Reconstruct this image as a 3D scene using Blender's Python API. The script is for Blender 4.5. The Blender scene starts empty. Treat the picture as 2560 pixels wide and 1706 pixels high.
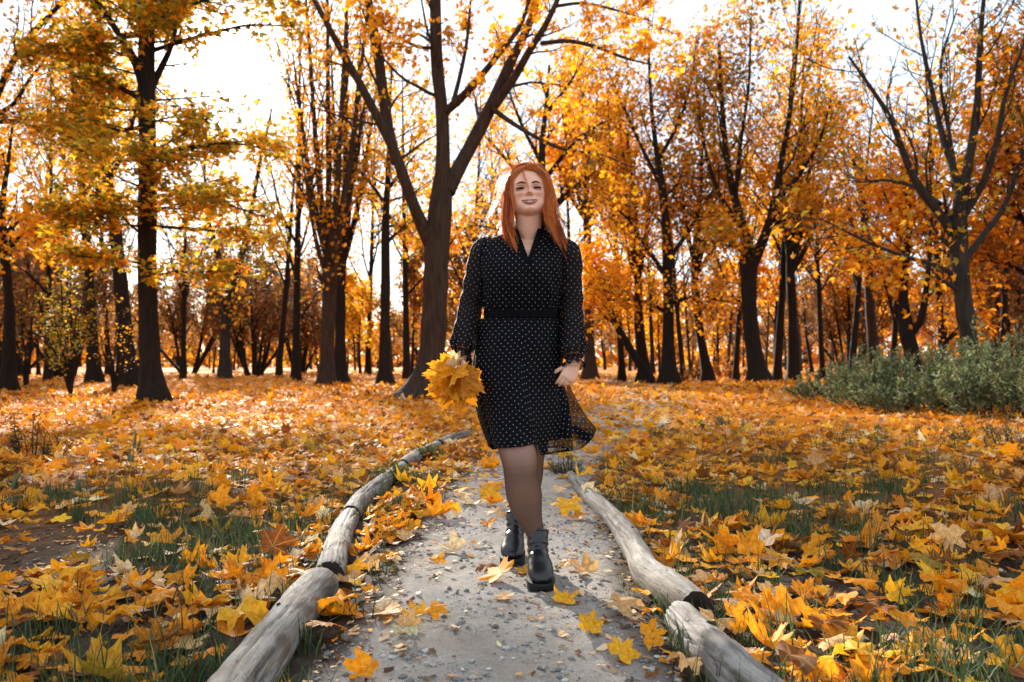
import bpy, math, random
import numpy as np
from mathutils import Vector, Matrix
RNG = np.random.default_rng(11)
random.seed(11)
R_ = math.radians
C = bpy.context.scene.collection
SC = bpy.context.scene

# ------------------------------------------------------------------ camera
CAM_Z = 0.92
FPX = 1991.0                       # 28 mm lens on a 36 mm wide frame of 2560 px
PITCH = math.atan((905 - 853) / FPX)
cam_data = bpy.data.cameras.new('camera')
cam = bpy.data.objects.new('camera', cam_data)
C.objects.link(cam)
cam.location = (0, 0, CAM_Z)
cam.rotation_euler = (math.pi / 2 + PITCH, 0, 0)
cam_data.lens = 28
cam_data.sensor_width = 36
cam_data.clip_end = 3000
cam_data.clip_start = 0.05
cam_data.dof.use_dof = True
cam_data.dof.focus_distance = 3.3
cam_data.dof.aperture_fstop = 3.5
SC.camera = cam

# ------------------------------------------------------------------ sky, sun, exposure
SUN_EL, SUN_AZ = R_(19.5), R_(-19.5)          # low sun behind the trees, beyond and to the left
world = bpy.data.worlds.new('World')
SC.world = world
world.use_nodes = True
wn = world.node_tree
sky = wn.nodes.new('ShaderNodeTexSky')
sky.sky_type = 'NISHITA'
sky.sun_disc = False
sky.sun_elevation = SUN_EL
sky.sun_rotation = SUN_AZ
sky.air_density = 1.0
sky.dust_density = 0.4
sky.ozone_density = 1.0
bg = wn.nodes['Background']
bg.inputs['Strength'].default_value = 0.15
veil = wn.nodes.new('ShaderNodeMix')             # thin bright cloud veil over the clear sky
veil.data_type = 'RGBA'; veil.blend_type = 'MIX'
veil.inputs[0].default_value = .84
# the veil glows where the sun stands behind it
wco = wn.nodes.new('ShaderNodeTexCoord')
wdot = wn.nodes.new('ShaderNodeVectorMath'); wdot.operation = 'DOT_PRODUCT'
wdot.inputs[1].default_value = (math.sin(SUN_AZ) * math.cos(SUN_EL), math.cos(SUN_AZ) * math.cos(SUN_EL), math.sin(SUN_EL))
wn.links.new(wco.outputs['Generated'], wdot.inputs[0])
wcl = wn.nodes.new('ShaderNodeMath'); wcl.operation = 'MAXIMUM'; wcl.inputs[1].default_value = 0
wn.links.new(wdot.outputs['Value'], wcl.inputs[0])
glow_sum = None
for expo, amp in ((3600, 60.0), (500, 2.6), (50, .5)):
    pw = wn.nodes.new('ShaderNodeMath'); pw.operation = 'POWER'; pw.inputs[1].default_value = expo
    wn.links.new(wcl.outputs[0], pw.inputs[0])
    ml = wn.nodes.new('ShaderNodeMath'); ml.operation = 'MULTIPLY_ADD'; ml.inputs[1].default_value = amp
    wn.links.new(pw.outputs[0], ml.inputs[0])
    if glow_sum is None: ml.inputs[2].default_value = 1.0
    else: wn.links.new(glow_sum, ml.inputs[2])
    glow_sum = ml.outputs[0]
vcol = wn.nodes.new('ShaderNodeVectorMath'); vcol.operation = 'SCALE'
vcol.inputs[0].default_value = (2.20, 2.38, 2.56)
wn.links.new(glow_sum, vcol.inputs['Scale'])
wn.links.new(vcol.outputs[0], veil.inputs[7])
wn.links.new(sky.outputs[0], veil.inputs[6])
wn.links.new(veil.outputs[2], bg.inputs['Color'])
sun_d = bpy.data.lights.new('sun', 'SUN')
sun_d.energy = 5.0
sun_d.angle = R_(1.0)
sun_d.color = (1.0, 0.92, 0.80)
sun = bpy.data.objects.new('sun', sun_d)
C.objects.link(sun)
sun_dir = Vector((math.sin(SUN_AZ) * math.cos(SUN_EL), math.cos(SUN_AZ) * math.cos(SUN_EL), math.sin(SUN_EL)))
sun.rotation_euler = sun_dir.to_track_quat('Z', 'Y').to_euler()
sun.location = sun_dir * 60
SC.view_settings.view_transform = 'Standard'
SC.view_settings.look = 'None'
SC.view_settings.exposure = 1.75
SC.view_settings.gamma = 1
SC.view_settings.use_curve_mapping = False
SC.render.engine = 'CYCLES'
SC.cycles.max_bounces = 8
SC.cycles.transparent_max_bounces = 12
SC.cycles.use_denoising = True
SC.cycles.sample_clamp_indirect = 8

# ------------------------------------------------------------------ helpers
S = 2560 / 2353.0                  # I read positions on a 2353 px wide copy


def at(px, py, Y):
    """World point at distance Y seen at (px, py) of the 2353 px wide picture."""
    u = (px * S - 1280) / FPX
    v = (853 - py * S) / FPX
    cp, sp = math.cos(PITCH), math.sin(PITCH)
    dx, dy, dz = u, cp - v * sp, sp + v * cp
    return np.array([dx / dy * Y, Y, CAM_Z + dz / dy * Y])


def gdist(py):
    """Distance at which flat ground is seen on picture row py."""
    v = (853 - py * S) / FPX
    cp, sp = math.cos(PITCH), math.sin(PITCH)
    return -CAM_Z * (cp - v * sp) / (sp + v * cp)


def gp(px, py):
    return at(px, py, gdist(py))


def lp2(px, py, r):
    v = (853 - py * S) / FPX
    cp, sp = math.cos(PITCH), math.sin(PITCH)
    d = (.7 * r - CAM_Z) * (cp - v * sp) / (sp + v * cp)
    p = at(px, py, d)
    return (p[0], p[1], r)


LOGS = [
    ([(-.70, 1.35, .082), lp2(575, 1545, .080), lp2(640, 1460, .078), lp2(705, 1375, .074), lp2(738, 1342, .070)], 'fat grey log with shaggy underside, nearest log on the grassy side', 3, .07),
    ([lp2(758, 1322, .066), lp2(772, 1262, .064), lp2(790, 1215, .060), lp2(805, 1188, .058)], 'short cracked log butted against the end of the fat log', 5, .07),
    ([lp2(806, 1182, .060), lp2(828, 1152, .060), lp2(865, 1120, .060), lp2(905, 1090, .057), lp2(924, 1073, .054)], 'smooth grey log behind the cracked short log, with a dark slit at its joint', 7, .06),
    ([lp2(926, 1071, .064), lp2(955, 1050, .062), lp2(985, 1034, .058), lp2(1006, 1024, .055)], 'stubby log half hidden in weeds beyond the smooth grey log', 9, .06),
    ([lp2(1008, 1022, .060), lp2(1040, 1008, .058), lp2(1066, 1001, .055), lp2(1085, 997, .05)], 'farthest small log curving toward the bouquet, half buried in leaves', 11, .06),
    ([(.78, 1.35, .075), lp2(1740, 1600, .074), lp2(1660, 1520, .070), lp2(1600, 1460, .066), lp2(1560, 1418, .062)], 'split weathered log with a dark knot hole, lowest beside the gravel', 13, .09),
    ([lp2(1602, 1402, .074), lp2(1545, 1362, .074), lp2(1490, 1318, .070), lp2(1462, 1270, .062), lp2(1440, 1230, .060), lp2(1405, 1185, .057), lp2(1358, 1145, .055), lp2(1325, 1108, .050), lp2(1310, 1092, .040)], 'long winding pale log with a black sawn end, beside the boots', 15, .12),
    ([lp2(1322, 1088, .036), lp2(1326, 1078, .040), lp2(1325, 1066, .042)], 'short end piece beyond the long winding pale log', 17, .06),
]


def log_dist(x, y):
    """Distance from the nearest log's axis."""
    d = np.full(np.shape(x), 9.0)
    for pts, *_ in LOGS:
        P = np.array(pts)[:, :2]
        for a, b in zip(P[:-1], P[1:]):
            ab = b - a; t = np.clip(((x - a[0]) * ab[0] + (y - a[1]) * ab[1]) / (ab @ ab), 0, 1)
            d = np.minimum(d, np.hypot(x - a[0] - t * ab[0], y - a[1] - t * ab[1]))
    return d


def hash2(ix, iy, seed):
    h = (ix.astype(np.int64) * 374761393 + iy.astype(np.int64) * 668265263 + seed * 974634777) & 0x7fffffff
    h = ((h ^ (h >> 13)) * 1274126177) & 0x7fffffff
    return ((h ^ (h >> 16)) & 0xffff) / 65535.0


def vnoise(x, y, seed=0):
    x = np.asarray(x, float); y = np.asarray(y, float)
    ix = np.floor(x).astype(int); iy = np.floor(y).astype(int)
    fx = x - ix; fy = y - iy
    fx = fx * fx * (3 - 2 * fx); fy = fy * fy * (3 - 2 * fy)
    a = hash2(ix, iy, seed); b = hash2(ix + 1, iy, seed); c = hash2(ix, iy + 1, seed); d = hash2(ix + 1, iy + 1, seed)
    return (a * (1 - fx) + b * fx) * (1 - fy) + (c * (1 - fx) + d * fx) * fy


def fbm(x, y, seed=0, octs=3):
    s = 0; a = 0.5; t = 0
    for k in range(octs):
        s = s + a * vnoise(np.asarray(x) * 2 ** k, np.asarray(y) * 2 ** k, seed + k); t += a; a *= .5
    return s / t


# path: centre line and half width as functions of distance Y
PATH_Y = np.array([-6, 1.0, 1.9, 2.6, 3.4, 4.5, 6.0, 7.5, 9.0, 11, 14, 20, 30, 60])
_pc = {1.9: 1130, 2.6: 1125}
PATH_X = np.array([-.06, -.06, -.055, -.045, -.02, .02, .10, .28, .60, 1.15, 2.1, 3.6, 5.0, 7.0])
PATH_W = np.array([.55, .55, .55, .55, .54, .53, .54, .60, .75, .85, .9, 1., 1., 1.])


def path_c(Y):
    return np.interp(Y, PATH_Y, PATH_X)


def path_w(Y):
    return np.interp(Y, PATH_Y, PATH_W)


def gz(x, y):
    """Ground height: flat along the path, gently uneven lawns either side."""
    x = np.asarray(x, float); y = np.asarray(y, float)
    d = np.abs(x - path_c(y)) - path_w(y)
    k = np.clip((d - .12) / 1.2, 0, 1); k = k * k * (3 - 2 * k)
    near = (fbm(x * .9, y * .9, 3) - .42) * .10 + (vnoise(x * .25, y * .25, 9) - .45) * .12
    far = np.clip((y - 6) / 20, 0, 1) * (vnoise(x * .08, y * .08, 21) - .5) * .35
    return k * (near + far) * np.clip(1 - (y - 60) / 60, 0, 1)


def mk(name, V, F, mat, parent=None, smooth=True, uv=None, col=None, attrs=None, mats=None, fmat=None):
    """One mesh object from arrays: V (n,3); F a list of (m,k) index arrays."""
    me = mkmesh(name, V, F, mat, smooth, uv, col, attrs, mats, fmat)
    o = bpy.data.objects.new(name, me)
    C.objects.link(o)
    if parent is not None:
        o.parent = parent
    return o


def mkmesh(name, V, F, mat, smooth=True, uv=None, col=None, attrs=None, mats=None, fmat=None):
    V = np.asarray(V, np.float32)
    if not isinstance(F, (list, tuple)):
        F = [F]
    F = [np.asarray(f, np.int32) for f in F if len(f)]
    me = bpy.data.meshes.new(name)
    nl = sum(f.size for f in F); npoly = sum(len(f) for f in F)
    me.vertices.add(len(V)); me.vertices.foreach_set('co', V.ravel())
    me.loops.add(nl)
    li = np.concatenate([f.ravel() for f in F])
    me.loops.foreach_set('vertex_index', li)
    me.polygons.add(npoly)
    tot = np.concatenate([np.full(len(f), f.shape[1], np.int32) for f in F])
    st = np.concatenate([[0], np.cumsum(tot)[:-1]]).astype(np.int32)
    me.polygons.foreach_set('loop_start', st)
    me.polygons.foreach_set('use_smooth', np.full(npoly, smooth, bool))
    if fmat is not None:
        me.polygons.foreach_set('material_index', np.asarray(fmat, np.int32))
    if uv is not None:
        l = me.uv_layers.new(name='UVMap')
        l.data.foreach_set('uv', np.asarray(uv, np.float32)[li].ravel())
    if col is not None:
        a = me.attributes.new('tint', 'FLOAT_COLOR', 'POINT')
        cc = np.ones((len(V), 4), np.float32); cc[:, :3] = col
        a.data.foreach_set('color', cc.ravel())
    for k, v in (attrs or {}).items():
        a = me.attributes.new(k, 'FLOAT', 'POINT')
        a.data.foreach_set('value', np.asarray(v, np.float32))
    me.update(calc_edges=True)
    for m in (mats or [mat]):
        me.materials.append(m)
    return me


def tag(o, label=None, cat=None, group=None, kind=None):
    if label: o['label'] = label
    if cat: o['category'] = cat
    if group: o['group'] = group
    if kind: o['kind'] = kind
    return o


def empty(name, loc, label, cat, group=None):
    o = bpy.data.objects.new(name, None)
    o.empty_display_size = .1
    C.objects.link(o)
    o.location = loc
    return tag(o, label, cat, group)


class MB:
    """Collects pieces of one mesh."""
    def __init__(self):
        self.V = []; self.F = {}; self.n = 0; self.uv = []; self.col = []

    def add(self, V, F, uv=None, col=None):
        V = np.asarray(V, float)
        F = np.asarray(F, int)
        self.V.append(V)
        self.F.setdefault(F.shape[1], []).append(F + self.n)
        self.uv.append(np.zeros((len(V), 2)) if uv is None else np.asarray(uv, float))
        self.col.append(np.ones((len(V), 3)) if col is None else np.broadcast_to(np.asarray(col, float), (len(V), 3)))
        self.n += len(V)

    def arrays(self):
        return np.concatenate(self.V), [np.concatenate(f) for f in self.F.values()], np.concatenate(self.uv), np.concatenate(self.col)

    def build(self, name, mat, parent=None, off=None, smooth=True):
        V, F, uv, col = self.arrays()
        if off is not None:
            V = V - np.asarray(off)
        return mk(name, V, F, mat, parent, smooth, uv, col)


def unit(v):
    v = np.asarray(v, float)
    return v / np.maximum(np.linalg.norm(v, axis=-1, keepdims=True), 1e-9)


def spline(P, n):
    """Catmull-Rom through rows of P, n samples by chord length."""
    P = np.asarray(P, float)
    if len(P) == 2:
        t = np.linspace(0, 1, n)[:, None]
        return P[0] * (1 - t) + P[1] * t
    d = np.maximum(np.linalg.norm(np.diff(P[:, :3], axis=0), axis=1), 1e-6)
    s = np.concatenate([[0], np.cumsum(d)])
    m = np.zeros_like(P)
    m[1:-1] = (P[2:] - P[:-2]) / (s[2:] - s[:-2])[:, None]
    m[0] = (P[1] - P[0]) / d[0]; m[-1] = (P[-1] - P[-2]) / d[-1]
    q = np.linspace(0, s[-1], n)
    i = np.clip(np.searchsorted(s, q, side='right') - 1, 0, len(P) - 2)
    h = d[i]; t = ((q - s[i]) / h)[:, None]; h = h[:, None]
    return ((2 * t ** 3 - 3 * t ** 2 + 1) * P[i] + (t ** 3 - 2 * t ** 2 + t) * h * m[i]
            + (-2 * t ** 3 + 3 * t ** 2) * P[i + 1] + (t ** 3 - t ** 2) * h * m[i + 1])


def tubes(P, R, sides=5, close=True, uvscale=1.0):
    """Batch of tubes. P (B,n,3), R (B,n). Returns verts, quads."""
    B, n, _ = P.shape
    T = unit(np.gradient(P, axis=1))
    D = unit(P[:, -1] - P[:, 0])
    ref = np.where((np.abs(D[:, 2:3]) < .8), np.array([[0, 0, 1.]]), np.array([[1., 0, 0]]))
    N = unit(np.cross(T, ref[:, None, :])); Bn = np.cross(T, N)
    a = np.arange(sides) / sides * 2 * np.pi
    ring = (N[:, :, None, :] * np.cos(a)[None, None, :, None] + Bn[:, :, None, :] * np.sin(a)[None, None, :, None])
    V = P[:, :, None, :] + ring * R[:, :, None, None]
    V = V.reshape(-1, 3)
    b = np.arange(B)[:, None, None] * n * sides; i = np.arange(n - 1)[None, :, None] * sides; j = np.arange(sides)[None, None, :]
    j2 = (j + 1) % sides
    F = np.stack([b + i + j, b + i + j2, b + i + sides + j2, b + i + sides + j], -1).reshape(-1, 4)
    return V, F


# ------------------------------------------------------------------ materials
def new_mat(name):
    m = bpy.data.materials.new(name)
    m.use_nodes = True
    nt = m.node_tree
    p = nt.nodes['Principled BSDF']
    return m, nt, p


def N(nt, typ, **kw):
    n = nt.nodes.new(typ)
    for k, v in kw.items():
        if k.startswith('i_'):
            key = k[2:]
            key = int(key) if key.isdigit() else key.replace('_', ' ')
            n.inputs[key].default_value = v
        else:
            setattr(n, k, v)
    return n


def L(nt, a, b):
    nt.links.new(a, b)


def mathn(nt, op, a, b=None, c=None):
    n = nt.nodes.new('ShaderNodeMath'); n.operation = op
    for i, v in enumerate((a, b, c)):
        if v is None: continue
        if isinstance(v, (int, float)): n.inputs[i].default_value = v
        else: nt.links.new(v, n.inputs[i])
    return n.outputs[0]


def mixc(nt, fac, a, b, blend='MIX'):
    n = nt.nodes.new('ShaderNodeMix'); n.data_type = 'RGBA'; n.blend_type = blend
    for idx, v in ((0, fac), (6, a), (7, b)):
        if isinstance(v, (int, float)): n.inputs[idx].default_value = v
        elif isinstance(v, (tuple, list)): n.inputs[idx].default_value = (*v, 1) if len(v) == 3 else v
        else: nt.links.new(v, n.inputs[idx])
    return n.outputs[2]


def ramp(nt, fac, stops):
    n = nt.nodes.new('ShaderNodeValToRGB')
    e = n.color_ramp.elements
    while len(e) < len(stops): e.new(.5)
    for k, (p, c) in enumerate(stops):
        e[k].position = p
        e[k].color = (*c, 1) if len(c) == 3 else c
    nt.links.new(fac, n.inputs[0])
    return n.outputs[0]


def noise(nt, scale, detail=3, vec=None, rough=.6, stretch=None):
    n = nt.nodes.new('ShaderNodeTexNoise')
    n.inputs['Scale'].default_value = scale
    n.inputs['Detail'].default_value = detail
    n.inputs['Roughness'].default_value = rough
    if vec is not None:
        if stretch:
            mp = nt.nodes.new('ShaderNodeMapping')
            mp.inputs['Scale'].default_value = stretch
            nt.links.new(vec, mp.inputs[0]); vec = mp.outputs[0]
        nt.links.new(vec, n.inputs['Vector'])
    return n.outputs[0]


def bump(nt, height, strength, dist, p):
    b = nt.nodes.new('ShaderNodeBump')
    b.inputs['Strength'].default_value = strength
    b.inputs['Distance'].default_value = dist
    nt.links.new(height, b.inputs['Height'])
    nt.links.new(b.outputs[0], p.inputs['Normal'])


def coords(nt, which='Object'):
    return nt.nodes.new('ShaderNodeTexCoord').outputs[which]


def attr(nt, name, out='Color'):
    n = nt.nodes.new('ShaderNodeAttribute'); n.attribute_name = name
    return n.outputs[out]


def bark_mat(name, dark, light, spec=.2):
    m, nt, p = new_mat(name)
    co = coords(nt)
    a = noise(nt, 14, 5, co, .65, (1, 1, .12))
    b = noise(nt, 2.2, 3, co)
    c = ramp(nt, a, [(.30, dark), (.72, light)])
    c = mixc(nt, b, c, tuple(x * .62 for x in light), 'MIX')
    L(nt, mixc(nt, .55, c, ramp(nt, a, [(.3, dark), (.7, light)])), p.inputs['Base Color'])
    p.inputs['Roughness'].default_value = .9
    p.inputs['Specular IOR Level'].default_value = spec
    bump(nt, a, .9, .03, p)
    return m


def foliage_mat(name, trans=.45, single=False, veins=False):
    """Leaf: thin surface that reflects and lets light through."""
    m, nt, p = new_mat(name)
    if single:
        oi = nt.nodes.new('ShaderNodeObjectInfo'); base = oi.outputs['Color']
    else:
        base = attr(nt, 'tint')
    if veins:
        uv = coords(nt, 'UV')
        sx = nt.nodes.new('ShaderNodeSeparateXYZ'); L(nt, uv, sx.inputs[0])
        x, y = sx.outputs[0], sx.outputs[1]
        ang = mathn(nt, 'ARCTAN2', x, y)
        aa = mathn(nt, 'ABSOLUTE', ang)
        r = mathn(nt, 'SQRT', mathn(nt, 'ADD', mathn(nt, 'MULTIPLY', x, x), mathn(nt, 'MULTIPLY', y, y)))
        vein = None
        for a0 in (0.0, .87, 1.80):
            dd = mathn(nt, 'MULTIPLY', mathn(nt, 'ABSOLUTE', mathn(nt, 'SUBTRACT', aa, a0)), r)
            s = mathn(nt, 'SUBTRACT', 1.0, mathn(nt, 'SMOOTH_MIN', 1.0, mathn(nt, 'MULTIPLY', dd, 55.0), .2))
            vein = s if vein is None else mathn(nt, 'MAXIMUM', vein, s)
        nz = noise(nt, 5, 3, uv)
        blot = ramp(nt, nz, [(.35, (.72, .62, .5)), (.62, (1.08, 1.1, 1.0))])
        base = mixc(nt, 1.0, base, blot, 'MULTIPLY')
        base = mixc(nt, mathn(nt, 'MULTIPLY', vein, .45), base, (.80, .50, .16))
        # black tar spots on some leaves
        vo = nt.nodes.new('ShaderNodeTexVoronoi'); vo.inputs['Scale'].default_value = 2.1
        rnd = nt.nodes.new('ShaderNodeObjectInfo').outputs['Random'] if single else attr(nt, 'rnd', 'Fac')
        va = nt.nodes.new('ShaderNodeVectorMath'); va.operation = 'ADD'
        cx = nt.nodes.new('ShaderNodeCombineXYZ'); L(nt, mathn(nt, 'MULTIPLY', rnd, 37.0), cx.inputs[0]); L(nt, mathn(nt, 'MULTIPLY', rnd, 91.0), cx.inputs[1])
        L(nt, uv, va.inputs[0]); L(nt, cx.outputs[0], va.inputs[1]); L(nt, va.outputs[0], vo.inputs['Vector'])
        spot = mathn(nt, 'LESS_THAN', mathn(nt, 'ADD', vo.outputs['Distance'], mathn(nt, 'MULTIPLY', nz, .12)), .145)
        has = mathn(nt, 'GREATER_THAN', mathn(nt, 'FRACT', mathn(nt, 'MULTIPLY', rnd, 13.7)), .72)
        base = mixc(nt, mathn(nt, 'MULTIPLY', mathn(nt, 'MULTIPLY', spot, has), .92), base, (.022, .012, .008))
    L(nt, base, p.inputs['Base Color'])
    p.inputs['Roughness'].default_value = .62
    p.inputs['Specular IOR Level'].default_value = .13
    t = nt.nodes.new('ShaderNodeBsdfTranslucent')
    L(nt, mixc(nt, 1.0, base, (1.0, .95, .70), 'MULTIPLY'), t.inputs['Color'])
    mx = nt.nodes.new('ShaderNodeMixShader'); mx.inputs[0].default_value = trans
    L(nt, p.outputs[0], mx.inputs[1]); L(nt, t.outputs[0], mx.inputs[2])
    L(nt, mx.outputs[0], nt.nodes['Material Output'].inputs['Surface'])
    return m


def plain_mat(name, col, rough=.6, spec=.3, **kw):
    m, nt, p = new_mat(name)
    p.inputs['Base Color'].default_value = (*col, 1)
    p.inputs['Roughness'].default_value = rough
    p.inputs['Specular IOR Level'].default_value = spec
    for k, v in kw.items():
        p.inputs[k.replace('_', ' ')].default_value = v
    return m


M = {}
M['bark_dark'] = bark_mat('bark_dark', (.005, .004, .0035), (.026, .019, .015))
M['bark_brown'] = bark_mat('bark_brown', (.010, .006, .0045), (.072, .046, .031))
M['bark_grey'] = bark_mat('bark_grey', (.010, .009, .008), (.055, .047, .041))
M['twig'] = plain_mat('twig', (.030, .022, .018), .9)
M['twig_purple'] = plain_mat('twig_purple', (.060, .042, .038), .9)
M['leaf_tree'] = foliage_mat('leaf_tree', .5)
M['leaf_litter'] = foliage_mat('leaf_litter', .33, veins=True)
M['leaf_single'] = foliage_mat('leaf_single', .33, single=True, veins=True)
M['leaf_bush'] = foliage_mat('leaf_bush', .3)
M['leaf_stalk'] = plain_mat('leaf_stalk', (.30, .13, .04), .6)

# leaf colours (linear)
YEL = (.90, .45, .025); ORG = (.86, .345, .016); DEEP = (.60, .215, .016); TAN = (.74, .45, .22); PALE = (.84, .66, .46)
BRN = (.22, .075, .018); OLV = (.30, .20, .022); GRN = (.11, .13, .025); LIME = (.42, .36, .04); RUST = (.36, .155, .04)


def palette(n, weights, jit=.18, rng=RNG):
    cols = np.array([w[0] for w in weights]); pr = np.array([w[1] for w in weights], float); pr /= pr.sum()
    i = rng.choice(len(cols), n, p=pr)
    c = cols[i] * (1 + jit * (rng.random((n, 1)) * 2 - 1)) * (1 + .08 * (rng.random((n, 3)) * 2 - 1))
    return np.clip(c, 0, .95)
# ------------------------------------------------------------------ ground, path
def ground_mat():
    m, nt, p = new_mat('ground_soil')
    co = coords(nt)
    a = noise(nt, 9, 6, co, .7); b = noise(nt, 1.1, 4, co); c = noise(nt, 38, 4, co, .7)
    soil = ramp(nt, a, [(.3, (.020, .014, .010)), (.7, (.075, .055, .040))])
    leaf = ramp(nt, c, [(.30, (.12, .045, .010)), (.45, (.50, .16, .012)), (.60, (.72, .28, .03)), (.75, (.70, .42, .18))])
    far = attr(nt, 'leafy', 'Fac')
    L(nt, mixc(nt, far, soil, leaf), p.inputs['Base Color'])
    p.inputs['Roughness'].default_value = .95
    p.inputs['Specular IOR Level'].default_value = .15
    bump(nt, a, .8, .03, p)
    return m


def path_mat():
    m, nt, p = new_mat('path_dirt')
    co = coords(nt)
    a = noise(nt, 22, 6, co, .75); b = noise(nt, 2.6, 4, co); c = noise(nt, 160, 3, co, .7)
    pale = ramp(nt, a, [(.28, (.165, .142, .12)), (.50, (.29, .262, .232)), (.74, (.42, .39, .355))])
    pale = mixc(nt, .45, pale, ramp(nt, c, [(.3, (.16, .145, .13)), (.7, (.52, .49, .45))]))
    pale = mixc(nt, mathn(nt, 'MULTIPLY', ramp(nt, b, [(.42, (0, 0, 0)), (.66, (1, 1, 1))]), .55), pale, (.22, .18, .14))
    dark = ramp(nt, a, [(.3, (.018, .014, .010)), (.7, (.10, .075, .055))])
    e = attr(nt, 'edge', 'Fac')
    ee = mathn(nt, 'ADD', e, mathn(nt, 'MULTIPLY', mathn(nt, 'SUBTRACT', a, .5), .9))
    L(nt, mixc(nt, ramp(nt, ee, [(.30, (0, 0, 0)), (.75, (1, 1, 1))]), pale, dark), p.inputs['Base Color'])
    p.inputs['Roughness'].default_value = .95
    p.inputs['Specular IOR Level'].default_value = .15
    bump(nt, mathn(nt, 'ADD', a, mathn(nt, 'MULTIPLY', c, .5)), .9, .012, p)
    return m


def axis(lo, hi, fine_lo, fine_hi, step, growth=1.12):
    a = list(np.arange(fine_lo, fine_hi + 1e-6, step))
    s = step
    while a[-1] < hi:
        s *= growth; a.append(a[-1] + s)
    s = step
    while a[0] > lo:
        s *= growth; a.insert(0, a[0] - s)
    return np.array(a)


xs = axis(-600, 600, -5, 5, .14); ys = axis(-60, 900, 1.0, 9, .14)
X, Y = np.meshgrid(xs, ys)
Z = gz(X, Y)
GV = np.stack([X, Y, Z], -1).reshape(-1, 3)
ny, nx = X.shape
ii = (np.arange(ny - 1)[:, None] * nx + np.arange(nx - 1)[None, :]).ravel()
GF = np.stack([ii, ii + 1, ii + nx + 1, ii + nx], -1)
leafy = np.clip((np.hypot(GV[:, 0], GV[:, 1]) - 4) / 10, 0, 1)
tag(mk('ground', GV, GF, ground_mat(), attrs={'leafy': leafy}), kind='structure')

py_ = np.concatenate([np.arange(-5, 1.5, .25), np.arange(1.5, 9, .03), np.arange(9, 45, .3)])
pu = np.linspace(-1, 1, 61)
PYg, PU = np.meshgrid(py_, pu, indexing='ij')
wob = (vnoise(PYg * 2.3, PU * 0 + np.sign(PU) * 3, 5) - .5) * .12 + (vnoise(PYg * 9, np.sign(PU) * 3, 15) - .5) * .05
PX = path_c(PYg) + PU * (path_w(PYg) + .05 + wob)
PZ = gz(PX, PYg) + .004 + .016 * fbm(PX * 7, PYg * 7, 31, 3) * (1 - np.abs(PU) ** 6) + .006 * vnoise(PX * 30, PYg * 30, 33) * (1 - np.abs(PU) ** 6)
PZ = np.where(np.abs(PU) > .99, gz(PX, PYg) - .01, PZ)
n0, n1 = PX.shape
ii = (np.arange(n0 - 1)[:, None] * n1 + np.arange(n1 - 1)[None, :]).ravel()
edge = np.clip((np.abs(PU) - .55) / .45, 0, 1) * np.clip(1.25 - PYg / 14, .2, 1)
edge = edge * np.where(PU < 0, 1.0, .95)
tag(mk('dirt_path', np.stack([PX, PYg, PZ], -1).reshape(-1, 3), np.stack([ii, ii + 1, ii + n1 + 1, ii + n1], -1), path_mat(), attrs={'edge': edge.ravel()}), kind='structure')


def path_top(x, y):
    u = np.clip((x - path_c(y)) / (path_w(y) + .05), -1, 1)
    return gz(x, y) + .004 + .016 * fbm(x * 7, y * 7, 31, 3) * (1 - np.abs(u) ** 6) + .004


# gravel on the near path
def pebbles():
    ico = np.array([(0, 0, 1), (.9, 0, .3), (.28, .85, .3), (-.72, .53, .3), (-.72, -.53, .3), (.28, -.85, .3), (.72, .53, -.4), (-.28, .85, -.4), (-.9, 0, -.4), (-.28, -.85, -.4), (.72, -.53, -.4)])
    f = []
    for k in range(5):
        k2 = (k + 1) % 5
        f += [(0, 1 + k, 1 + k2), (1 + k, 6 + k, 1 + k2), (1 + k2, 6 + k, 6 + k2)]
    f = np.array(f)
    n = 4600
    rr = np.random.default_rng(5)
    y = 1.7 + rr.random(n) ** 1.7 * 3.8
    x = path_c(y) + (rr.random(n) * 2 - 1) * path_w(y) * .98
    keep = fbm(x * 3, y * 3, 44) > .36
    x, y = x[keep], y[keep]; n = len(x)
    s = .0022 + rr.random(n) ** 5 * .010
    sc = s[:, None] * np.stack([.8 + rr.random(n) * .7, .8 + rr.random(n) * .7, .5 + rr.random(n) * .4], -1)
    a = rr.random(n) * 6.28
    V = ico[None] * sc[:, None, :] * (1 + .25 * (rr.random((n, 11, 1)) - .5))
    ca, sa = np.cos(a)[:, None], np.sin(a)[:, None]
    V = np.stack([V[..., 0] * ca - V[..., 1] * sa, V[..., 0] * sa + V[..., 1] * ca, V[..., 2]], -1)
    V += np.stack([x, y, path_top(x, y) + sc[:, 2] * .3], -1)[:, None, :]
    F = (f[None] + (np.arange(n) * 11)[:, None, None]).reshape(-1, 3)
    g = .13 + rr.random(n) ** 1.4 * .38
    col = np.repeat(g[:, None] * np.array([[1, .95, .89]]), 11, 0)
    m, nt, p = new_mat('pebble')
    L(nt, attr(nt, 'tint'), p.inputs['Base Color']); p.inputs['Roughness'].default_value = .85
    tag(mk('gravel', V.reshape(-1, 3), F, m, smooth=False, col=col), 'grey gravel and grit scattered over the dirt path', 'gravel', kind='stuff')


pebbles()

# ------------------------------------------------------------------ maple leaf shapes
HALF = [(0, 1.0), (6, .84), (11, .87), (15, .72), (24, .55), (36, .72), (40, .83), (44, .79), (50, .97), (57, .82), (63, .82), (67, .68), (78, .53),
        (92, .62), (104, .76), (115, .60), (130, .52), (150, .40), (172, .16)]
HALF_MID = [(0, 1.0), (11, .85), (24, .57), (40, .81), (50, .95), (62, .79), (78, .53), (104, .74), (135, .48), (172, .16)]
HALF_LOW = [(0, 1.0), (24, .6), (50, .94), (78, .55), (108, .70), (155, .34)]


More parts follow.
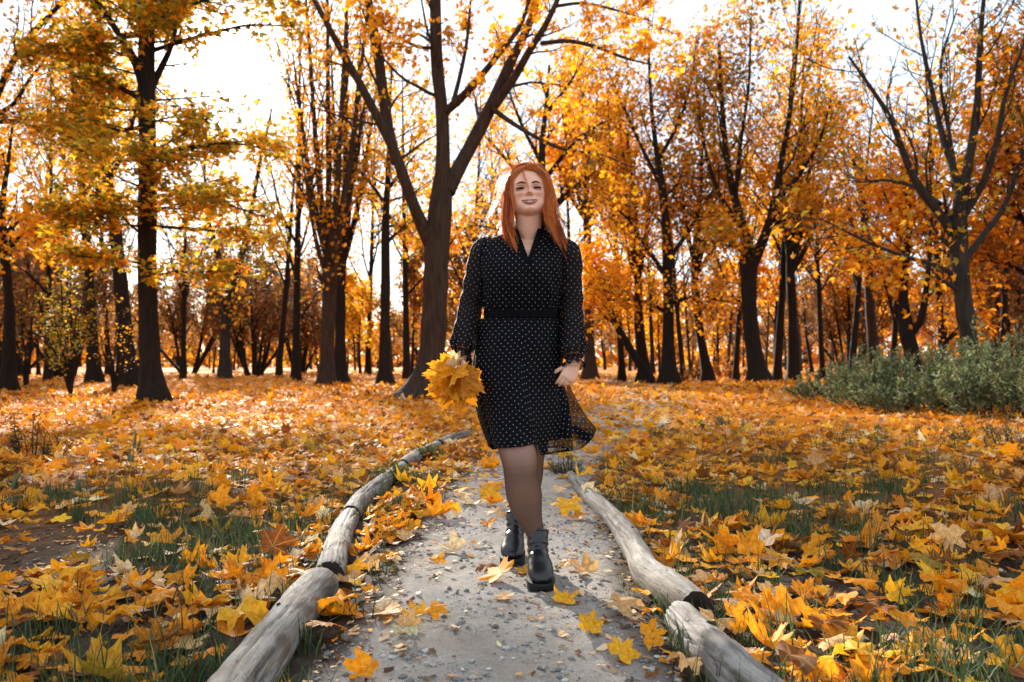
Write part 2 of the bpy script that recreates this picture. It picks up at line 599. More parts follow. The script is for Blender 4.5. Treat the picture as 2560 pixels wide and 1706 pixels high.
def outline(half):
    r = [(math.radians(a), l) for a, l in half]
    full = r + [(-a, l) for a, l in r[::-1] if a > 1e-6]
    return np.array([(math.sin(a) * l, math.cos(a) * l) for a, l in full])


def leaf_shape(half, rings, cup, fold, droop, wave, seed, rag=0.0):
    """Flat maple outline filled with rings, then curled. Centre of the veins at (0,0), tip at +y, lengths in tip lengths."""
    rr = np.random.default_rng(seed)
    o = outline(half)
    if rag:
        o = o * (1 + rag * (rr.random((len(o), 1)) - .5))
    k = len(o)
    P = [np.zeros((1, 2))]
    for q in range(1, rings + 1):
        P.append(o * (q / rings))
    P = np.concatenate(P)
    F3 = [(0, 1 + (j + 1) % k, 1 + j) for j in range(k)]
    F4 = []
    for q in range(rings - 1):
        b = 1 + q * k
        F4 += [(b + j, b + (j + 1) % k, b + k + (j + 1) % k, b + k + j) for j in range(k)]
    x, y = P[:, 0], P[:, 1]
    r2 = x * x + y * y; th = np.arctan2(x, y)
    z = cup * r2 + fold * np.abs(x) * (1 + .5 * y) + droop * (np.abs(y) ** 1.8) * np.sign(y) * .5 + wave * np.sqrt(r2) * np.sin(3 * th + rr.random() * 6) + wave * .7 * r2 * np.sin(7 * th + rr.random() * 6)
    V = np.stack([x * (1 - .25 * abs(fold)), y * (1 - .15 * abs(droop)), z], -1)
    return V, F3, F4, P


def all_tris(F3, F4):
    t = list(F3)
    for q in F4:
        t += [(q[0], q[1], q[2]), (q[0], q[2], q[3])]
    return np.array(t)


CURLS = [(.05, .08, .06, .06), (.28, .12, .12, .11), (-.26, .05, -.12, .10), (.12, .34, .18, .14), (-.10, -.24, .28, .13), (.42, .14, -.2, .16), (-.36, .2, .25, .18), (.10, .2, .45, .16),
         (.0, .05, -.05, .10), (.2, -.15, .1, .2), (.5, .35, .3, .26), (-.5, .4, -.2, .28)]


def place_batch(T, pos, size, heading, tiltdir, tilt, flip=None):
    """Copies template T (k,3) n times: scale, spin about its normal, tilt about a horizontal axis, move."""
    n = len(pos)
    V = T[None] * size[:, None, None]
    if flip is not None:
        V = V * np.where(flip, -1.0, 1.0)[:, None, None] * np.array([1, 1, 1.0])
    c, s = np.cos(heading)[:, None], np.sin(heading)[:, None]
    V = np.stack([V[..., 0] * c - V[..., 1] * s, V[..., 0] * s + V[..., 1] * c, V[..., 2]], -1)
    ax = np.stack([np.cos(tiltdir), np.sin(tiltdir), np.zeros(n)], -1)[:, None, :]
    ct, st = np.cos(tilt)[:, None, None], np.sin(tilt)[:, None, None]
    V = V * ct + np.cross(ax, V) * st + ax * (V * ax).sum(-1, keepdims=True) * (1 - ct)
    return V + pos[:, None, :]


# ------------------------------------------------------------------ where leaves lie
def leaf_density(x, y):
    d = np.abs(x - path_c(y)) - path_w(y)
    patch = fbm(x * 1.3 + 5, y * 1.3, 61)
    k = np.clip((patch - .27) / .20, .25, 1)
    k = np.maximum(k, np.clip((y - 4.5) / 3, 0, 1))
    # right lawn is grassier, and a bare soil bed lies on the left
    k = k * np.where(x > 1.2, np.clip(.66 + (patch - .38) * 1.6, .28, 1), 1)
    bed = ((x + 2.75) / .75) ** 2 + ((y - 3.75) / .75) ** 2
    k = k * np.where(bed < 1, .60, 1)
    k = np.where(d < -.02, 0, k)
    k = np.where(log_dist(x, y) < .085, np.where(y > 6, .3, 0), k)
    return k


def scatter_leaves(seed=77):
    rr = np.random.default_rng(seed)
    out = []
    for (y0, y1, dens) in ((1.35, 3.2, 175), (3.2, 5.2, 175), (5.2, 9, 150), (9, 16, 100), (16, 30, 48), (30, 62, 14)):
        hw0 = .70
        n = int(dens * hw0 * (y1 * y1 - y0 * y0) * 1.12)
        y = np.sqrt(y0 * y0 + rr.random(n) * (y1 * y1 - y0 * y0))
        x = (rr.random(n) * 2 - 1) * (hw0 * y * 1.05 + .35)
        k = leaf_density(x, y)
        far = y > 9
        onpath = (np.abs(x - path_c(y)) < path_w(y)) & (y > 4.3)
        k = np.where(onpath, np.clip((y - 4.4) / 4.5, .08, .9) * np.where(y < 9, .55, .85), k)
        keep = rr.random(n) < k
        out.append(np.stack([x[keep], y[keep]], -1))
        # a thinner carpet runs on beside the view
        m = int(n * .32)
        y = np.sqrt(y0 * y0 + rr.random(m) * (y1 * y1 - y0 * y0)); x = np.sign(rr.random(m) - .5) * (y * (.72 + .55 * rr.random(m)) + .35)
        out.append(np.stack([x, y], -1))
    return np.concatenate(out)


LP = scatter_leaves()
_rr = np.random.default_rng(78)
nL = len(LP)
l_size = np.clip(.063 + .025 * _rr.standard_normal(nL), .028, .135) * np.where(LP[:, 1] > 16, 1.35, 1.0)
l_head = _rr.random(nL) * 6.283
l_tdir = _rr.random(nL) * 6.283
l_tilt = np.clip(np.abs(_rr.standard_normal(nL)) * .25, 0, 1.35)
stand = _rr.random(nL) < .05
l_tilt = np.where(stand, .7 + _rr.random(nL) * .6, l_tilt)
l_col = palette(nL, [(YEL, 18), (ORG, 38), (DEEP, 18), (TAN, 10), (PALE, 5), (BRN, 11), (OLV, 1.5)], .2, _rr)
pt = fbm(LP[:, 0] * .8, LP[:, 1] * .8, 91)
l_col = l_col * (.82 + .40 * pt)[:, None]
l_z = gz(LP[:, 0], LP[:, 1]) + .008 + _rr.random(nL) ** 1.5 * .045 + l_size * np.sin(l_tilt) * .55
l_pos = np.stack([LP[:, 0], LP[:, 1], l_z], -1)
infr = (np.abs(LP[:, 0]) / LP[:, 1] < .645) & (LP[:, 1] > 2.02)
order = np.argsort(np.where(infr, -(l_size / LP[:, 1]), 1))
N_SINGLE = 262
single_ids = order[:N_SINGLE]
rest = np.setdiff1d(np.arange(nL), single_ids)


def build_litter():
    mb_V, mb_F3, mb_uv, mb_col, mb_rnd, n0 = [], [], [], [], [], 0
    for (half, rings, lo, hi) in ((HALF, 2, 0, 3.0), (HALF_MID, 1, 3.0, 6.5), (HALF_LOW, 1, 6.5, 14), (None, 1, 14, 999)):
        for ci, cu in enumerate(CURLS):
            ids = rest[(rest % len(CURLS) == ci)]
            side_ = np.abs(LP[ids, 0]) > .74 * LP[ids, 1] + .36
            ids = ids[np.where(side_, half is None, (LP[ids, 1] >= lo) & (LP[ids, 1] < hi))]
            if not len(ids): continue
            if half is None:
                half_ = [(0, 1.0), (28, .55), (60, .92), (120, .5)]
            else:
                half_ = half
            T, F3, F4, uvp = leaf_shape(half_, rings, *cu, seed=ci, rag=.16 if rings > 1 else .22)
            tri = all_tris(F3, F4)
            V = place_batch(T, l_pos[ids], l_size[ids], l_head[ids], l_tdir[ids], l_tilt[ids])
            k = len(T); n = len(ids)
            mb_V.append(V.reshape(-1, 3))
            mb_F3.append((tri[None] + (n0 + np.arange(n) * k)[:, None, None]).reshape(-1, 3))
            mb_uv.append(np.tile(uvp, (n, 1)))
            mb_col.append(np.repeat(l_col[ids], k, 0))
            mb_rnd.append(np.repeat(_rr.random(n), k))
            n0 += n * k
    V = np.concatenate(mb_V)
    V[:, 2] = np.maximum(V[:, 2], gz(V[:, 0], V[:, 1]) + .003)
    o = mk('leaf_litter', V, np.concatenate(mb_F3), M['leaf_litter'], uv=np.concatenate(mb_uv), col=np.concatenate(mb_col), attrs={'rnd': np.concatenate(mb_rnd)})
    tag(o, 'carpet of fallen orange maple leaves covering the park floor', 'fallen leaves', kind='stuff')


build_litter()

LEAF_MESH = []
for ci, cu in enumerate(CURLS):
    T, F3, F4, uvp = leaf_shape(HALF, 2, *cu, seed=50 + ci, rag=.14)
    LEAF_MESH.append((mkmesh('fallen_leaf', T, [np.array(F3), np.array(F4)], M['leaf_single'], uv=uvp), T))


def stalk_mesh(i):
    P = spline([(0, 0, .0), (.02, -.3, .03), (.10 * (1 if i % 2 else -1), -.65, .05), (.22 * (1 if i % 2 else -1), -.95, .02)], 7)
    V, F = tubes(P[None], np.array([[.014, .013, .012, .011, .011, .012, .016]]), 4)
    return mkmesh('stalk', V, F, M['leaf_stalk'])


STALK_MESH = [stalk_mesh(i) for i in range(4)]


def single_leaf(pos, size, head, tdir, tilt, col, label, group=None, shape=0, stalk=True, cat='fallen leaf'):
    me, T = LEAF_MESH[shape]
    o = bpy.data.objects.new('fallen_leaf', me)
    C.objects.link(o)
    m = Matrix.Rotation(tilt, 4, Vector((math.cos(tdir), math.sin(tdir), 0))) @ Matrix.Rotation(head, 4, 'Z') @ Matrix.Scale(size, 4)
    low = min((m @ Vector(v)).z for v in T)
    o.matrix_world = Matrix.Translation((pos[0], pos[1], pos[2] - low)) @ m
    o.color = (*[float(c) for c in col], 1)
    tag(o, label, cat, group)
    if stalk:
        s = bpy.data.objects.new('stalk', random.choice(STALK_MESH))
        C.objects.link(s); s.parent = o
    return o


def colour_word(c):
    c = np.asarray(c)
    names = {'golden yellow': YEL, 'bright orange': ORG, 'dark orange': DEEP, 'tan': TAN, 'pale cream': PALE, 'dark brown': BRN, 'olive': OLV}
    return min(names, key=lambda k: np.abs(np.log(np.array(names[k]) + .02) - np.log(c + .02)).sum())


def build_singles():
    for i in single_ids:
        x, y = LP[i]; d = x - path_c(y)
        w = colour_word(l_col[i])
        sz = 'small' if l_size[i] < .066 else ('big' if l_size[i] > .092 else 'middling')
        how = 'on edge' if l_tilt[i] > .7 else ('flat' if l_tilt[i] < .25 else 'tilted')
        near = abs(d) < path_w(y) + .50
        if d > 0:
            zone = 'against the split log' if near and y < 2.6 else ('by the winding pale log' if near else ('in low grass past the split log' if y < 2.6 else 'in grass short of the weeds'))
        else:
            zone = 'against the fat log' if near and y < 2.6 else ('by the cracked short log' if near else ('in long grass past the fat log' if x > -1.15 or y < 2.5 else 'near the bare soil bed'))
        lab = f'{sz} {w} maple leaf lying {how} {zone}'
        z = float(gz(x, y)) + .006 + float(_rr.random()) * .03
        single_leaf((x, y, z), l_size[i] * 1.05, l_head[i], l_tdir[i], l_tilt[i], l_col[i], lab, 'fallen maple leaves on the near lawns', int(i % len(CURLS)), stalk=bool(i % 3 == 0))


build_singles()

# leaves lying on the path, one by one: px, py, width px, colour, tilt, label
PATH_LEAVES = [
    (1150, 1345, 105, ORG, .55, 'large orange maple leaf propped up just before the rear boot'),
    (1205, 1325, 60, YEL, .3, 'small yellow leaf between the two boots'),
    (1120, 1325, 60, BRN, .1, 'brown leaf flat on dirt under the large orange leaf by the boots'),
    (1345, 1330, 95, TAN, .15, 'pale tan leaf lying just past the front boot toe'),
    (1310, 1312, 60, TAN, .2, 'small tan leaf against the front boot'),
    (1295, 1395, 75, YEL, .25, 'yellow maple leaf on dirt below the front boot'),
    (1420, 1420, 110, TAN, .15, 'flat tan maple leaf with long stalk near the cut log'),
    (1355, 1475, 75, YEL, .7, 'yellow leaf with two black eye-like spots on the gravel'),
    (1425, 1530, 90, YEL, .6, 'curled yellow leaf at the lower path edge by its twin'),
    (1490, 1505, 80, ORG, .8, 'orange leaf standing against the log beside a curled yellow leaf'),
    (850, 1560, 100, ORG, .8, 'orange leaf tip rising at the lower edge of the path'),
    (925, 1490, 75, (.55, .52, .36), .1, 'pale greenish leaf flat on gravel'),
    (900, 1420, 110, TAN, .2, 'tan leaf at the bottom of the leaf heap on the path'),
    (960, 1425, 80, YEL, .25, 'yellow leaf in the leaf heap on the path'),
    (995, 1430, 75, ORG, .3, 'orange leaf at the end of the leaf heap on the path'),
    (925, 1455, 85, TAN, .15, 'second tan leaf in the leaf heap, nearer the gravel'),
    (870, 1410, 70, PALE, .2, 'cream leaf at the back of the leaf heap on the path'),
    (1045, 1275, 85, PALE, .35, 'crumpled cream leaf in the middle of the path'),
    (1000, 1305, 50, ORG, .4, 'small orange leaf before the crumpled cream leaf'),
    (1095, 1262, 45, TAN, .2, 'little tan leaf right of the crumpled cream leaf'),
    (1165, 1388, 60, TAN, .1, 'faded tan leaf under the orange leaf by the boots'),
    (955, 1190, 75, YEL, .2, 'yellow leaf in the row across the path, log end'),
    (1000, 1195, 80, ORG, .25, 'orange leaf in the row across the path, middle'),
    (1030, 1192, 60, YEL, .2, 'small yellow leaf in the row across the path, boot end'),
    (1115, 1150, 70, YEL, .35, 'yellow leaf in the heap behind the calf'),
    (1085, 1165, 70, PALE, .2, 'cream leaf in the heap behind the calf'),
    (1140, 1135, 80, ORG, .3, 'orange leaf on top of the heap behind the calf'),
    (1150, 1170, 65, ORG, .3, 'orange leaf beside the calf, below the heap'),
    (1140, 1195, 60, TAN, .2, 'tan leaf just above the rear boot shaft'),
    (1120, 1215, 50, ORG, .3, 'small orange leaf beside the rear boot shaft'),
    (1290, 1190, 95, YEL, .25, 'broad yellow leaf between calf and pale log'),
    (1325, 1200, 60, DEEP, .2, 'dark orange leaf by the pale log'),
    (1315, 1165, 45, YEL, .5, 'small round yellow leaf leaning on the pale log'),
    (1045, 1100, 40, PALE, .1, 'cream leaf alone far up the path'),
    (1120, 1085, 75, ORG, .25, 'orange leaf far up the path near the knee'),
    (850, 1320, 60, TAN, .4, 'tan leaf strip beside the second log'),
    (855, 1365, 50, ORG, .3, 'orange leaf by the mossy end of the fat log'),
]


def build_path_leaves():
    rr = np.random.default_rng(3)
    for k, (px, py, w, col, tilt, lab) in enumerate(PATH_LEAVES):
        p = gp(px, py)
        size = w * S / FPX * p[1] / 1.75
        z = float(path_top(p[0], p[1])) + .001 + .004 * (k % 4)
        single_leaf((p[0], p[1], z), size, rr.random() * 6.28, rr.normal(0, .5), tilt, np.array(col) * (.9 + .2 * rr.random()), lab, 'maple leaves lying on the dirt path', k % len(CURLS))


build_path_leaves()


def fragments():
    """Torn bits of leaf and bark on the path."""
    rr = np.random.default_rng(15)
    n = 5600
    y = 1.75 + rr.random(n) ** 1.3 * 8
    u = np.where(rr.random(n) < .55, np.sign(rr.random(n) - .5) * (1 - rr.random(n) ** 2 * .45), rr.random(n) * 2 - 1)
    x = path_c(y) + u * path_w(y) * .97
    s = .004 + rr.random(n) ** 3 * .021
    T = np.array([(-1, -.3, .0), (-.2, -.55, .2), (.8, -.2, .1), (1., .3, .35), (.1, .5, .1), (-.7, .4, .3)])
    tri = np.array([(0, 1, 5), (1, 4, 5), (1, 2, 4), (2, 3, 4)])
    # the same bits lie on the bare soil bed and among the lawn leaves
    lawn = np.arange(n) % 2 == 0
    ly = np.where(np.arange(n) % 4 == 0, 3.0 + rr.random(n) * 1.5, 1.7 + rr.random(n) * 5); lx = np.where(np.arange(n) % 4 == 0, -3.6 + rr.random(n) * 1.7, (rr.random(n) * 2 - 1) * .7 * ly)
    off = np.abs(lx - path_c(ly)) > path_w(ly) + .05
    use = lawn & off
    x = np.where(use, lx, x); y = np.where(use, ly, y)
    pos = np.stack([x, y, np.where(use, gz(x, y), path_top(x, y)) + .004], -1)
    V = place_batch(T, pos, s, rr.random(n) * 6.28, rr.random(n) * 6.28, np.abs(rr.standard_normal(n)) * .25)
    F = (tri[None] + (np.arange(n) * 6)[:, None, None]).reshape(-1, 3)
    col = np.repeat(palette(n, [(TAN, 5), (PALE, 2), (ORG, 2), (BRN, 5), ((.12, .08, .05), 5), ((.30, .20, .11), 4)], .25, rr), 6, 0)
    o = mk('leaf_crumbs', V.reshape(-1, 3), F, M['leaf_bush'], col=col)
    tag(o, 'torn leaf crumbs and bark bits strewn over the dirt path', 'leaf crumbs', kind='stuff')


fragments()


# ------------------------------------------------------------------ grass
def grass():
    rr = np.random.default_rng(41)
    n = 8200
    y = 1.5 + rr.random(n) ** 1.5 * 9.5
    x = (rr.random(n) * 2 - 1) * (.7 * y + .3)
    d = np.abs(x - path_c(y)) - path_w(y)
    dens = leaf_density(x, y)
    want = np.clip(1.12 - dens, .12, .95) * np.where(x > 0, 1.0, .75) * np.clip(1.25 - (y - 2.5) / np.where(x > 0, 10, 7), .12, 1)
    bed = ((x + 2.75) / .85) ** 2 + ((y - 3.75) / .85) ** 2 < 1
    keep = (d > -.02) & (log_dist(x, y) > .07) & (rr.random(n) < want) & ~bed
    x, y = x[keep], y[keep]
    per = 13
    m = len(x) * per
    bx = np.repeat(x, per) + rr.normal(0, .035, m); by = np.repeat(y, per) + rr.normal(0, .035, m)
    h = (.07 + .11 * rr.random(m)) * np.repeat(.7 + .5 * rr.random(len(x)), per)
    out = rr.random(m) * 6.283; lean = .25 + rr.random(m) * 1.05
    w = .0018 + .0016 * rr.random(m)
    t = np.array([0, .35, .7, 1.0])
    # blade bends over
    ang = lean[:, None] * t[None] ** 1.0
    seg = h[:, None] / 3
    hx = np.concatenate([np.zeros((m, 1)), np.cumsum(np.sin(ang[:, 1:]) * seg, 1)], 1)
    hz = np.concatenate([np.zeros((m, 1)), np.cumsum(np.cos(ang[:, 1:]) * seg, 1)], 1)
    P = np.stack([bx[:, None] + hx * np.cos(out)[:, None], by[:, None] + hx * np.sin(out)[:, None], gz(bx, by)[:, None] + hz], -1)
    side = np.stack([-np.sin(out), np.cos(out), np.zeros(m)], -1)[:, None, :] * (w[:, None] * np.array([1, .9, .6, .1])[None])[..., None]
    V = np.stack([P - side, P + side], 2).reshape(m, 8, 3)
    q = np.array([(0, 1, 3, 2), (2, 3, 5, 4), (4, 5, 7, 6)])
    F = (q[None] + (np.arange(m) * 8)[:, None, None]).reshape(-1, 4)
    c = palette(m, [((.055, .092, .034), 5), ((.045, .075, .040), 4), ((.09, .12, .045), 3), ((.24, .20, .09), 1)], .3, rr)
    o = mk('lawn_grass', V.reshape(-1, 3), F, M['leaf_bush'], col=np.repeat(c, 8, 0))
    tag(o, 'dark green tufts of grass growing between the fallen leaves', 'grass', kind='stuff')


grass()
# ------------------------------------------------------------------ edging logs
def log_mat():
    m, nt, p = new_mat('log_wood')
    uv = coords(nt, 'UV')
    a = noise(nt, 26, 5, uv, .65, (.10, 1.6, 1)); b = noise(nt, 5, 4, uv, .6, (.5, 1, 1)); c = noise(nt, 70, 3, uv, .7, (.12, 1, 1))
    d = noise(nt, 11, 5, uv, .7, (.4, 1, 1))
    col = ramp(nt, a, [(.30, (.085, .072, .060)), (.50, (.19, .172, .152)), (.74, (.37, .35, .32))])
    col = mixc(nt, mathn(nt, 'MULTIPLY', ramp(nt, b, [(.45, (0, 0, 0)), (.62, (1, 1, 1))]), .8), col, (.115, .078, .050))
    col = mixc(nt, mathn(nt, 'MULTIPLY', ramp(nt, d, [(.50, (0, 0, 0)), (.60, (1, 1, 1))]), .5), col, (.38, .36, .33))
    crack = ramp(nt, c, [(.30, (1, 1, 1)), (.37, (0, 0, 0))])
    col = mixc(nt, mathn(nt, 'MAXIMUM', mathn(nt, 'MULTIPLY', crack, .8), attr(nt, 'crack', 'Fac')), col, (.018, .013, .010))
    L(nt, col, p.inputs['Base Color'])
    p.inputs['Roughness'].default_value = .8
    p.inputs['Specular IOR Level'].default_value = .25
    bump(nt, mathn(nt, 'SUBTRACT', mathn(nt, 'ADD', a, mathn(nt, 'MULTIPLY', d, .6)), crack), .8, .012, p)
    return m


M['log'] = log_mat()
M['log_end'] = bark_mat('log_end', (.008, .006, .005), (.045, .032, .024))


def ringrow(P, Rr, sides, seed, lump=.10):
    P = np.asarray(P); n = len(P)
    T = unit(np.gradient(P, axis=0)); Nn = unit(np.cross(T, [0, 0, 1.])); Bn = np.cross(Nn, T)
    a = np.linspace(0, 2 * np.pi, sides + 1)
    s = np.concatenate([[0], np.cumsum(np.linalg.norm(np.diff(P, axis=0), axis=1))])
    ca, sa = np.cos(a), np.sin(a)
    nz = (vnoise(s[:, None] * 4 + seed * 7, (ca * 1.3 + 5)[None] + 0 * s[:, None], seed) + vnoise(s[:, None] * 4 + 40, (sa * 1.3 + 9)[None] + 0 * s[:, None], seed + 1) - 1)
    fine = vnoise(s[:, None] * 22, (ca * 3.3 + 5)[None] + (sa * 2)[None] + 0 * s[:, None], seed + 3) - .5
    rad = np.asarray(Rr)[:, None] * (1 + lump * nz * 1.6 + (.08 * fine + .03 * (vnoise(s[:, None] * 9, (a * 7)[None] + 0 * s[:, None], seed + 8) - .5)))
    crack = np.zeros_like(rad)
    rc = np.random.default_rng(seed)
    for q in range(9):
        a0 = math.pi * (.05 + .9 * rc.random()); s0 = rc.random() * s[-1]; ln = .15 + .45 * rc.random()
        ac = a0 + (vnoise(s * 5 + q * 9, s * 0 + seed, 4) - .5) * .5
        on = np.clip(1 - np.abs(s - s0) / ln, 0, 1) ** .5
        crack = np.maximum(crack, np.exp(-((a[None] - ac[:, None]) / .055) ** 2) * on[:, None])
    patch_ = np.clip((vnoise(s[:, None] * 3.2, (np.cos(a) * 2.2)[None] + 0 * s[:, None] + seed, 19) - .62) * 6, 0, 1) * np.clip(-.2 - np.sin(a) * 1.2 + .75, 0, 1)[None]
    rad = rad * .95 + .006 * patch_ - .010 * crack
    V = P[:, None, :] + Nn[:, None, :] * (ca[None] * rad)[..., None] + Bn[:, None, :] * (sa[None] * rad)[..., None]
    uv = np.stack([np.repeat(s[:, None], sides + 1, 1), np.tile(a / 6.283 * .42, (n, 1))], -1)
    k = sides + 1
    ii = (np.arange(n - 1)[:, None] * k + np.arange(sides)[None]).ravel()
    return V, np.stack([ii, ii + 1, ii + k + 1, ii + k], -1), uv.reshape(-1, 2) + seed * 1.7, np.maximum(crack, .62 * patch_).ravel()


def make_log(pts, label, seed, lump=.10, ends=(True, True), knots=()):
    """pts: (x, y, r) along the log axis on the ground."""
    pts = np.array(pts, float)
    full = spline(np.stack([pts[:, 0], pts[:, 1], pts[:, 2] * .70, pts[:, 2]], -1), 60)
    P, Rr = full[:, :3], full[:, 3]
    # round the rims
    Rr = Rr.copy(); Rr[0] *= .93; Rr[-1] *= .93
    base = np.array([P[len(P) // 2, 0], P[len(P) // 2, 1], 0])
    root = empty('edging_log', base, label, 'log', 'logs edging the dirt path')
    V, F, uv, crk = ringrow(P, Rr, 64, seed, lump)
    Vb = V.reshape(-1, 3)
    mk('log_trunk', Vb - base, F, M['log'], root, uv=uv, attrs={'crack': crk})
    for e, on in ((0, ends[0]), (-1, ends[1])):
        if not on: continue
        ring = V[e][:-1]; c = ring.mean(0)
        nrm = unit(P[e] - P[1 if e == 0 else -2])
        rows = [ring, c + (ring - c) * .96 + nrm * .004, c + (ring - c) * .55 + nrm * .002, c + (ring - c) * .2 - nrm * .004]
        VV = np.concatenate(rows + [c[None] - nrm * .004]); k = len(ring)
        f4 = []
        for q in range(3):
            f4 += [(q * k + j, q * k + (j + 1) % k, q * k + k + (j + 1) % k, q * k + k + j) for j in range(k)]
        f3 = [(3 * k + j, 3 * k + (j + 1) % k, 4 * k) for j in range(k)]
        mk('cut_end', VV - base, [np.array(f4), np.array(f3)], M['log_end'], root)
    for (t, a, r) in knots:
        i = int(t * 59); k = int(a / 360 * 64)
        c = V[i, k]; nrm = unit(c - P[i])
        tt = unit(np.cross(nrm, [0.3, .9, .1])); bb = np.cross(nrm, tt)
        aa = np.linspace(0, 6.283, 11)[:-1]
        ring = lambda rr_, h: c + nrm * h + (tt[None] * np.cos(aa)[:, None] + bb[None] * np.sin(aa)[:, None] * .8) * rr_
        VV = np.concatenate([ring(r, -.004), ring(r * .85, .005), ring(r * .5, .002), (c + nrm * .001)[None]])
        f4 = [(q * 10 + j, q * 10 + (j + 1) % 10, q * 10 + 10 + (j + 1) % 10, q * 10 + 10 + j) for q in range(2) for j in range(10)]
        f3 = [(20 + j, 20 + (j + 1) % 10, 30) for j in range(10)]
        mk('knot', VV - base, [np.array(f4), np.array(f3)], M['log_end'], root)
    return root


for k_, (pts_, lab_, sd_, lump_) in enumerate(LOGS):
    make_log(pts_, lab_, sd_, lump_, knots=[(.80, 80, .016)] if k_ == 5 else ([(.35, 70, .010), (.72, 110, .008)] if k_ in (0, 6) else ()))
# ------------------------------------------------------------------ trees
def grow(P, Rr, k, tr, ang, lenr, npt, rr_, up=.05, wob=.12, flat=0., rng=RNG, taper=.25, minlen=.0, lmax=9., angj=.2, rmin=.0):
    """Children of a batch of branches. P (B,n,3), Rr (B,n)."""
    B, n, _ = P.shape
    m = B * k
    pi = np.repeat(np.arange(B), k)
    t = tr[0] + (tr[1] - tr[0]) * ((np.tile(np.arange(k), B) + rng.random(m)) / k)
    f = t * (n - 1); i = np.clip(f.astype(int), 0, n - 2); w = (f - i)[:, None]
    pos = P[pi, i] * (1 - w) + P[pi, i + 1] * w
    tan = unit(P[pi, i + 1] - P[pi, i])
    rad = Rr[pi, i] * (1 - w[:, 0]) + Rr[pi, i + 1] * w[:, 0]
    v = rng.standard_normal((m, 3)); v[:, 2] *= (1 - flat)
    v = unit(v - tan * (v * tan).sum(-1, keepdims=True))
    a = ang + angj * rng.standard_normal(m)
    d = tan * np.cos(a)[:, None] + v * np.sin(a)[:, None]
    d[:, 2] *= (1 - flat); d = unit(d)
    Ls = np.linalg.norm(np.diff(P, axis=1), axis=2).sum(1)[pi]
    ln = np.clip(Ls * lenr * (1 - .55 * t) * (.65 + .6 * rng.random(m)), minlen, lmax)
    out = np.zeros((m, npt, 3)); out[:, 0] = pos
    for j in range(1, npt):
        d = unit(d + wob * rng.standard_normal((m, 3)) + np.array([0, 0, up]))
        if flat: d[:, 2] *= (1 - flat * .35); d = unit(d)
        out[:, j] = out[:, j - 1] + d * (ln / (npt - 1))[:, None]
    r0 = np.maximum(rad * rr_, rmin)
    R2 = r0[:, None] * np.linspace(1, taper, npt)[None]
    return out, R2


LT = {}
for nm, half in (('maple', HALF_LOW), ('mid', HALF_MID)):
    o_ = outline(half)
    LT[nm] = (np.concatenate([[[0, .1]], o_]), np.array([(0, 1 + (j + 1) % len(o_), 1 + j) for j in range(len(o_))]))
_mp = np.array([(0, 1.05), (.24, .38), (.92, .42), (.38, -.22), (0, -.30), (-.38, -.22), (-.92, .42), (-.24, .38)])
LT['maple'] = (_mp, np.array([[0, 7, 6, 5, 4, 3, 2, 1]]))
LT['oval'] = (np.array([(0, -.9), (-.55, -.1), (0, .0), (.55, -.1), (0, 1.)]), np.array([(0, 2, 1), (0, 3, 2), (1, 2, 4), (2, 3, 4)]))
LT['tuft'] = (np.array([(0, -.8), (-.75, .05), (0, 0.1), (.75, -.05), (.1, .95)]), np.array([(0, 2, 1), (0, 3, 2), (1, 2, 4), (2, 3, 4)]))
LT['sage'] = (np.array([(0, -1.), (-.34, 0), (.34, 0.1), (0, 1.)]), np.array([(0, 2, 1), (1, 2, 3)]))
LT['blade'] = (np.array([(0, -1.), (-.16, 0), (.16, 0), (0, 1.)]), np.array([(0, 2, 1), (1, 2, 3)]))

SUNGAP = []


def leaves_on(P, per, size, rng, kind='maple', spread=.10, droop=.55, flatn=0., tr=(.15, 1.05), cluster=1):
    """Leaf faces hung along twigs. Returns V (N,k,3), template tris, positions."""
    B, n, _ = P.shape
    m = B * per
    pi = np.repeat(np.arange(B), per)
    t = np.clip(tr[0] + (tr[1] - tr[0]) * rng.random(m), 0, 1)
    f = t * (n - 1); i = np.clip(f.astype(int), 0, n - 2); w = (f - i)[:, None]
    pos = P[pi, i] * (1 - w) + P[pi, i + 1] * w + rng.standard_normal((m, 3)) * spread
    T2, tri = LT[kind]
    s = size * (.65 + .7 * rng.random(m))
    nrm = rng.standard_normal((m, 3)); nrm[:, 2] = np.abs(nrm[:, 2]) * (1 + 4 * flatn) + flatn * 1.2
    nrm = unit(nrm)
    tip = rng.standard_normal((m, 3)) - np.array([0, 0, droop * 1.6])
    tip = unit(tip - nrm * (tip * nrm).sum(-1, keepdims=True))
    sd = np.cross(nrm, tip)
    curl = (rng.random(m) - .4) * .5
    r2 = (T2 ** 2).sum(1)
    V = pos[:, None, :] + s[:, None, None] * (sd[:, None, :] * T2[None, :, 0:1] + tip[:, None, :] * T2[None, :, 1:2] + nrm[:, None, :] * (curl[:, None] * r2[None])[..., None])
    return V, tri, pos


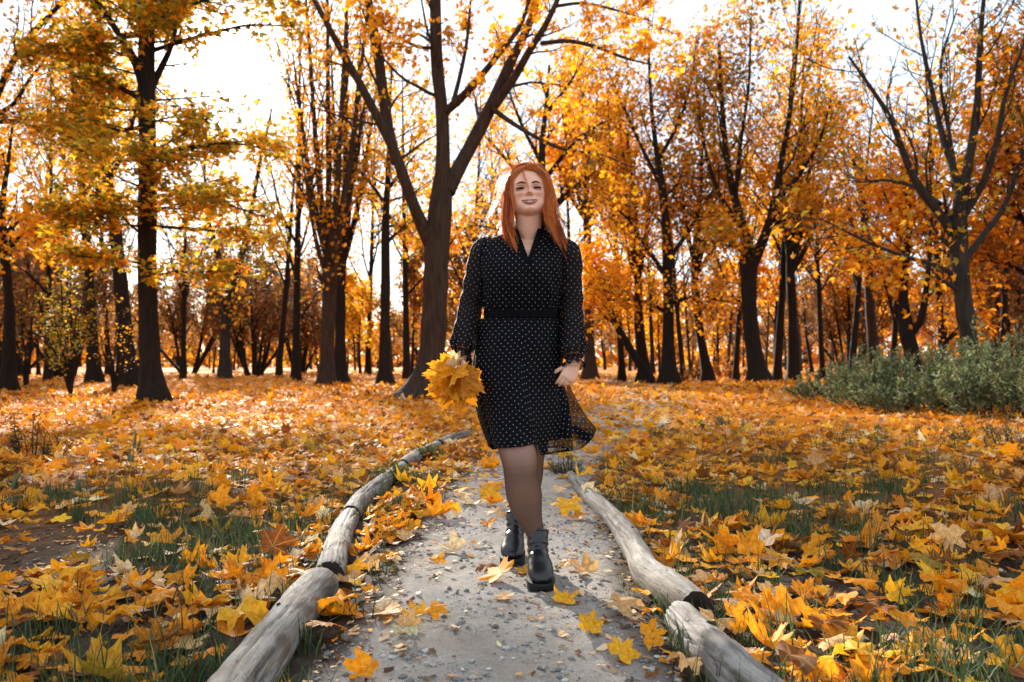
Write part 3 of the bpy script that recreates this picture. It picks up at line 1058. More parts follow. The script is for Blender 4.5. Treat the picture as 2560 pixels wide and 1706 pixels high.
class Tree:
    def __init__(self, name, base, label, group=None, seed=1, bark='bark_dark', cat='tree'):
        self.rng = np.random.default_rng(seed)
        self.base = np.array(base, float)
        self.root = empty(name, self.base, label, cat, group)
        self.wood = MB(); self.twigs = MB(); self.bark = M[bark]
        self.LV, self.LF, self.LC, self.ln = [], [], [], 0

    def limb(self, pts, n=14, sides=10, lump=.05, flare=0):
        """pts rows (x,y,z,r)."""
        q = spline(np.array(pts, float), n)
        P, r = q[:, :3], np.maximum(q[:, 3], .004)
        rr = r * (1 + lump * self.rng.standard_normal(n))
        V, F = tubes(P[None], rr[None], sides)
        if flare:
            # root buttresses on the lowest rings
            V = V.reshape(n, sides, 3)
            for k in range(min(4, n)):
                a = np.arange(sides) / sides * 6.283
                kk = 1 + flare * (1 - k / 4) ** 2 * (.35 + .65 * np.abs(np.sin(a * 2.5 + self.base[0])))
                V[k] = P[k] + (V[k] - P[k]) * kk[:, None]
            V = V.reshape(-1, 3)
        self.wood.add(V, F)
        return P[None], r[None]

    def branch(self, P, Rr, sides=4, twig=False):
        V, F = tubes(P, Rr, sides)
        (self.twigs if twig else self.wood).add(V, F)

    def leaves(self, P, per, size, weights, kind='maple', gap=None, **kw):
        V, tri, pos = leaves_on(P, per, size, self.rng, kind, **kw)
        if gap is not None:
            keep = gap(pos); V = V[keep]; pos = pos[keep]
        m, k, _ = V.shape
        nz = vnoise(pos[:, 0] * .8 + pos[:, 1] * .3, pos[:, 2] * .8 + 30, 7)
        c = palette(m, weights, .22, self.rng) * (.78 + .45 * nz)[:, None]
        self.LV.append(V.reshape(-1, 3)); self.LF.append((tri[None] + (self.ln + np.arange(m) * k)[:, None, None]).reshape(-1, tri.shape[1]))
        self.LC.append(np.repeat(np.clip(c, 0, .95), k, 0)); self.ln += m * k

    def done(self, leafmat='leaf_tree', twigmat='twig'):
        V, F, uv, col = self.wood.arrays()
        mk('trunk', V - self.base, F, self.bark, self.root)
        if self.twigs.n:
            V, F, uv, col = self.twigs.arrays()
            tag(mk('twigs', V - self.base, F, M[twigmat], self.root, smooth=False), kind='stuff')
        if self.LV:
            ws = sorted({f.shape[1] for f in self.LF})
            tag(mk('crown', np.concatenate(self.LV) - self.base, [np.concatenate([f for f in self.LF if f.shape[1] == w]) for w in ws], M[leafmat], self.root, smooth=False, col=np.concatenate(self.LC)), kind='stuff')
        return self.root


def copy_thing(root, loc, rot, sc, label, group=None):
    r = root.copy(); C.objects.link(r)
    r.location = loc; r.rotation_euler = (0, 0, rot); r.scale = (sc, sc, sc * 1.0)
    if label: r['label'] = label
    if group: r['group'] = group
    for ch in root.children:
        c = ch.copy(); C.objects.link(c); c.parent = r
    return r


def pix(Y, rows, n0=None):
    """rows (px,py,dY,width_px) -> limb rows (x,y,z,r) at distance Y+dY"""
    out = []
    for px, py, dy, w in rows:
        p = at(px, py, Y + dy)
        out.append((*p, w * S / FPX * (Y + dy) / 2))
    return out


def sun_gap(pos):
    """Opening in the foliage where the low sun stands over the path."""
    d = unit(pos - np.array([0, 0, CAM_Z])) @ np.array(sun_dir)
    rr = np.random.default_rng(8).random(len(pos))
    return (d < math.cos(R_(1.9))) & ((d < math.cos(R_(4.0))) | (rr < .35))


AUT = [(YEL, 3), (ORG, 5), (DEEP, 2)]
MIX = [(OLV, 4), (YEL, 2), (ORG, 4), (LIME, 1.2), (DEEP, 1)]
OLIVE = [(OLV, 5), (LIME, 2), (ORG, 2), (YEL, 1)]
BROWN = [(BRN, 5), (RUST, 3), (DEEP, 2)]
ORANGE = [(ORG, 5), (DEEP, 4), (YEL, 2), (RUST, 1.5)]


def layered_maple():
    Y = gdist(930)
    b = at(352, 930, Y)
    t = Tree('maple_tree', (b[0], Y, gz(b[0], Y)), 'dark maple with tiered olive and orange branches, standing before the low sun', seed=21, bark='bark_dark')
    rng = t.rng
    tr = t.limb(pix(Y, [(355, 945, 0, 74), (351, 905, 0, 56), (345, 840, 0, 46), (338, 600, 0, 43), (340, 380, 0, 40), (336, 190, 0, 37), (338, 0, 0, 30), (335, -160, 0, 22), (330, -330, 0, 12)]), 26, 14, .03, flare=.35)
    hand = [[(335, 205, 0, 26), (305, 130, -.2, 19), (268, 70, -.3, 16), (225, 5, -.5, 13), (180, -70, -.6, 8)],
            [(342, 215, 0, 20), (368, 160, .3, 15), (392, 110, .4, 12), (410, 30, .6, 9), (420, -60, .6, 5)],
            [(335, 235, 0, 16), (300, 215, -.2, 12), (255, 190, -.5, 9), (190, 175, -.8, 5)],
            [(340, 430, 0, 10), (420, 445, -.6, 8), (520, 470, -1.2, 5), (610, 500, -1.4, 2)],
            [(340, 520, 0, 9), (430, 525, .4, 7), (520, 535, .8, 5), (640, 560, 1.0, 2)],
            [(340, 470, 0, 9), (270, 480, -.6, 7), (190, 490, -1.2, 4), (130, 500, -1.4, 2)],
            [(340, 360, 0, 10), (430, 340, -.4, 8), (540, 330, -.6, 5), (640, 350, -.8, 2)],
            [(340, 610, 0, 7), (270, 595, -.5, 5), (190, 590, -1.0, 3), (140, 580, -1, 2)],
            [(340, 640, 0, 7), (400, 625, -.6, 5), (470, 625, -1.0, 3), (540, 610, -1, 2)],
            [(338, 290, 0, 10), (270, 300, .5, 8), (180, 290, .8, 5), (110, 300, 1, 2)],
            [(338, 120, 0, 12), (440, 90, .3, 9), (560, 60, .4, 6), (680, 60, .5, 3)],
            [(338, 60, 0, 12), (440, 10, -.5, 9), (560, -20, -.8, 6), (690, -10, -.9, 3)],
            [(338, 80, 0, 12), (250, 90, -.5, 8), (150, 100, -.8, 5), (60, 130, -.9, 3)],
            [(338, 20, 0, 12), (260, -30, .5, 8), (150, -40, .8, 5), (50, -30, .9, 3)]]
    LPs = []
    for h in hand:
        P, r = t.limb(pix(Y, h), 12, 7, .03)
        LPs.append((P, r))
    P1 = np.concatenate([spline(p[0], 10)[None] for p, r in LPs[3:]]); R1 = np.concatenate([np.interp(np.linspace(0, 1, 10), np.linspace(0, 1, r.shape[1]), r[0])[None] for p, r in LPs[3:]])
    A, ra = grow(tr[0], tr[1], 30, (.30, .80), 1.40, .22, 8, .16, .02, .10, .45, rng, lmax=2.9, minlen=1.7)
    t.branch(A, ra, 5)
    B2, r2 = grow(P1, R1, 13, (.15, 1), .95, .42, 6, .6, .02, .12, .7, rng, lmax=.95, minlen=.35)
    A2, ra2 = grow(A, ra, 8, (.2, 1), .95, .45, 6, .6, .02, .12, .65, rng, lmax=.9, minlen=.3)
    H2, rh2 = grow(np.concatenate([spline(p[0], 10)[None] for p, r in LPs[:3]]), np.concatenate([np.interp(np.linspace(0, 1, 10), np.linspace(0, 1, r.shape[1]), r[0])[None] for p, r in LPs[:3]]), 9, (.25, 1), 1.0, .6, 7, .4, .05, .12, .4, rng, lmax=1.5)
    for q, r in ((B2, r2), (A2, ra2), (H2, rh2)):
        t.branch(q, np.maximum(r, .004), 3, True)
    B3, r3 = grow(np.concatenate([B2[:, ::1], A2, ]), np.concatenate([r2, ra2]), 3, (.3, 1), .8, .5, 4, .6, .0, .15, .6, rng, lmax=.4)
    H3, r3h = grow(H2, rh2, 5, (.2, 1), .8, .5, 4, .6, .0, .15, .5, rng, lmax=.6)
    top = np.concatenate([B3, H3]);
    t.branch(top, np.maximum(np.concatenate([r3, r3h]), .003), 3, True)
    w = [(OLV, 7), (LIME, 3), (ORG, 3), (YEL, 2.5), (DEEP, 1), (GRN, 1)]
    t.leaves(B2, 24, .095, w, 'maple', sun_gap, spread=.15, flatn=.30, droop=.5)
    t.leaves(A2, 12, .095, w, 'maple', sun_gap, spread=.15, flatn=.30, droop=.5)
    t.leaves(B3, 8, .090, w, 'maple', sun_gap, spread=.12, flatn=.30, droop=.5)
    t.leaves(H3, 10, .085, w, 'maple', sun_gap, spread=.14, flatn=.2)
    t.done()


def centre_tree():
    Y = gdist(918)
    b = at(975, 918, Y)
    t = Tree('forked_maple', (b[0], Y, gz(b[0], Y)), 'tall forked brown maple nearly bare of leaves, just behind the walking person', seed=5, bark='bark_brown')
    rng = t.rng
    tr = t.limb(pix(Y, [(962, 930, 0, 120), (968, 905, 0, 88), (985, 860, 0, 68), (995, 780, 0, 60), (1001, 650, 0, 58), (1005, 560, 0, 60), (1010, 500, 0, 56), (1015, 440, 0, 50), (1018, 400, 0, 38)]), 26, 16, .03, flare=.3)
    limbs = [
        [(1016, 430, 0, 38), (1018, 340, 0, 33), (1015, 250, 0, 30), (1004, 150, .1, 29), (1000, 0, .2, 27), (996, -150, .2, 20), (990, -330, .2, 8)],
        [(990, 560, 0, 40), (962, 500, -.3, 30), (935, 430, -.6, 27), (905, 345, -.8, 25), (862, 260, -1.0, 21), (815, 170, -1.2, 18), (770, 90, -1.4, 15), (722, 0, -1.6, 12), (670, -90, -1.7, 7)],
        [(912, 375, -.7, 24), (893, 300, -.5, 25), (880, 215, -.3, 25), (868, 120, -.1, 23), (846, 0, 0, 20), (836, -140, 0, 12), (830, -260, 0, 5)],
        [(1026, 440, 0, 42), (1060, 375, .2, 36), (1098, 305, .4, 33), (1135, 230, .6, 30), (1170, 150, .8, 25), (1205, 80, 1.0, 20), (1236, 0, 1.1, 16), (1265, -90, 1.2, 9)],
        [(1120, 262, .5, 25), (1175, 190, .3, 20), (1215, 120, .1, 17), (1255, 55, 0, 14), (1285, -10, -.1, 11), (1310, -90, -.2, 6)],
        [(1018, 262, 0, 22), (1060, 225, -.3, 19), (1105, 175, -.5, 16), (1150, 120, -.7, 13), (1195, 60, -.8, 11), (1222, -20, -.9, 7)],
        [(1040, 240, -.2, 12), (1058, 170, -.2, 10), (1072, 100, -.3, 8), (1080, 20, -.3, 6), (1085, -60, -.3, 3)],
        [(1128, 248, .5, 15), (1180, 285, -.4, 11), (1240, 320, -1.2, 9), (1300, 345, -1.8, 7), (1380, 355, -2.4, 5), (1450, 385, -2.8, 2)],
        [(1008, 110, .1, 10), (960, 108, -.3, 8), (915, 85, -.6, 6), (870, 60, -1, 3)],
        [(1245, 100, 0, 12), (1310, 95, -.6, 10), (1380, 112, -1.2, 8), (1440, 135, -1.7, 6), (1510, 152, -2, 3)],
        [(1275, 15, 0, 9), (1340, 8, -.4, 7), (1420, 25, -.8, 5), (1500, 50, -1, 3)],
    ]
    L1, R1 = [], []
    for h in limbs:
        P, r = t.limb(pix(Y, h), 16, 8, .03)
        L1.append(spline(P[0], 12)); R1.append(np.interp(np.linspace(0, 1, 12), np.linspace(0, 1, 16), r[0]))
    L1 = np.array(L1); R1 = np.array(R1)
    A, ra = grow(L1, R1, 9, (.25, 1), .85, .34, 9, .32, .06, .14, 0, rng, lmax=2.6, minlen=.7)
    t.branch(A, np.maximum(ra, .008), 4)
    B, rb = grow(A, ra, 6, (.15, 1), .8, .5, 6, .55, .03, .16, 0, rng, lmax=1.2, minlen=.3)
    t.branch(B, np.maximum(rb, .005), 3, True)
    D, rd = grow(B, rb, 4, (.2, 1), .8, .5, 3, .6, .03, .18, 0, rng, lmax=.5)
    t.branch(D, np.maximum(rd, .0035), 3, True)
    sel = rng.random(len(D)) < .60
    t.leaves(D[sel], 2, .075, [(YEL, 5), (ORG, 4), (DEEP, 1)], 'mid', sun_gap, spread=.05, droop=.9, tr=(.6, 1))
    sel = rng.random(len(D)) < .12
    t.leaves(D[sel], 4, .080, [(YEL, 5), (ORG, 4), (DEEP, 1)], 'mid', sun_gap, spread=.10, droop=.9, tr=(.6, 1))
    t.done()


def tree_auto(name, px, py, wpx, label, trunk, limbs, seed, bark='bark_dark', leaf=ORANGE, dens=1.0, size=.10, kind='maple', k1=8, k2=6, k3=3, len1=.42, up=.10, ang=.75, group=None, lmax1=3.2, flat=0., Ymax=None, wide=1.0, extra=None, twigmat='twig', per=(3, 4)):
    """Tree from the picture rows of its trunk and main limbs, the rest grown."""
    Y = gdist(py)
    if Ymax: Y = min(Y, Ymax)
    b = at(px, py, Y)
    z0 = float(gz(b[0], Y))
    t = Tree(name, (b[0], Y, z0), label, group, seed, bark)
    rng = t.rng
    rows = [(px, py + 12, 0, wpx * 1.75), (px, py - 12, 0, wpx * 1.25)] + trunk
    rows = pix(Y, rows)
    r0 = list(rows[0]); r0[2] = z0 - .15; rows[0] = tuple(r0)
    r1 = list(rows[1]); r1[2] = max(r1[2], z0 + .15); rows[1] = tuple(r1)
    Pt, Rt = t.limb(rows, 18, 10, .04, flare=.35)
    L1 = [spline(Pt[0][6:], 12)]; R1 = [np.interp(np.linspace(0, 1, 12), np.linspace(0, 1, len(Pt[0]) - 6), Rt[0][6:])]
    for h in limbs:
        P, r = t.limb(pix(Y, h), 12, 7, .04)
        L1.append(P[0]); R1.append(r[0])
    L1 = np.array(L1); R1 = np.array(R1)
    A, ra = grow(L1, R1, k1, (.22, 1), ang, len1, 8, .40, up, .13, flat, rng, lmax=lmax1, minlen=1.1)
    t.branch(A, np.maximum(ra, .012), 4)
    B, rb = grow(A, ra, k2, (.15, 1), .8, .52, 5, .55, up * .5, .16, flat, rng, lmax=1.4 * wide, minlen=.35)
    t.branch(B, np.maximum(rb, .007), 3, True)
    if k3:
        D, rd = grow(B, rb, k3, (.2, 1), .8, .5, 3, .6, .02, .18, flat, rng, lmax=.7 * wide)
        t.branch(D, np.maximum(rd, .005), 3, True)
    else:
        D = B
    if dens > 0:
        s1 = rng.random(len(D)) < dens
        t.leaves(D[s1], int(per[0] * 2.0), size, leaf, kind, sun_gap, spread=.34, droop=.6, flatn=flat)
        s2 = rng.random(len(B)) < dens
        t.leaves(B[s2], int(per[1] * 2.0), size, leaf, kind, sun_gap, spread=.40, droop=.6, flatn=flat)
    t.done(twigmat=twigmat)
    return t.root


def up_limbs(x, y, w, tops, dys=None, bend=.35):
    """Upright limbs fanning from a fork at (x,y) to the given top points."""
    out = []
    for i, (tx, ty) in enumerate(tops):
        dy = (dys[i] if dys else ((i % 3) - 1) * .9)
        mx = x + (tx - x) * (.45 + bend * .3); my = y + (ty - y) * .42
        out.append([(x, y + 8, 0, w), ((x + mx) / 2 + (mx - x) * .1, (y + my) / 2, dy * .25, w * .82), (mx, my, dy * .5, w * .66), ((mx + tx) / 2, (my + ty) / 2, dy * .8, w * .45), (tx, ty, dy, w * .16)])
    return out


layered_maple()
centre_tree()

# pair of forked trees left of the centre tree
tree_auto('park_tree', 750, 888, 32, 'upright many-stemmed tree with orange leaves, in front of its darker twin', [(752, 800, 0, 31), (756, 700, 0, 31), (758, 610, 0, 32), (762, 560, 0, 25), (765, 500, 0, 18)],
          up_limbs(758, 605, 19, [(672, 120), (700, -60), (752, -120), (800, -60), (858, -100), (846, 190)]) + [[(752, 640, 0, 13), (728, 560, -.5, 11), (712, 470, -.8, 8), (690, 330, -1, 4)]],
          31, 'bark_brown', [(ORG, 5), (DEEP, 3), (YEL, 2)], .42, .095, k1=9, k2=5, k3=2, up=.16, ang=.55)
tree_auto('park_tree', 782, 882, 26, 'slim dark tree close behind the upright many-stemmed one', [(782, 800, .0, 26), (782, 700, 0, 24), (785, 610, 0, 22), (790, 540, 0, 19), (800, 440, 0, 14)],
          up_limbs(787, 600, 17, [(830, 60), (760, 100), (870, 170), (800, -60)]), 32, 'bark_dark', [(ORG, 4), (DEEP, 3), (YEL, 3), (OLV, 1)], .45, .11, k1=7, k2=5, k3=2)
tree_auto('park_tree', 884, 887, 25, 'slim straight dark tree between the twins and the big forked maple', [(884, 780, 0, 24), (886, 650, 0, 22), (886, 520, 0, 18), (892, 400, 0, 13), (895, 280, 0, 8), (900, 160, 0, 4)],
          [[(886, 470, 0, 10), (850, 420, .5, 7), (815, 380, .8, 3)], [(888, 440, 0, 10), (925, 390, -.5, 7), (960, 350, -.8, 3)], [(886, 560, 0, 9), (930, 520, .6, 6), (965, 500, .9, 3)]],
          33, 'bark_dark', [(YEL, 4), (ORG, 3), (OLV, 2), (LIME, 1)], .6, .115, k1=8, k2=6, k3=1, lmax1=2.2, up=.02, ang=1.1)
# Y shaped tree
tree_auto('park_tree', 516, 876, 25, 'grey trunk parting into a clear Y, in front of brown thicket', [(517, 800, 0, 24), (519, 740, 0, 24), (524, 690, 0, 27), (530, 655, 0, 24)],
          [[(522, 670, 0, 17), (510, 620, 0, 15), (498, 570, 0, 13), (478, 500, .3, 9), (470, 380, .6, 5), (480, 240, .8, 3)], [(530, 670, 0, 17), (546, 620, 0, 16), (562, 560, 0, 14), (580, 470, -.4, 11), (600, 360, -.8, 8), (625, 250, -1, 4)]],
          34, 'bark_grey', [(YEL, 4), (OLV, 3), (ORG, 3)], .35, .14, k1=6, k2=5, k3=1, lmax1=3)
# trees at the left
tree_auto('park_tree', 216, 882, 24, 'leaning slim tree behind the yellow-green sapling', [(212, 780, 0, 24), (205, 640, 0, 20), (196, 520, 0, 18), (188, 400, 0, 16), (182, 300, 0, 13), (172, 200, 0, 9)],
          up_limbs(186, 370, 13, [(155, 60), (210, 30), (235, -80), (100, 110)]) + [[(200, 560, 0, 8), (165, 450, 0, 6), (120, 400, 0, 4), (80, 330, 0, 2)]], 35, 'bark_dark', [(ORG, 4), (YEL, 3), (OLV, 3), (DEEP, 1)], .40, .12, k1=7, k2=5, k3=2)
tree_auto('park_tree', 296, 886, 38, 'thick dark tree rising just behind the layered maple', [(290, 800, 0, 34), (280, 680, 0, 31), (266, 540, 0, 27), (250, 430, 0, 24), (238, 330, 0, 22), (232, 200, 0, 17), (228, 60, 0, 11), (224, -100, 0, 5)],
          [[(262, 520, 0, 13), (225, 440, .4, 10), (205, 390, .6, 8), (170, 330, .8, 4)], [(246, 420, 0, 13), (290, 340, -.4, 10), (310, 260, -.8, 7), (330, 180, -1, 4)], [(236, 300, 0, 11), (200, 220, .4, 9), (180, 140, .8, 6), (150, 40, 1, 3)]],
          36, 'bark_dark', [(ORG, 4), (YEL, 3), (OLV, 3), (DEEP, 1)], .42, .12, k1=8, k2=6, k3=2)
tree_auto('park_tree', 20, 874, 26, 'dark trunk by the edge behind yellow hanging leaves', [(22, 780, 0, 25), (20, 680, 0, 22), (8, 560, 0, 19), (4, 480, 0, 15), (18, 380, 0, 10), (30, 280, 0, 5)],
          [[(10, 590, 0, 10), (50, 540, -.5, 7), (95, 520, -1, 4)], [(6, 540, 0, 10), (60, 500, -.6, 7), (120, 490, -1, 3)]], 37, 'bark_dark', [(ORG, 5), (YEL, 4), (OLV, 1)], .6, .12, k1=7, k2=5, k3=2, lmax1=2.0, Ymax=26)
# tree standing outside the picture whose thick bough arches in at the top left
tree_auto('park_tree', -120, 905, 40, 'tree out of frame whose dark bough arches in at the top corner', [(-118, 780, 0, 38), (-112, 600, 0, 34), (-100, 430, 0, 30), (-60, 310, 0, 26)],
          [[(-62, 320, 0, 22), (-10, 225, -.3, 17), (20, 160, -.4, 15), (60, 95, -.5, 13), (110, 40, -.6, 11), (160, -10, -.7, 8), (210, -70, -.8, 4)], [(-40, 280, 0, 11), (30, 240, -.6, 9), (70, 180, -.8, 7), (110, 130, -1, 4)], [(-90, 400, 0, 14), (-20, 290, -.5, 11), (50, 280, -.8, 8), (130, 330, -1, 5), (200, 350, -1.1, 3)]],
          38, 'bark_dark', [(ORG, 4), (OLV, 3), (YEL, 2)], .40, .075, k1=9, k2=6, k3=3, lmax1=2.4)

# right side
tree_auto('oak_tree', 1745, 889, 36, 'dark curving oak with an olive and orange crown, left of the slim straight tree', [(1735, 830, 0, 36), (1724, 740, 0, 34), (1720, 650, 0, 36), (1722, 600, 0, 36), (1712, 540, 0, 26), (1692, 470, 0, 20), (1672, 380, 0, 15), (1660, 250, 0, 11), (1652, 100, 0, 7)],
          [[(1724, 620, 0, 28), (1750, 560, -.3, 25), (1775, 490, -.6, 20), (1790, 400, -.8, 15), (1812, 280, -1, 11), (1830, 120, -1.2, 8), (1840, -60, -1.2, 5)],
           [(1700, 520, 0, 13), (1650, 440, .6, 10), (1620, 340, 1, 7), (1600, 200, 1.2, 4)], [(1780, 470, -.6, 13), (1830, 410, -1, 10), (1880, 330, -1.4, 7), (1910, 230, -1.6, 4)],
           [(1690, 460, 0, 12), (1700, 340, -1, 9), (1720, 200, -1.4, 7), (1725, 40, -1.6, 4)], [(1765, 520, -.5, 11), (1820, 500, -1, 8), (1870, 490, -1.6, 4)], [(1735, 600, 0, 10), (1690, 570, -.8, 7), (1640, 560, -1.4, 4)]],
          41, 'bark_dark', [(ORG, 4), (OLV, 4), (DEEP, 2.5), (YEL, 1.2), (LIME, 1)], .62, .10, 'maple', k1=10, k2=8, k3=3, per=(2, 3))
tree_auto('oak_tree', 1824, 884, 25, 'slim straight dark tree right beside the curving oak', [(1823, 800, 0, 24), (1820, 700, 0, 22), (1816, 600, 0, 19), (1826, 520, 0, 15), (1836, 420, 0, 11), (1850, 280, 0, 7)],
          up_limbs(1818, 620, 14, [(1870, 330), (1790, 330), (1905, 420), (1850, 60), (1890, 120)]), 42, 'bark_dark', [(ORG, 4), (OLV, 3), (DEEP, 3), (YEL, 1)], .8, .11, k1=9, k2=7, k3=2, per=(2, 3))
tree_auto('oak_tree', 1536, 884, 30, 'full rust-orange tree with dark low boughs, nearest the walker on the path side', [(1535, 800, 0, 28), (1536, 700, 0, 26), (1532, 560, 0, 22), (1524, 450, 0, 18), (1512, 370, 0, 14), (1500, 280, 0, 10), (1492, 160, 0, 7), (1490, 40, 0, 3)],
          [[(1534, 640, 0, 12), (1480, 560, -.6, 9), (1440, 500, -1, 6), (1400, 470, -1.4, 3)], [(1534, 600, 0, 12), (1590, 520, .6, 9), (1630, 450, 1, 6), (1660, 400, 1.4, 3)], [(1536, 700, 0, 11), (1600, 680, -.8, 8), (1650, 690, -1.3, 5), (1700, 700, -1.6, 2)],
           [(1536, 720, 0, 11), (1470, 690, -.8, 8), (1420, 690, -1.3, 5), (1380, 690, -1.6, 2)], [(1520, 430, 0, 11), (1470, 330, .6, 8), (1430, 240, 1, 5), (1400, 170, 1.3, 3)], [(1512, 370, 0, 10), (1560, 280, -.6, 8), (1590, 180, -1, 5), (1600, 80, -1.3, 3)], [(1528, 520, 0, 9), (1450, 440, .9, 6), (1380, 400, 1.5, 3)]],
          43, 'bark_dark', [(ORG, 5), (DEEP, 3.5), (RUST, 1), (YEL, 2), (OLV, 2)], .72, .10, k1=10, k2=8, k3=3, up=.03, ang=1.0, per=(2, 3))
tree_auto('oak_tree', 1482, 880, 26, 'dark tree leaning toward the path, touching the rust-orange one', [(1476, 820, 0, 24), (1468, 740, 0, 22), (1466, 640, 0, 19), (1460, 520, 0, 15), (1450, 400, 0, 10), (1440, 300, 0, 6)],
          up_limbs(1466, 640, 13, [(1400, 360), (1500, 380), (1420, 240)]), 44, 'bark_dark', [(ORG, 5), (YEL, 3), (DEEP, 2)], .8, .12, k1=8, k2=6, k3=2, per=(2, 3))
tree_auto('oak_tree', 1490, 882, 20, 'crooked thin trunk slanting steeply beside the leaning dark tree', [(1465, 830, 0, 19), (1435, 780, 0, 17), (1412, 740, 0, 15), (1400, 700, 0, 12), (1380, 620, 0, 8)],
          [[(1405, 720, 0, 8), (1380, 650, .4, 6), (1350, 590, .6, 3)]], 45, 'bark_dark', [(ORG, 4), (YEL, 4)], .9, .13, k1=7, k2=6, k3=2)
tree_auto('oak_tree', 1356, 869, 24, 'brown straight trunk just past the walker\'s elbow', [(1354, 780, 0, 23), (1352, 680, 0, 22), (1350, 560, 0, 19), (1346, 440, 0, 15), (1345, 330, 0, 10), (1340, 220, 0, 5)],
          up_limbs(1348, 500, 13, [(1290, 250), (1400, 230), (1430, 330), (1270, 350), (1340, 120)]), 46, 'bark_brown', [(ORG, 5), (YEL, 4), (DEEP, 2)], .8, .17, k1=9, k2=7, k3=2, Ymax=42, per=(2, 3), lmax1=4)
tree_auto('oak_tree', 1628, 881, 22, 'slanting dark tree between the rust-orange tree and the curving oak', [(1618, 820, 0, 22), (1605, 740, 0, 21), (1596, 640, 0, 18), (1600, 540, 0, 14), (1610, 420, 0, 9), (1615, 300, 0, 5)],
          up_limbs(1600, 620, 12, [(1560, 380), (1650, 360), (1690, 470), (1620, 150)]), 47, 'bark_dark', [(DEEP, 3), (OLV, 4), (ORG, 3), (GRN, 1)], .9, .12, k1=9, k2=6, k3=2, per=(2, 3))
tree_auto('bare_tree', 2236, 900, 42, 'big bare grey tree with many upright limbs behind the sage bushes', [(2232, 820, 0, 41), (2215, 700, 0, 38), (2205, 600, 0, 38), (2200, 530, 0, 42), (2206, 480, 0, 34), (2215, 430, 0, 27)],
          [[(2198, 545, 0, 26), (2150, 480, -.2, 22), (2105, 420, -.4, 19), (2075, 350, -.6, 16), (2050, 280, -.8, 13), (2000, 200, -1, 9), (1950, 130, -1.1, 5)],
           [(2206, 470, 0, 22), (2195, 400, .2, 18), (2170, 330, .4, 15), (2140, 200, .6, 11), (2115, 80, .7, 8), (2100, -60, .8, 4)],
           [(2214, 440, 0, 24), (2230, 350, 0, 20), (2245, 250, 0, 17), (2250, 130, 0, 13), (2260, 0, 0, 9), (2270, -140, 0, 5)],
           [(2210, 500, 0, 19), (2255, 430, -.3, 16), (2290, 330, -.6, 13), (2310, 220, -.8, 10), (2350, 110, -1, 6), (2390, 0, -1.1, 3)],
           [(2214, 600, 0, 17), (2260, 540, .3, 14), (2310, 470, .6, 11), (2350, 350, .8, 8), (2400, 240, 1, 4)],
           [(2206, 640, 0, 14), (2150, 610, -.3, 11), (2080, 590, -.6, 9), (2000, 560, -.9, 7), (1930, 525, -1.1, 4), (1860, 490, -1.2, 2)],
           [(2160, 470, -.2, 13), (2100, 430, .4, 10), (2040, 415, .8, 7), (1970, 420, 1, 3)],
           [(2205, 540, 0, 15), (2200, 440, .4, 12), (2180, 300, .6, 9), (2160, 160, .7, 6), (2200, 20, .7, 3)]],
          51, 'bark_grey', [(OLV, 3), (ORG, 3)], .10, .09, k1=8, k2=6, k3=3, up=.10, ang=.65, len1=.36, Ymax=17.0)
tree_auto('park_tree', 2104, 880, 33, 'dark leaning tree forking low among the sage bushes', [(2098, 820, 0, 33), (2084, 770, 0, 34), (2080, 740, 0, 32), (2075, 680, 0, 20), (2082, 600, 0, 17), (2088, 500, 0, 13), (2070, 380, 0, 8)],
          [[(2092, 770, 0, 19), (2115, 740, -.3, 17), (2125, 690, -.5, 14), (2135, 600, -.7, 11), (2140, 480, -.8, 7), (2135, 360, -.9, 4)], [(2078, 750, 0, 12), (2050, 715, .3, 9), (2040, 670, .5, 7), (2005, 600, .6, 4)],
           [(2080, 600, 0, 9), (2060, 520, .3, 7), (2030, 440, .5, 4)]],
          52, 'bark_dark', [(ORG, 6), (YEL, 3), (DEEP, 2)], .65, .12, k1=9, k2=6, k3=2, Ymax=24, lmax1=2.2)
tree_auto('park_tree', 2150, 872, 17, 'thin crooked tree bending away from the dark leaning fork', [(2155, 830, 0, 16), (2165, 800, 0, 14), (2185, 775, 0, 11), (2205, 750, 0, 8), (2225, 700, 0, 4)], [], 53, 'bark_dark', [(ORG, 5), (DEEP, 3)], .6, .12, k1=7, k2=6, k3=1, Ymax=27)
tree_auto('park_tree', 2012, 868, 23, 'grey tree with thin leafless fan behind the sage bushes', [(2005, 780, 0, 23), (1998, 690, 0, 21), (1995, 600, 0, 18), (1985, 500, 0, 13), (1970, 420, 0, 8), (1955, 330, 0, 4)],
          up_limbs(1996, 620, 11, [(1940, 420), (2030, 400), (1910, 520)]), 54, 'bark_grey', [(ORG, 4), (BRN, 3)], .25, .12, k1=9, k2=7, k3=2, Ymax=38)
tree_auto('park_tree', 2380, 880, 40, 'broad orange maple whose leaves fill the outer edge beyond the bare grey tree', [(2378, 780, 0, 38), (2376, 600, 0, 34), (2380, 450, 0, 28), (2385, 300, 0, 20), (2390, 100, 0, 10)],
          [[(2376, 560, 0, 14), (2330, 470, .5, 11), (2280, 430, .8, 8), (2240, 400, 1, 4)], [(2378, 480, 0, 14), (2330, 380, -.4, 10), (2290, 300, -.8, 6)], [(2382, 380, 0, 14), (2330, 240, .6, 10), (2300, 130, 1, 6)], [(2376, 640, 0, 12), (2320, 610, .5, 9), (2260, 600, .9, 5), (2220, 610, 1, 3)]],
          55, 'bark_dark', [(DEEP, 5), (ORG, 4), (RUST, 3), (OLV, 2)], .9, .11, k1=10, k2=8, k3=2, Ymax=24, per=(2, 3))
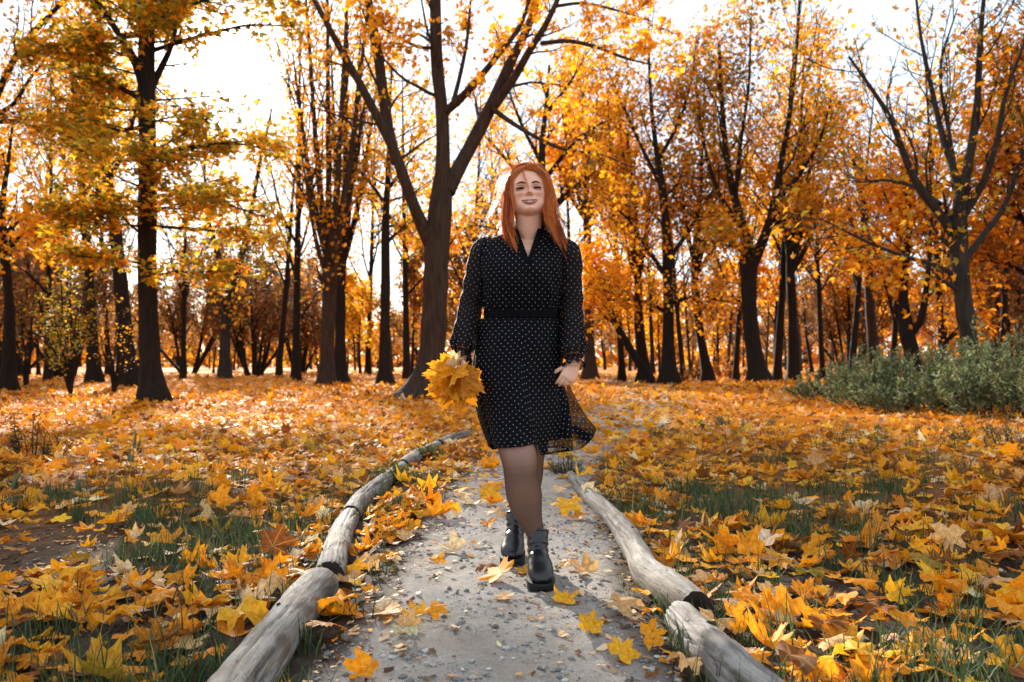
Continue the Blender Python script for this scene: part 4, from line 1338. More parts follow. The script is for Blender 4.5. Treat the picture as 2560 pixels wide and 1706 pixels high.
tree_auto('park_tree', 2290, 862, 22, 'brown twiggy tree behind the bare grey tree, low orange leaves', [(2292, 780, 0, 20), (2300, 690, 0, 17), (2290, 600, 0, 13), (2300, 500, 0, 8)], up_limbs(2298, 700, 10, [(2240, 560), (2350, 540), (2330, 640)]), 56, 'bark_dark', [(DEEP, 5), (ORG, 3), (BRN, 2)], .7, .16, k1=9, k2=7, k3=2, Ymax=34)

tree_auto('bare_tree', 1250, 876, 24, 'nearly bare dark tree rising straight behind the walker\'s head', [(1250, 780, 0, 23), (1250, 640, 0, 22), (1248, 500, 0, 21), (1246, 400, 0, 18), (1246, 320, 0, 14), (1256, 240, 0, 10), (1262, 150, 0, 6)],
          [[(1248, 500, 0, 18), (1300, 450, -.4, 16), (1345, 415, -.7, 14), (1395, 382, -1, 11)], [(1247, 470, 0, 12), (1190, 400, .5, 9), (1140, 340, .8, 6), (1100, 300, 1, 3)], [(1246, 420, 0, 12), (1310, 340, -.5, 9), (1370, 290, -.8, 6), (1420, 270, -1, 3)],
           [(1246, 380, 0, 11), (1200, 290, .6, 8), (1170, 210, .9, 5), (1150, 130, 1, 2)], [(1248, 540, 0, 9), (1200, 500, .4, 7), (1130, 470, .7, 4), (1080, 460, .9, 2)], [(1248, 560, 0, 9), (1180, 540, -.4, 7), (1110, 520, -.7, 4), (1070, 520, -.9, 2)], [(1254, 260, 0, 8), (1310, 190, .4, 6), (1350, 120, .7, 3)]],
          57, 'bark_dark', [(YEL, 4), (ORG, 4)], .14, .10, k1=10, k2=8, k3=4, lmax1=2.6, ang=.8, Ymax=36)

# saplings at the left
def sapling(px, py, tops, label, seed, leaf, size, dens, kind='maple', per=5, k=9):
    Y = gdist(py); b = at(px, py, Y)
    t = Tree('sapling', (b[0], Y, gz(b[0], Y)), label, None, seed, 'bark_dark', 'sapling')
    L1, R1 = [], []
    for (tx, ty, dy) in tops:
        P, r = t.limb(pix(Y, [(px, py + 4, 0, 9), ((px * 2 + tx) / 3 + 2, (py * 2 + ty) / 3, dy * .3, 6), ((px + tx * 2) / 3 - 3, (py + ty * 2) / 3, dy * .7, 4), (tx, ty, dy, 1.6)]), 12, 5, .03)
        L1.append(P[0]); R1.append(r[0])
    A, ra = grow(np.array(L1), np.array(R1), k, (.22, 1), .85, .35, 6, .5, .06, .12, .2, t.rng, lmax=1.3, minlen=.3)
    t.branch(A, np.maximum(ra, .004), 3, True)
    B, rb = grow(A, ra, 4, (.2, 1), .8, .5, 4, .6, .02, .15, .3, t.rng, lmax=.5)
    t.branch(B, np.maximum(rb, .003), 3, True)
    s = t.rng.random(len(B)) < dens
    t.leaves(B[s], per, size, leaf, kind, None, spread=.07, flatn=.35)
    t.leaves(A, 3, size, leaf, kind, None, spread=.08, flatn=.35)
    return t.done()


sapling(162, 900, [(140, 640, 0), (165, 600, .5), (120, 690, -.5), (195, 660, .6), (90, 720, -.4), (180, 700, -.8)], 'leafy yellow-green sapling with one thin stem left of the layered maple', 61, [(OLV, 4), (LIME, 3), (GRN, 2.5), (ORG, 1.5), (YEL, 1)], .055, 1.0, per=6, k=11)
sapling(262, 896, [(245, 720, 0), (285, 690, .4), (310, 740, -.3), (230, 770, .3)], 'sparse orange-leaved sapling just left of the layered maple trunk', 62, [(ORG, 4), (YEL, 3), (OLV, 2), (TAN, 1)], .05, .6, per=3, k=8)
sapling(60, 890, [(50, 690, 0), (85, 640, .4), (20, 700, -.3)], 'low green sapling near the dark edge trunk', 63, [(OLV, 4), (GRN, 3), (YEL, 2), (ORG, 1)], .055, .8, per=4, k=8)


# ------------------------------------------------------------------ sage bushes on the right, small plants
def bush(px, py, h, w, label, seed, leaf, stems=26, name='sage_bush', group='grey-green sage bushes', size=.022, kind='blade', per=(9, 6), k=12, twigmat='twig', Y=None):
    Y = Y or gdist(py); b = at(px, py, Y)
    z0 = float(gz(b[0], Y))
    t = Tree(name, (b[0], Y, z0), label, group, seed, 'bark_grey', 'bush')
    rng = t.rng
    a = rng.random(stems) * 6.283; q = np.sqrt(rng.random(stems))
    base = np.stack([b[0] + np.cos(a) * q * w * .5, Y + np.sin(a) * q * w * .35, np.full(stems, z0 - .02)], -1)
    H = h * (1 - .45 * q ** 2) * (.45 + .75 * rng.random(stems) ** 1.3)
    topd = np.stack([np.cos(a) * q * w * .30, np.sin(a) * q * w * .25, H], -1) + np.stack([rng.normal(0, .10, stems), rng.normal(0, .1, stems), np.zeros(stems)], -1) * h
    ts = np.linspace(0, 1, 9)[None, :, None]
    P = base[:, None] + topd[:, None] * ts + (np.sin(ts * 3.0) * rng.standard_normal((stems, 1, 3)) * .05 * h) * np.array([1, 1, .2])
    Rr = np.linspace(.008, .002, 9)[None] * np.ones((stems, 1))
    t.branch(P, Rr, 4)
    A, ra = grow(P, Rr, k, (.25, 1), .6, .28, 5, .6, .10, .10, 0, rng, lmax=.35 * max(h, .5), minlen=.08)
    t.branch(A, np.maximum(ra, .0015), 3, True)
    t.leaves(A, per[0], size, leaf, kind, None, spread=.020, droop=-.4, tr=(.1, 1))
    t.leaves(P, per[1] * 4, size * 1.2, leaf, kind, None, spread=.020, droop=-.4, tr=(.25, 1))
    t.done('leaf_bush', twigmat)
    return t.root


SAGE = [((.15, .18, .085), 5), ((.27, .30, .17), 3.5), ((.07, .10, .04), 4), ((.32, .27, .14), 1.2)]
for k_, (px, py, h, w, lab) in enumerate([
        (1930, 930, .62, 1.5, 'low sage bush at the path end of the row'), (2030, 946, .82, 1.6, 'leafy sage bush in front of the dark leaning fork tree'),
        (2120, 955, .66, 1.5, 'lower sage bush between two leafy ones'), (2205, 950, .92, 1.7, 'sage bush hiding the foot of the bare grey tree'),
        (2290, 962, 1.10, 1.7, 'tallest feathery sage bush beside the bare grey tree'), (2365, 972, 1.00, 1.6, 'sage bush running out of the picture at the row end'),
        (1985, 905, .80, 1.6, 'sage bush in the back row near the fan tree'), (2150, 912, .95, 1.8, 'sage bush in the back row under the fork tree'), (2320, 925, 1.25, 1.9, 'sage bush in the back row at the outer edge')]):
    bush(px, py, h * 1.25, w, lab, 70 + k_, SAGE, stems=52, k=12, per=(11, 6), size=.034, kind='sage')
bush(70, 1065, .40, .42, 'small dark twiggy shrub on the soil bed', 81, [((.03, .04, .02), 4), ((.06, .07, .03), 2), (BRN, 1)], 14, 'dark_shrub', None, .010, 'oval', (8, 3), 9)
bush(2330, 1040, .30, .9, 'low weedy clump with pale seed heads in front of the sage row', 82, [((.10, .12, .06), 4), (TAN, 1), ((.20, .20, .12), 1)], 26, 'weed_clump', None, .022, 'blade', (6, 4), 7)
bush(1690, 985, .22, .8, 'low tuft of grass-like weeds in the orange leaves short of the sage bushes', 83, [((.09, .12, .06), 4), ((.14, .16, .09), 2)], 26, 'weed_clump', None, .026, 'blade', (5, 4), 6)
bush(1670, 864, 1.3, 2.6, 'round rust-brown shrub under the curving oak', 84, [(RUST, 4), (BRN, 4), (DEEP, 1)], 40, 'brown_shrub', 'brown shrubs under the far trees', .06, 'oval', (7, 3), 9, 'twig_purple', Y=42)
bush(1602, 868, 1.0, 1.4, 'narrow brown shrub left of the round rust-brown one', 85, [(RUST, 4), (BRN, 4), (OLV, 1)], 30, 'brown_shrub', 'brown shrubs under the far trees', .06, 'oval', (6, 3), 8, 'twig_purple', Y=38)
bush(1300, 1092, .16, .22, 'grass tuft at the tip of the long winding pale log', 86, [((.09, .12, .04), 4), ((.16, .15, .06), 2)], 22, 'grass_tuft', None, .014, 'blade', (3, 4), 4)
bush(905, 1112, .14, .22, 'green weed growing against the smooth grey log', 87, [((.09, .12, .03), 4), ((.16, .17, .05), 2)], 16, 'grass_tuft', None, .018, 'oval', (4, 3), 5)
bush(975, 1058, .14, .22, 'green weed sprouting by the stubby half hidden log', 88, [((.09, .12, .03), 4), ((.16, .17, .05), 2)], 16, 'grass_tuft', None, .018, 'oval', (4, 3), 5)


def iris(px, py, h, label, seed):
    b = gp(px, py); rng = np.random.default_rng(seed)
    z0 = float(gz(b[0], b[1])); root = empty('iris_plant', (b[0], b[1], z0), label, 'plant', 'sword-leaved plants on the soil bed')
    for k in range(3):
        a = rng.normal(0, .25); hh = h * (1 - .28 * k) * (.9 + .2 * rng.random())
        t = np.linspace(0, 1, 8); w = .016 * np.sin(np.pi * (.22 + .78 * t)) ** .6 * (1 - t ** 5)
        x = np.sin(a) * hh * t + (k - 1) * .022; y = .02 * (k - 1) + .05 * hh * t ** 2; z = np.cos(a) * hh * t
        V = np.concatenate([np.stack([x - w, y, z], -1), np.stack([x, y - .005, z], -1), np.stack([x + w, y, z], -1)])
        n = 8; F = [(c * n + i, (c + 1) * n + i, (c + 1) * n + i + 1, c * n + i + 1) for c in range(2) for i in range(n - 1)]
        mk('sword_leaf', V, np.array(F), M['iris'], root)


M['iris'] = plain_mat('iris', (.085, .115, .055), .5)
for k_, (px, py, h, lab) in enumerate([(316, 1045, .26, 'tallest pair of sword-shaped leaves on the soil bed'), (302, 1075, .20, 'sword-leaved plant just below the tallest one'), (186, 1140, .19, 'sword-leaved plant alone near the middle of the soil bed'), (30, 1128, .22, 'sword-leaved plant below the dark twiggy shrub'), (256, 1035, .13, 'small sword-leaved plant left of the tallest one'), (415, 1060, .14, 'single sword leaf standing apart toward the logs')]):
    iris(px, py, h, lab, k_)

# ------------------------------------------------------------------ the wood beyond
def far_proto(name, seed, H, r, leaf, dens, bark, twigmat, label, group, size=.22, low=.3, spread=.9, kind='tuft', n1=14, k2=9, k3=5, per=(4, 4)):
    t = Tree(name, (0, 0, 0), label, group, seed, bark)
    rng = t.rng
    lean = rng.normal(0, .05, 2)
    P, Rr = t.limb([(0, 0, -.3, r * 1.6), (0, 0, .25, r * 1.1), (lean[0] * H * .3, lean[1] * H * .3, H * .3, r * .85), (lean[0] * H * .3 + rng.normal(0, .2), lean[1] * H * .6, H * .65, r * .5), (lean[0] * H, lean[1] * H, H, r * .12)], 14, 8, .05, .2)
    A, ra = grow(P, Rr, n1, (low, .97), .85, .55 * spread, 8, .5, .10, .12, 0, rng, lmax=H * .42, minlen=H * .17)
    t.branch(A, np.maximum(ra, .02), 5)
    B, rb = grow(A, ra, k2, (.15, 1), .75, .5, 6, .5, .08, .14, 0, rng, lmax=H * .2)
    t.branch(B, np.maximum(rb, .012), 3, True)
    D, rd = grow(B, rb, k3, (.15, 1), .7, .55, 3, .6, .04, .16, 0, rng, lmax=H * .12)
    t.branch(D, np.maximum(rd, .009), 3, True)
    if dens > 0:
        s = rng.random(len(D)) < dens
        t.leaves(D[s], per[0], size, leaf, kind, None, spread=.25)
        s = rng.random(len(B)) < dens
        t.leaves(B[s], per[1], size, leaf, kind, None, spread=.3)
    return t.done(twigmat=twigmat)


def thicket_proto(seed, label, group):
    t = Tree('thicket_tree', (0, 0, 0), label, group, seed, 'bark_dark')
    rng = t.rng; n = 9
    a = rng.random(n) * 6.28
    L1, R1 = [], []
    for k in range(n):
        o = .35 + .5 * rng.random()
        tilt = .15 + .75 * rng.random() ** 1.5
        ln = 5.5 + 2.5 * rng.random()
        d = np.array([np.cos(a[k]) * math.sin(tilt), np.sin(a[k]) * math.sin(tilt) * .7, math.cos(tilt)])
        b0 = np.array([np.cos(a[k]) * o * .6, np.sin(a[k]) * o * .5, -.1])
        P, r = t.limb([(*b0, .12), (*(b0 + d * ln * .35 + np.array([0, 0, .2])), .085), (*(b0 + d * ln * .7 + np.array([0, 0, .5])), .05), (*(b0 + d * ln + np.array([0, 0, .8])), .015)], 10, 6, .05)
        L1.append(P[0]); R1.append(r[0])
    A, ra = grow(np.array(L1), np.array(R1), 10, (.25, 1), .75, .42, 6, .5, .08, .13, 0, rng, lmax=2.6, minlen=1.0)
    t.branch(A, np.maximum(ra, .014), 4)
    B, rb = grow(A, ra, 7, (.1, 1), .75, .5, 5, .55, .05, .15, 0, rng, lmax=1.2)
    t.branch(B, np.maximum(rb, .009), 3, True)
    D, rd = grow(B, rb, 3, (.1, 1), .7, .6, 4, .6, .05, .15, 0, rng, lmax=.8)
    t.branch(D, np.maximum(rd, .007), 3, True)
    t.leaves(D[rng.random(len(D)) < .75], 5, .10, [(BRN, 5), (RUST, 2), (DEEP, 1), (OLV, 1.5), ((.16, .10, .075), 6), ((.24, .16, .12), 3)], 'tuft', None, spread=.2)
    return t.done(twigmat='twig_purple')


PROTOS = {
    'orange': far_proto('wood_tree', 91, 13, .17, [(ORG, 5), (DEEP, 2), (YEL, 4)], .9, 'bark_dark', 'twig', 'orange-leaved tree in the wood beyond the lawn', 'orange trees of the far wood', .20, per=(3, 4)),
    'rust': far_proto('wood_tree', 92, 11, .18, [(RUST, 4), (BRN, 3), (DEEP, 2), (OLV, 1.5), ((.17, .12, .085), 4)], .9, 'bark_dark', 'twig_purple', 'rust-brown tree in the wood beyond the lawn', 'rust-brown trees of the far wood', .19, low=.22, per=(3, 4)),
    'bare': far_proto('wood_tree', 93, 12, .15, [(BRN, 3), (ORG, 1)], .10, 'bark_grey', 'twig_purple', 'bare twiggy tree in the wood beyond the lawn', 'bare trees of the far wood', .16, low=.25, k2=9, k3=5),
    'gold': far_proto('wood_tree', 94, 10, .16, [(YEL, 5), (LIME, 2), (ORG, 3), (OLV, 1)], .9, 'bark_dark', 'twig', 'golden yellow tree in the wood beyond the lawn', 'golden trees of the far wood', .19, low=.18, per=(3, 4)),
}
SLIM = []
for sd_, leaf_ in ((96, [(YEL, 4), (ORG, 4), (DEEP, 1)]), (97, [(ORG, 4), (DEEP, 2), (OLV, 2), (YEL, 2)])):
    SLIM.append(far_proto('slim_tree', sd_, 15.5, .17, leaf_, .55, 'bark_dark', 'twig', 'slim tall tree', 'slim tall trees in front of the wood', .12, low=.28, spread=.75, kind='maple', n1=16, k2=8, k3=4, per=(2, 3)))
THICK = thicket_proto(95, 'brown thicket of many dark stems right of the Y-shaped tree', None)
used = {k: False for k in PROTOS}


MARKS = [(20, 'the dark edge trunk'), (162, 'the yellow-green sapling'), (216, 'the leaning slim tree'), (296, 'the thick dark tree'), (352, 'the layered maple'), (440, 'the layered maple, on its sunny side'), (516, 'the Y-shaped tree'), (620, 'the many-stemmed thicket'), (752, 'the upright many-stemmed tree'),
         (884, 'the slim straight tree'), (985, 'the tall forked maple'), (1080, 'the bouquet hand'), (1210, 'the walking person'), (1355, 'the brown straight trunk'), (1470, 'the leaning dark tree'), (1536, 'the rust-orange tree'), (1628, 'the slanting dark tree'), (1740, 'the curving oak'),
         (1824, 'the slim straight oak'), (1930, 'the first sage bush'), (2012, 'the leafless fan tree'), (2104, 'the dark leaning fork'), (2225, 'the bare grey tree'), (2330, 'the outer sage bushes')]
KINDW = {'orange': 'orange-leaved tree', 'rust': 'rust-brown tree', 'bare': 'bare twiggy tree', 'gold': 'golden yellow tree'}


def wood_label(kind, x, y):
    px = 1176.5 + x / y * FPX / S
    if px < -40 or px > 2400:
        return KINDW[kind] + ' of the wood standing out of view at the side'
    m = min(MARKS, key=lambda q: abs(q[0] - px))[1]
    row = 'front edge' if y < 57 else ('second row' if y < 68 else ('middle' if y < 95 else 'far depth'))
    return f'{KINDW[kind]} at the {row} of the wood, behind {m}' if len((KINDW[kind] + row + m).split()) < 9 else f'{KINDW[kind]}, {row} of the wood, behind {m}'


def put(kind, x, y, sc, rot):
    p = PROTOS[kind]
    loc = (x, y, float(gz(x, y)))
    if not used[kind]:
        used[kind] = True
        p.location = loc; p.rotation_euler = (0, 0, rot); p.scale = (sc, sc, sc); p['label'] = wood_label(kind, x, y)
        return p
    return copy_thing(p, loc, rot, sc, wood_label(kind, x, y))


def far_wood():
    rr = np.random.default_rng(17)
    # thickets of many stems: picture x of the foot, distance, scale
    tl = [(585, 47, 1.0, None), (150, 40, .95, 'purple-brown thicket behind the yellow-green sapling'), (30, 44, 1.05, 'brown thicket behind the dark edge trunk'), (430, 52, 1.05, 'brown thicket between the layered maple and the Y-shaped tree'),
          (690, 60, 1.0, 'brown thicket behind the upright many-stemmed tree'), (2330, 33, .8, 'rusty thicket at the outer edge behind the sage bushes'), (1950, 52, 1.0, 'rusty thicket behind the fan of the grey tree')]
    for i, (px, y, sc, lab) in enumerate(tl):
        x = at(px, 860, y)[0]; loc = (x, y, float(gz(x, y)))
        if i == 0:
            THICK.location = loc; THICK.scale = (sc,) * 3
        else:
            copy_thing(THICK, loc, rr.random() * 6.28, sc, lab)
    # picture x, distance, kind, scale
    spots = []
    for (y, n, j) in ((50, 13, 5), (60, 18, 4), (72, 24, 4), (88, 30, 6), (108, 36, 8), (132, 42, 9), (160, 40, 10)):
        half = .70 * y
        for k in range(n):
            x = -half + 2 * half * (k + .5 + rr.normal(0, .28)) / n
            yy = y + rr.normal(0, j * .4)
            if abs(x - path_c(yy)) < 2.0 and y < 90: continue
            u = x / yy
            if y < 65 and -.02 < u < .03: continue
            left = u < -.12
            pr = [.10, .42, .38, .10] if left else ([.40, .18, .22, .20] if u < .2 else [.36, .18, .28, .18])
            kind = rr.choice(['orange', 'rust', 'bare', 'gold'], p=pr)
            sc = (.60 if left else .76) * (.8 + .4 * rr.random())
            if y < 65 and left: sc *= .85
            spots.append((kind, x, yy, sc))
    for i, (px, y) in enumerate([(110, 34), (420, 38), (640, 42), (680, 36), (935, 40), (1075, 44), (1165, 52), (1430, 36), (1570, 44), (1690, 38), (1785, 34), (1890, 40), (1955, 32), (2050, 36), (2170, 30), (2300, 29), (60, 48), (250, 46), (585, 55), (845, 50), (1320, 50), (1500, 55)]):
        x = at(px, 860, y)[0]; loc = (x, y, float(gz(x, y))); sc = .75 + .35 * rr.random()
        m = min(MARKS, key=lambda q: abs(q[0] - px))
        lab = f'slim tall tree just {"to the path side of" if (px > m[0]) == (px < 1200) else "outward of"} {m[1]}' + (', farther back' if y > 45 else '')
        if i < 2:
            o = SLIM[i]; o.location = loc; o.scale = (sc,) * 3; o['label'] = lab
        else:
            copy_thing(SLIM[i % 2], loc, rr.random() * 6.28, sc, lab)
    # side trees just outside the picture
    for (x, y, kind) in ((-17, 20, 'orange'), (-22, 30, 'rust'), (17, 14, 'orange'), (21, 22, 'orange'), (-13, 9, 'gold'), (27, 34, 'bare'), (-30, 44, 'orange'), (33, 46, 'orange')):
        spots.append((kind, x, y, 1.0))
    for k in range(34):
        y = 12 + 50 * rr.random(); x = (1 if k % 2 else -1) * y * (.80 + .6 * rr.random())
        spots.append((rr.choice(['orange', 'rust', 'bare', 'gold']), x, y, .8 + .3 * rr.random()))
    for kind, x, y, sc in spots:
        put(kind, x, y, sc, rr.random() * 6.28)


far_wood()


def far_mass():
    """The wood behind the last trees one can tell apart: one mass of trunks and leaf clumps."""
    rr = np.random.default_rng(23)
    n = 19000
    y = 125 + rr.random(n) * 90; x = (rr.random(n) * 2 - 1) * 1.35 * y
    top = 6.5 + 7 * vnoise(x * .09, y * .05, 3) + np.where(x / y > .0, 3.5, 0)
    z = .1 + top * rr.random(n) ** .9
    T2, tri = LT['tuft']
    nrm = unit(rr.standard_normal((n, 3))); tip = unit(np.cross(nrm, rr.standard_normal((n, 3)))); sd = np.cross(nrm, tip)
    z = np.where(rr.random(n) < .3, rr.random(n) * 3.2, z)
    s = .55 + .6 * rr.random(n)
    V = np.stack([x, y, z], -1)[:, None] + s[:, None, None] * (sd[:, None] * T2[None, :, :1] + tip[:, None] * T2[None, :, 1:])
    c = palette(n, [(ORG, 3), (DEEP, 4), (RUST, 4), (BRN, 5), (OLV, 2)], .25, rr) * (.6 + .7 * vnoise(x * .15, z * .3, 9))[:, None]
    mb = MB()
    mb.add(V.reshape(-1, 3), (tri[None] + (np.arange(n) * 5)[:, None, None]).reshape(-1, 3), col=np.repeat(c, 5, 0))
    k = 260
    ty = 145 + rr.random(k) * 60; tx = (rr.random(k) * 2 - 1) * .9 * ty
    P = np.stack([np.stack([tx, ty, np.full(k, -.5)], -1), np.stack([tx, ty, np.full(k, 3.)], -1), np.stack([tx + rr.normal(0, .5, k), ty, np.full(k, 9.)], -1)], 1)
    TV, TF = tubes(P, np.array([.3, .24, .1])[None] * (.7 + .7 * rr.random((k, 1))), 5)
    mb.add(TV, TF, col=(.03, .024, .02))
    o = mb.build('far_woods', M['leaf_tree'], smooth=False)
    tag(o, 'brown and orange mass of the farthest trees along the horizon', 'woods', kind='stuff')


far_mass()

# ------------------------------------------------------------------ the walking person
PB = np.array([.03, 3.42, 0.0])                     # point on the path under the figure


def skin_mat():
    m, nt, p = new_mat('skin')
    co = coords(nt)
    n = noise(nt, 60, 3, co)
    base = mixc(nt, .10, attr(nt, 'tint'), ramp(nt, n, [(.35, (.66, .35, .235)), (.65, (.80, .48, .35))]))
    L(nt, base, p.inputs['Base Color'])
    p.inputs['Roughness'].default_value = .48
    p.inputs['Specular IOR Level'].default_value = .35
    p.inputs['Subsurface Weight'].default_value = .12
    p.inputs['Subsurface Radius'].default_value = (.012, .004, .002)
    return m


def tights_mat():
    """Sheer black nylon over skin: darker where the knit is seen aslant."""
    m, nt, p = new_mat('sheer_tights')
    lw = nt.nodes.new('ShaderNodeLayerWeight'); lw.inputs[0].default_value = .35
    c = mixc(nt, ramp(nt, lw.outputs['Facing'], [(.10, (0, 0, 0)), (.85, (1, 1, 1))]), (.225, .128, .095), (.014, .010, .009))
    L(nt, mixc(nt, 1.0, c, attr(nt, 'tint'), 'MULTIPLY'), p.inputs['Base Color'])
    p.inputs['Roughness'].default_value = .5
    p.inputs['Specular IOR Level'].default_value = .25
    return m


def dress_mat(name, sheer_base=0.0, use_attr=False, base=(.0026, .0027, .0042)):
    """Black chiffon with small off-white dots, in cloth coordinates (metres)."""
    m, nt, p = new_mat(name)
    uv = coords(nt, 'UV')
    sx = nt.nodes.new('ShaderNodeSeparateXYZ'); L(nt, uv, sx.inputs[0])
    sp = .0285
    dots = None
    for off in (0.0, .5):
        a = mathn(nt, 'SUBTRACT', mathn(nt, 'FRACT', mathn(nt, 'ADD', mathn(nt, 'DIVIDE', sx.outputs[0], sp), off + 50)), .5)
        b = mathn(nt, 'SUBTRACT', mathn(nt, 'FRACT', mathn(nt, 'ADD', mathn(nt, 'DIVIDE', sx.outputs[1], sp), off + 50)), .5)
        d = mathn(nt, 'SQRT', mathn(nt, 'ADD', mathn(nt, 'MULTIPLY', a, a), mathn(nt, 'MULTIPLY', b, b)))
        k = mathn(nt, 'LESS_THAN', d, .0017 / sp)
        dots = k if dots is None else mathn(nt, 'MAXIMUM', dots, k)
    n = noise(nt, 16, 4, coords(nt))
    cl = mixc(nt, n, base, tuple(v * 2.2 for v in base))
    L(nt, mixc(nt, dots, cl, (.40, .39, .37)), p.inputs['Base Color'])
    p.inputs['Roughness'].default_value = .62
    p.inputs['Specular IOR Level'].default_value = .05
    weave = nt.nodes.new('ShaderNodeTexNoise'); weave.inputs['Scale'].default_value = 900
    bump(nt, weave.outputs[0], .15, .001, p)
    if use_attr or sheer_base:
        t = nt.nodes.new('ShaderNodeBsdfTransparent')
        mx = nt.nodes.new('ShaderNodeMixShader')
        f = attr(nt, 'sheer', 'Fac') if use_attr else None
        if f is None:
            f = mathn(nt, 'MULTIPLY', mathn(nt, 'SUBTRACT', 1.0, dots), sheer_base)
        else:
            f = mathn(nt, 'MULTIPLY', f, mathn(nt, 'SUBTRACT', 1.0, dots))
        L(nt, f, mx.inputs[0]); L(nt, p.outputs[0], mx.inputs[1]); L(nt, t.outputs[0], mx.inputs[2])
        L(nt, mx.outputs[0], nt.nodes['Material Output'].inputs['Surface'])
    return m


def hair_mat():
    m, nt, p = new_mat('copper_hair')
    uv = coords(nt, 'UV')
    n = noise(nt, 3, 2, coords(nt))
    c = mixc(nt, 1.0, attr(nt, 'tint'), ramp(nt, n, [(.3, (.8, .72, .65)), (.7, (1.1, 1.1, 1.1))]), 'MULTIPLY')
    L(nt, c, p.inputs['Base Color'])
    p.inputs['Roughness'].default_value = .32
    p.inputs['Specular IOR Level'].default_value = .5
    t = nt.nodes.new('ShaderNodeBsdfTranslucent'); L(nt, c, t.inputs['Color'])
    mx = nt.nodes.new('ShaderNodeMixShader'); mx.inputs[0].default_value = .38
    L(nt, p.outputs[0], mx.inputs[1]); L(nt, t.outputs[0], mx.inputs[2])
    L(nt, mx.outputs[0], nt.nodes['Material Output'].inputs['Surface'])
    return m


M['skin'] = skin_mat(); M['tights'] = tights_mat()
M['dress'] = dress_mat('dotted_dress'); M['sleeve'] = dress_mat('dotted_sleeve', .10); M['skirt'] = dress_mat('dotted_skirt', 0, True)
M['dress_plain'] = plain_mat('dress_trim', (.0026, .0027, .004), .7, .08)
M['hair'] = hair_mat()
M['leather'] = plain_mat('boot_leather', (.0065, .0072, .0085), .30, .55)
M['sole'] = plain_mat('boot_sole', (.010, .010, .011), .6, .3)
M['metal'] = plain_mat('zip_metal', (.25, .24, .22), .35, .5, Metallic=1.0)
M['eye_white'] = plain_mat('eye_white', (.24, .21, .19), .4, .3)
M['iris_eye'] = plain_mat('eye_iris', (.010, .006, .004), .35, .3)
M['lash'] = plain_mat('lash', (.012, .008, .006), .6, .2)
M['brow'] = plain_mat('brow_hair', (.07, .030, .016), .7, .15)
M['lips'] = plain_mat('lip', (.40, .105, .085), .35, .45)
M['teeth'] = plain_mat('tooth_enamel', (.84, .78, .68), .25, .5)
M['mouth'] = plain_mat('mouth_inside', (.05, .012, .010), .7, .2)

SKIN = np.array((.84, .50, .355)); LEGC = np.array((1., 1., 1.))


def loft(C_, RX, RY, AX=None, sides=24, power=2.0, closed=True, off=None):
    """Rings with centres C_, half sizes RX along AX and RY across. Returns verts and faces (quads, closed ends by fans)."""
    C_ = np.asarray(C_, float); n = len(C_)
    T = unit(np.gradient(C_, axis=0))
    AX = np.broadcast_to(np.asarray([1., 0, 0] if AX is None else AX, float), (n, 3))
    X = unit(AX - T * (AX * T).sum(-1, keepdims=True)); Yv = np.cross(T, X)
    a = np.arange(sides) / sides * 2 * np.pi
    ca = np.sign(np.cos(a)) * np.abs(np.cos(a)) ** (2 / power); sa = np.sign(np.sin(a)) * np.abs(np.sin(a)) ** (2 / power)
    V = C_[:, None] + X[:, None] * (ca[None] * np.asarray(RX)[:, None])[..., None] + Yv[:, None] * (sa[None] * np.asarray(RY)[:, None])[..., None]
    V = V.reshape(-1, 3)
    j = np.arange(sides); j2 = (j + 1) % sides
    F = np.concatenate([np.stack([i * sides + j, i * sides + j2, (i + 1) * sides + j2, (i + 1) * sides + j], -1) for i in range(n - 1)])
    V = np.concatenate([V, C_[:1], C_[-1:]])
    f3 = np.concatenate([np.stack([j2, j, np.full(sides, n * sides)], -1), np.stack([(n - 1) * sides + j, (n - 1) * sides + j2, np.full(sides, n * sides + 1)], -1)])
    return V, F, f3


def tubeloft(rows, n, ax=None, sides=20):
    """rows x,y,z,rx[,ry]"""
    q = spline(np.array(rows, float), n)
    ry = q[:, 4] if q.shape[1] > 4 else q[:, 3]
    return loft(q[:, :3], q[:, 3], ry, ax, sides)


def W(px, py, Y):
    return at(px, py, Y)


def pr(px, py, Y, wpx):
    p = W(px, py, Y)
    return (*p, wpx * S / FPX * Y / 2)


# ---- head, in its own frame: origin mid head, -y forward, z up
HZ = np.array([-.128, -.122, -.112, -.095, -.075, -.052, -.028, 0, .028, .056, .082, .103, .117, .124])
HW = np.array([.010, .024, .036, .0485, .0610, .0720, .0785, .0805, .0805, .0785, .070, .055, .034, .010])
HF = np.array([.070, .080, .085, .086, .085, .084, .0845, .086, .090, .090, .083, .066, .042, .012])
HB = np.array([-.045, -.03, -.01, .030, .060, .078, .090, .097, .100, .098, .090, .072, .046, .012])
HEAD_C = W(1211.5, 437, 3.375) + np.array([0, .012, .004])
HEAD_M = Matrix.Rotation(R_(3), 3, 'Z') @ Matrix.Rotation(R_(-3.5), 3, 'Y') @ Matrix.Rotation(R_(-9), 3, 'X')
HM = np.array(HEAD_M)
ZD = [-.40, -.128, -.0535, -.0315, .0155, .124, .30]       # face heights as designed, and as this face has them
ZA = [-.40, -.128, -.0870, -.0580, -.0255, .091, .267]


def hw(p):
    """Head frame to world."""
    p = np.array(p, float)
    p[..., 2] = np.interp(p[..., 2], ZD, ZA)
    return p @ HM.T + HEAD_C


def hw0(p):
    """As hw, but heights are already those of this face."""
    p = np.array(p, float)
    return p @ HM.T + HEAD_C


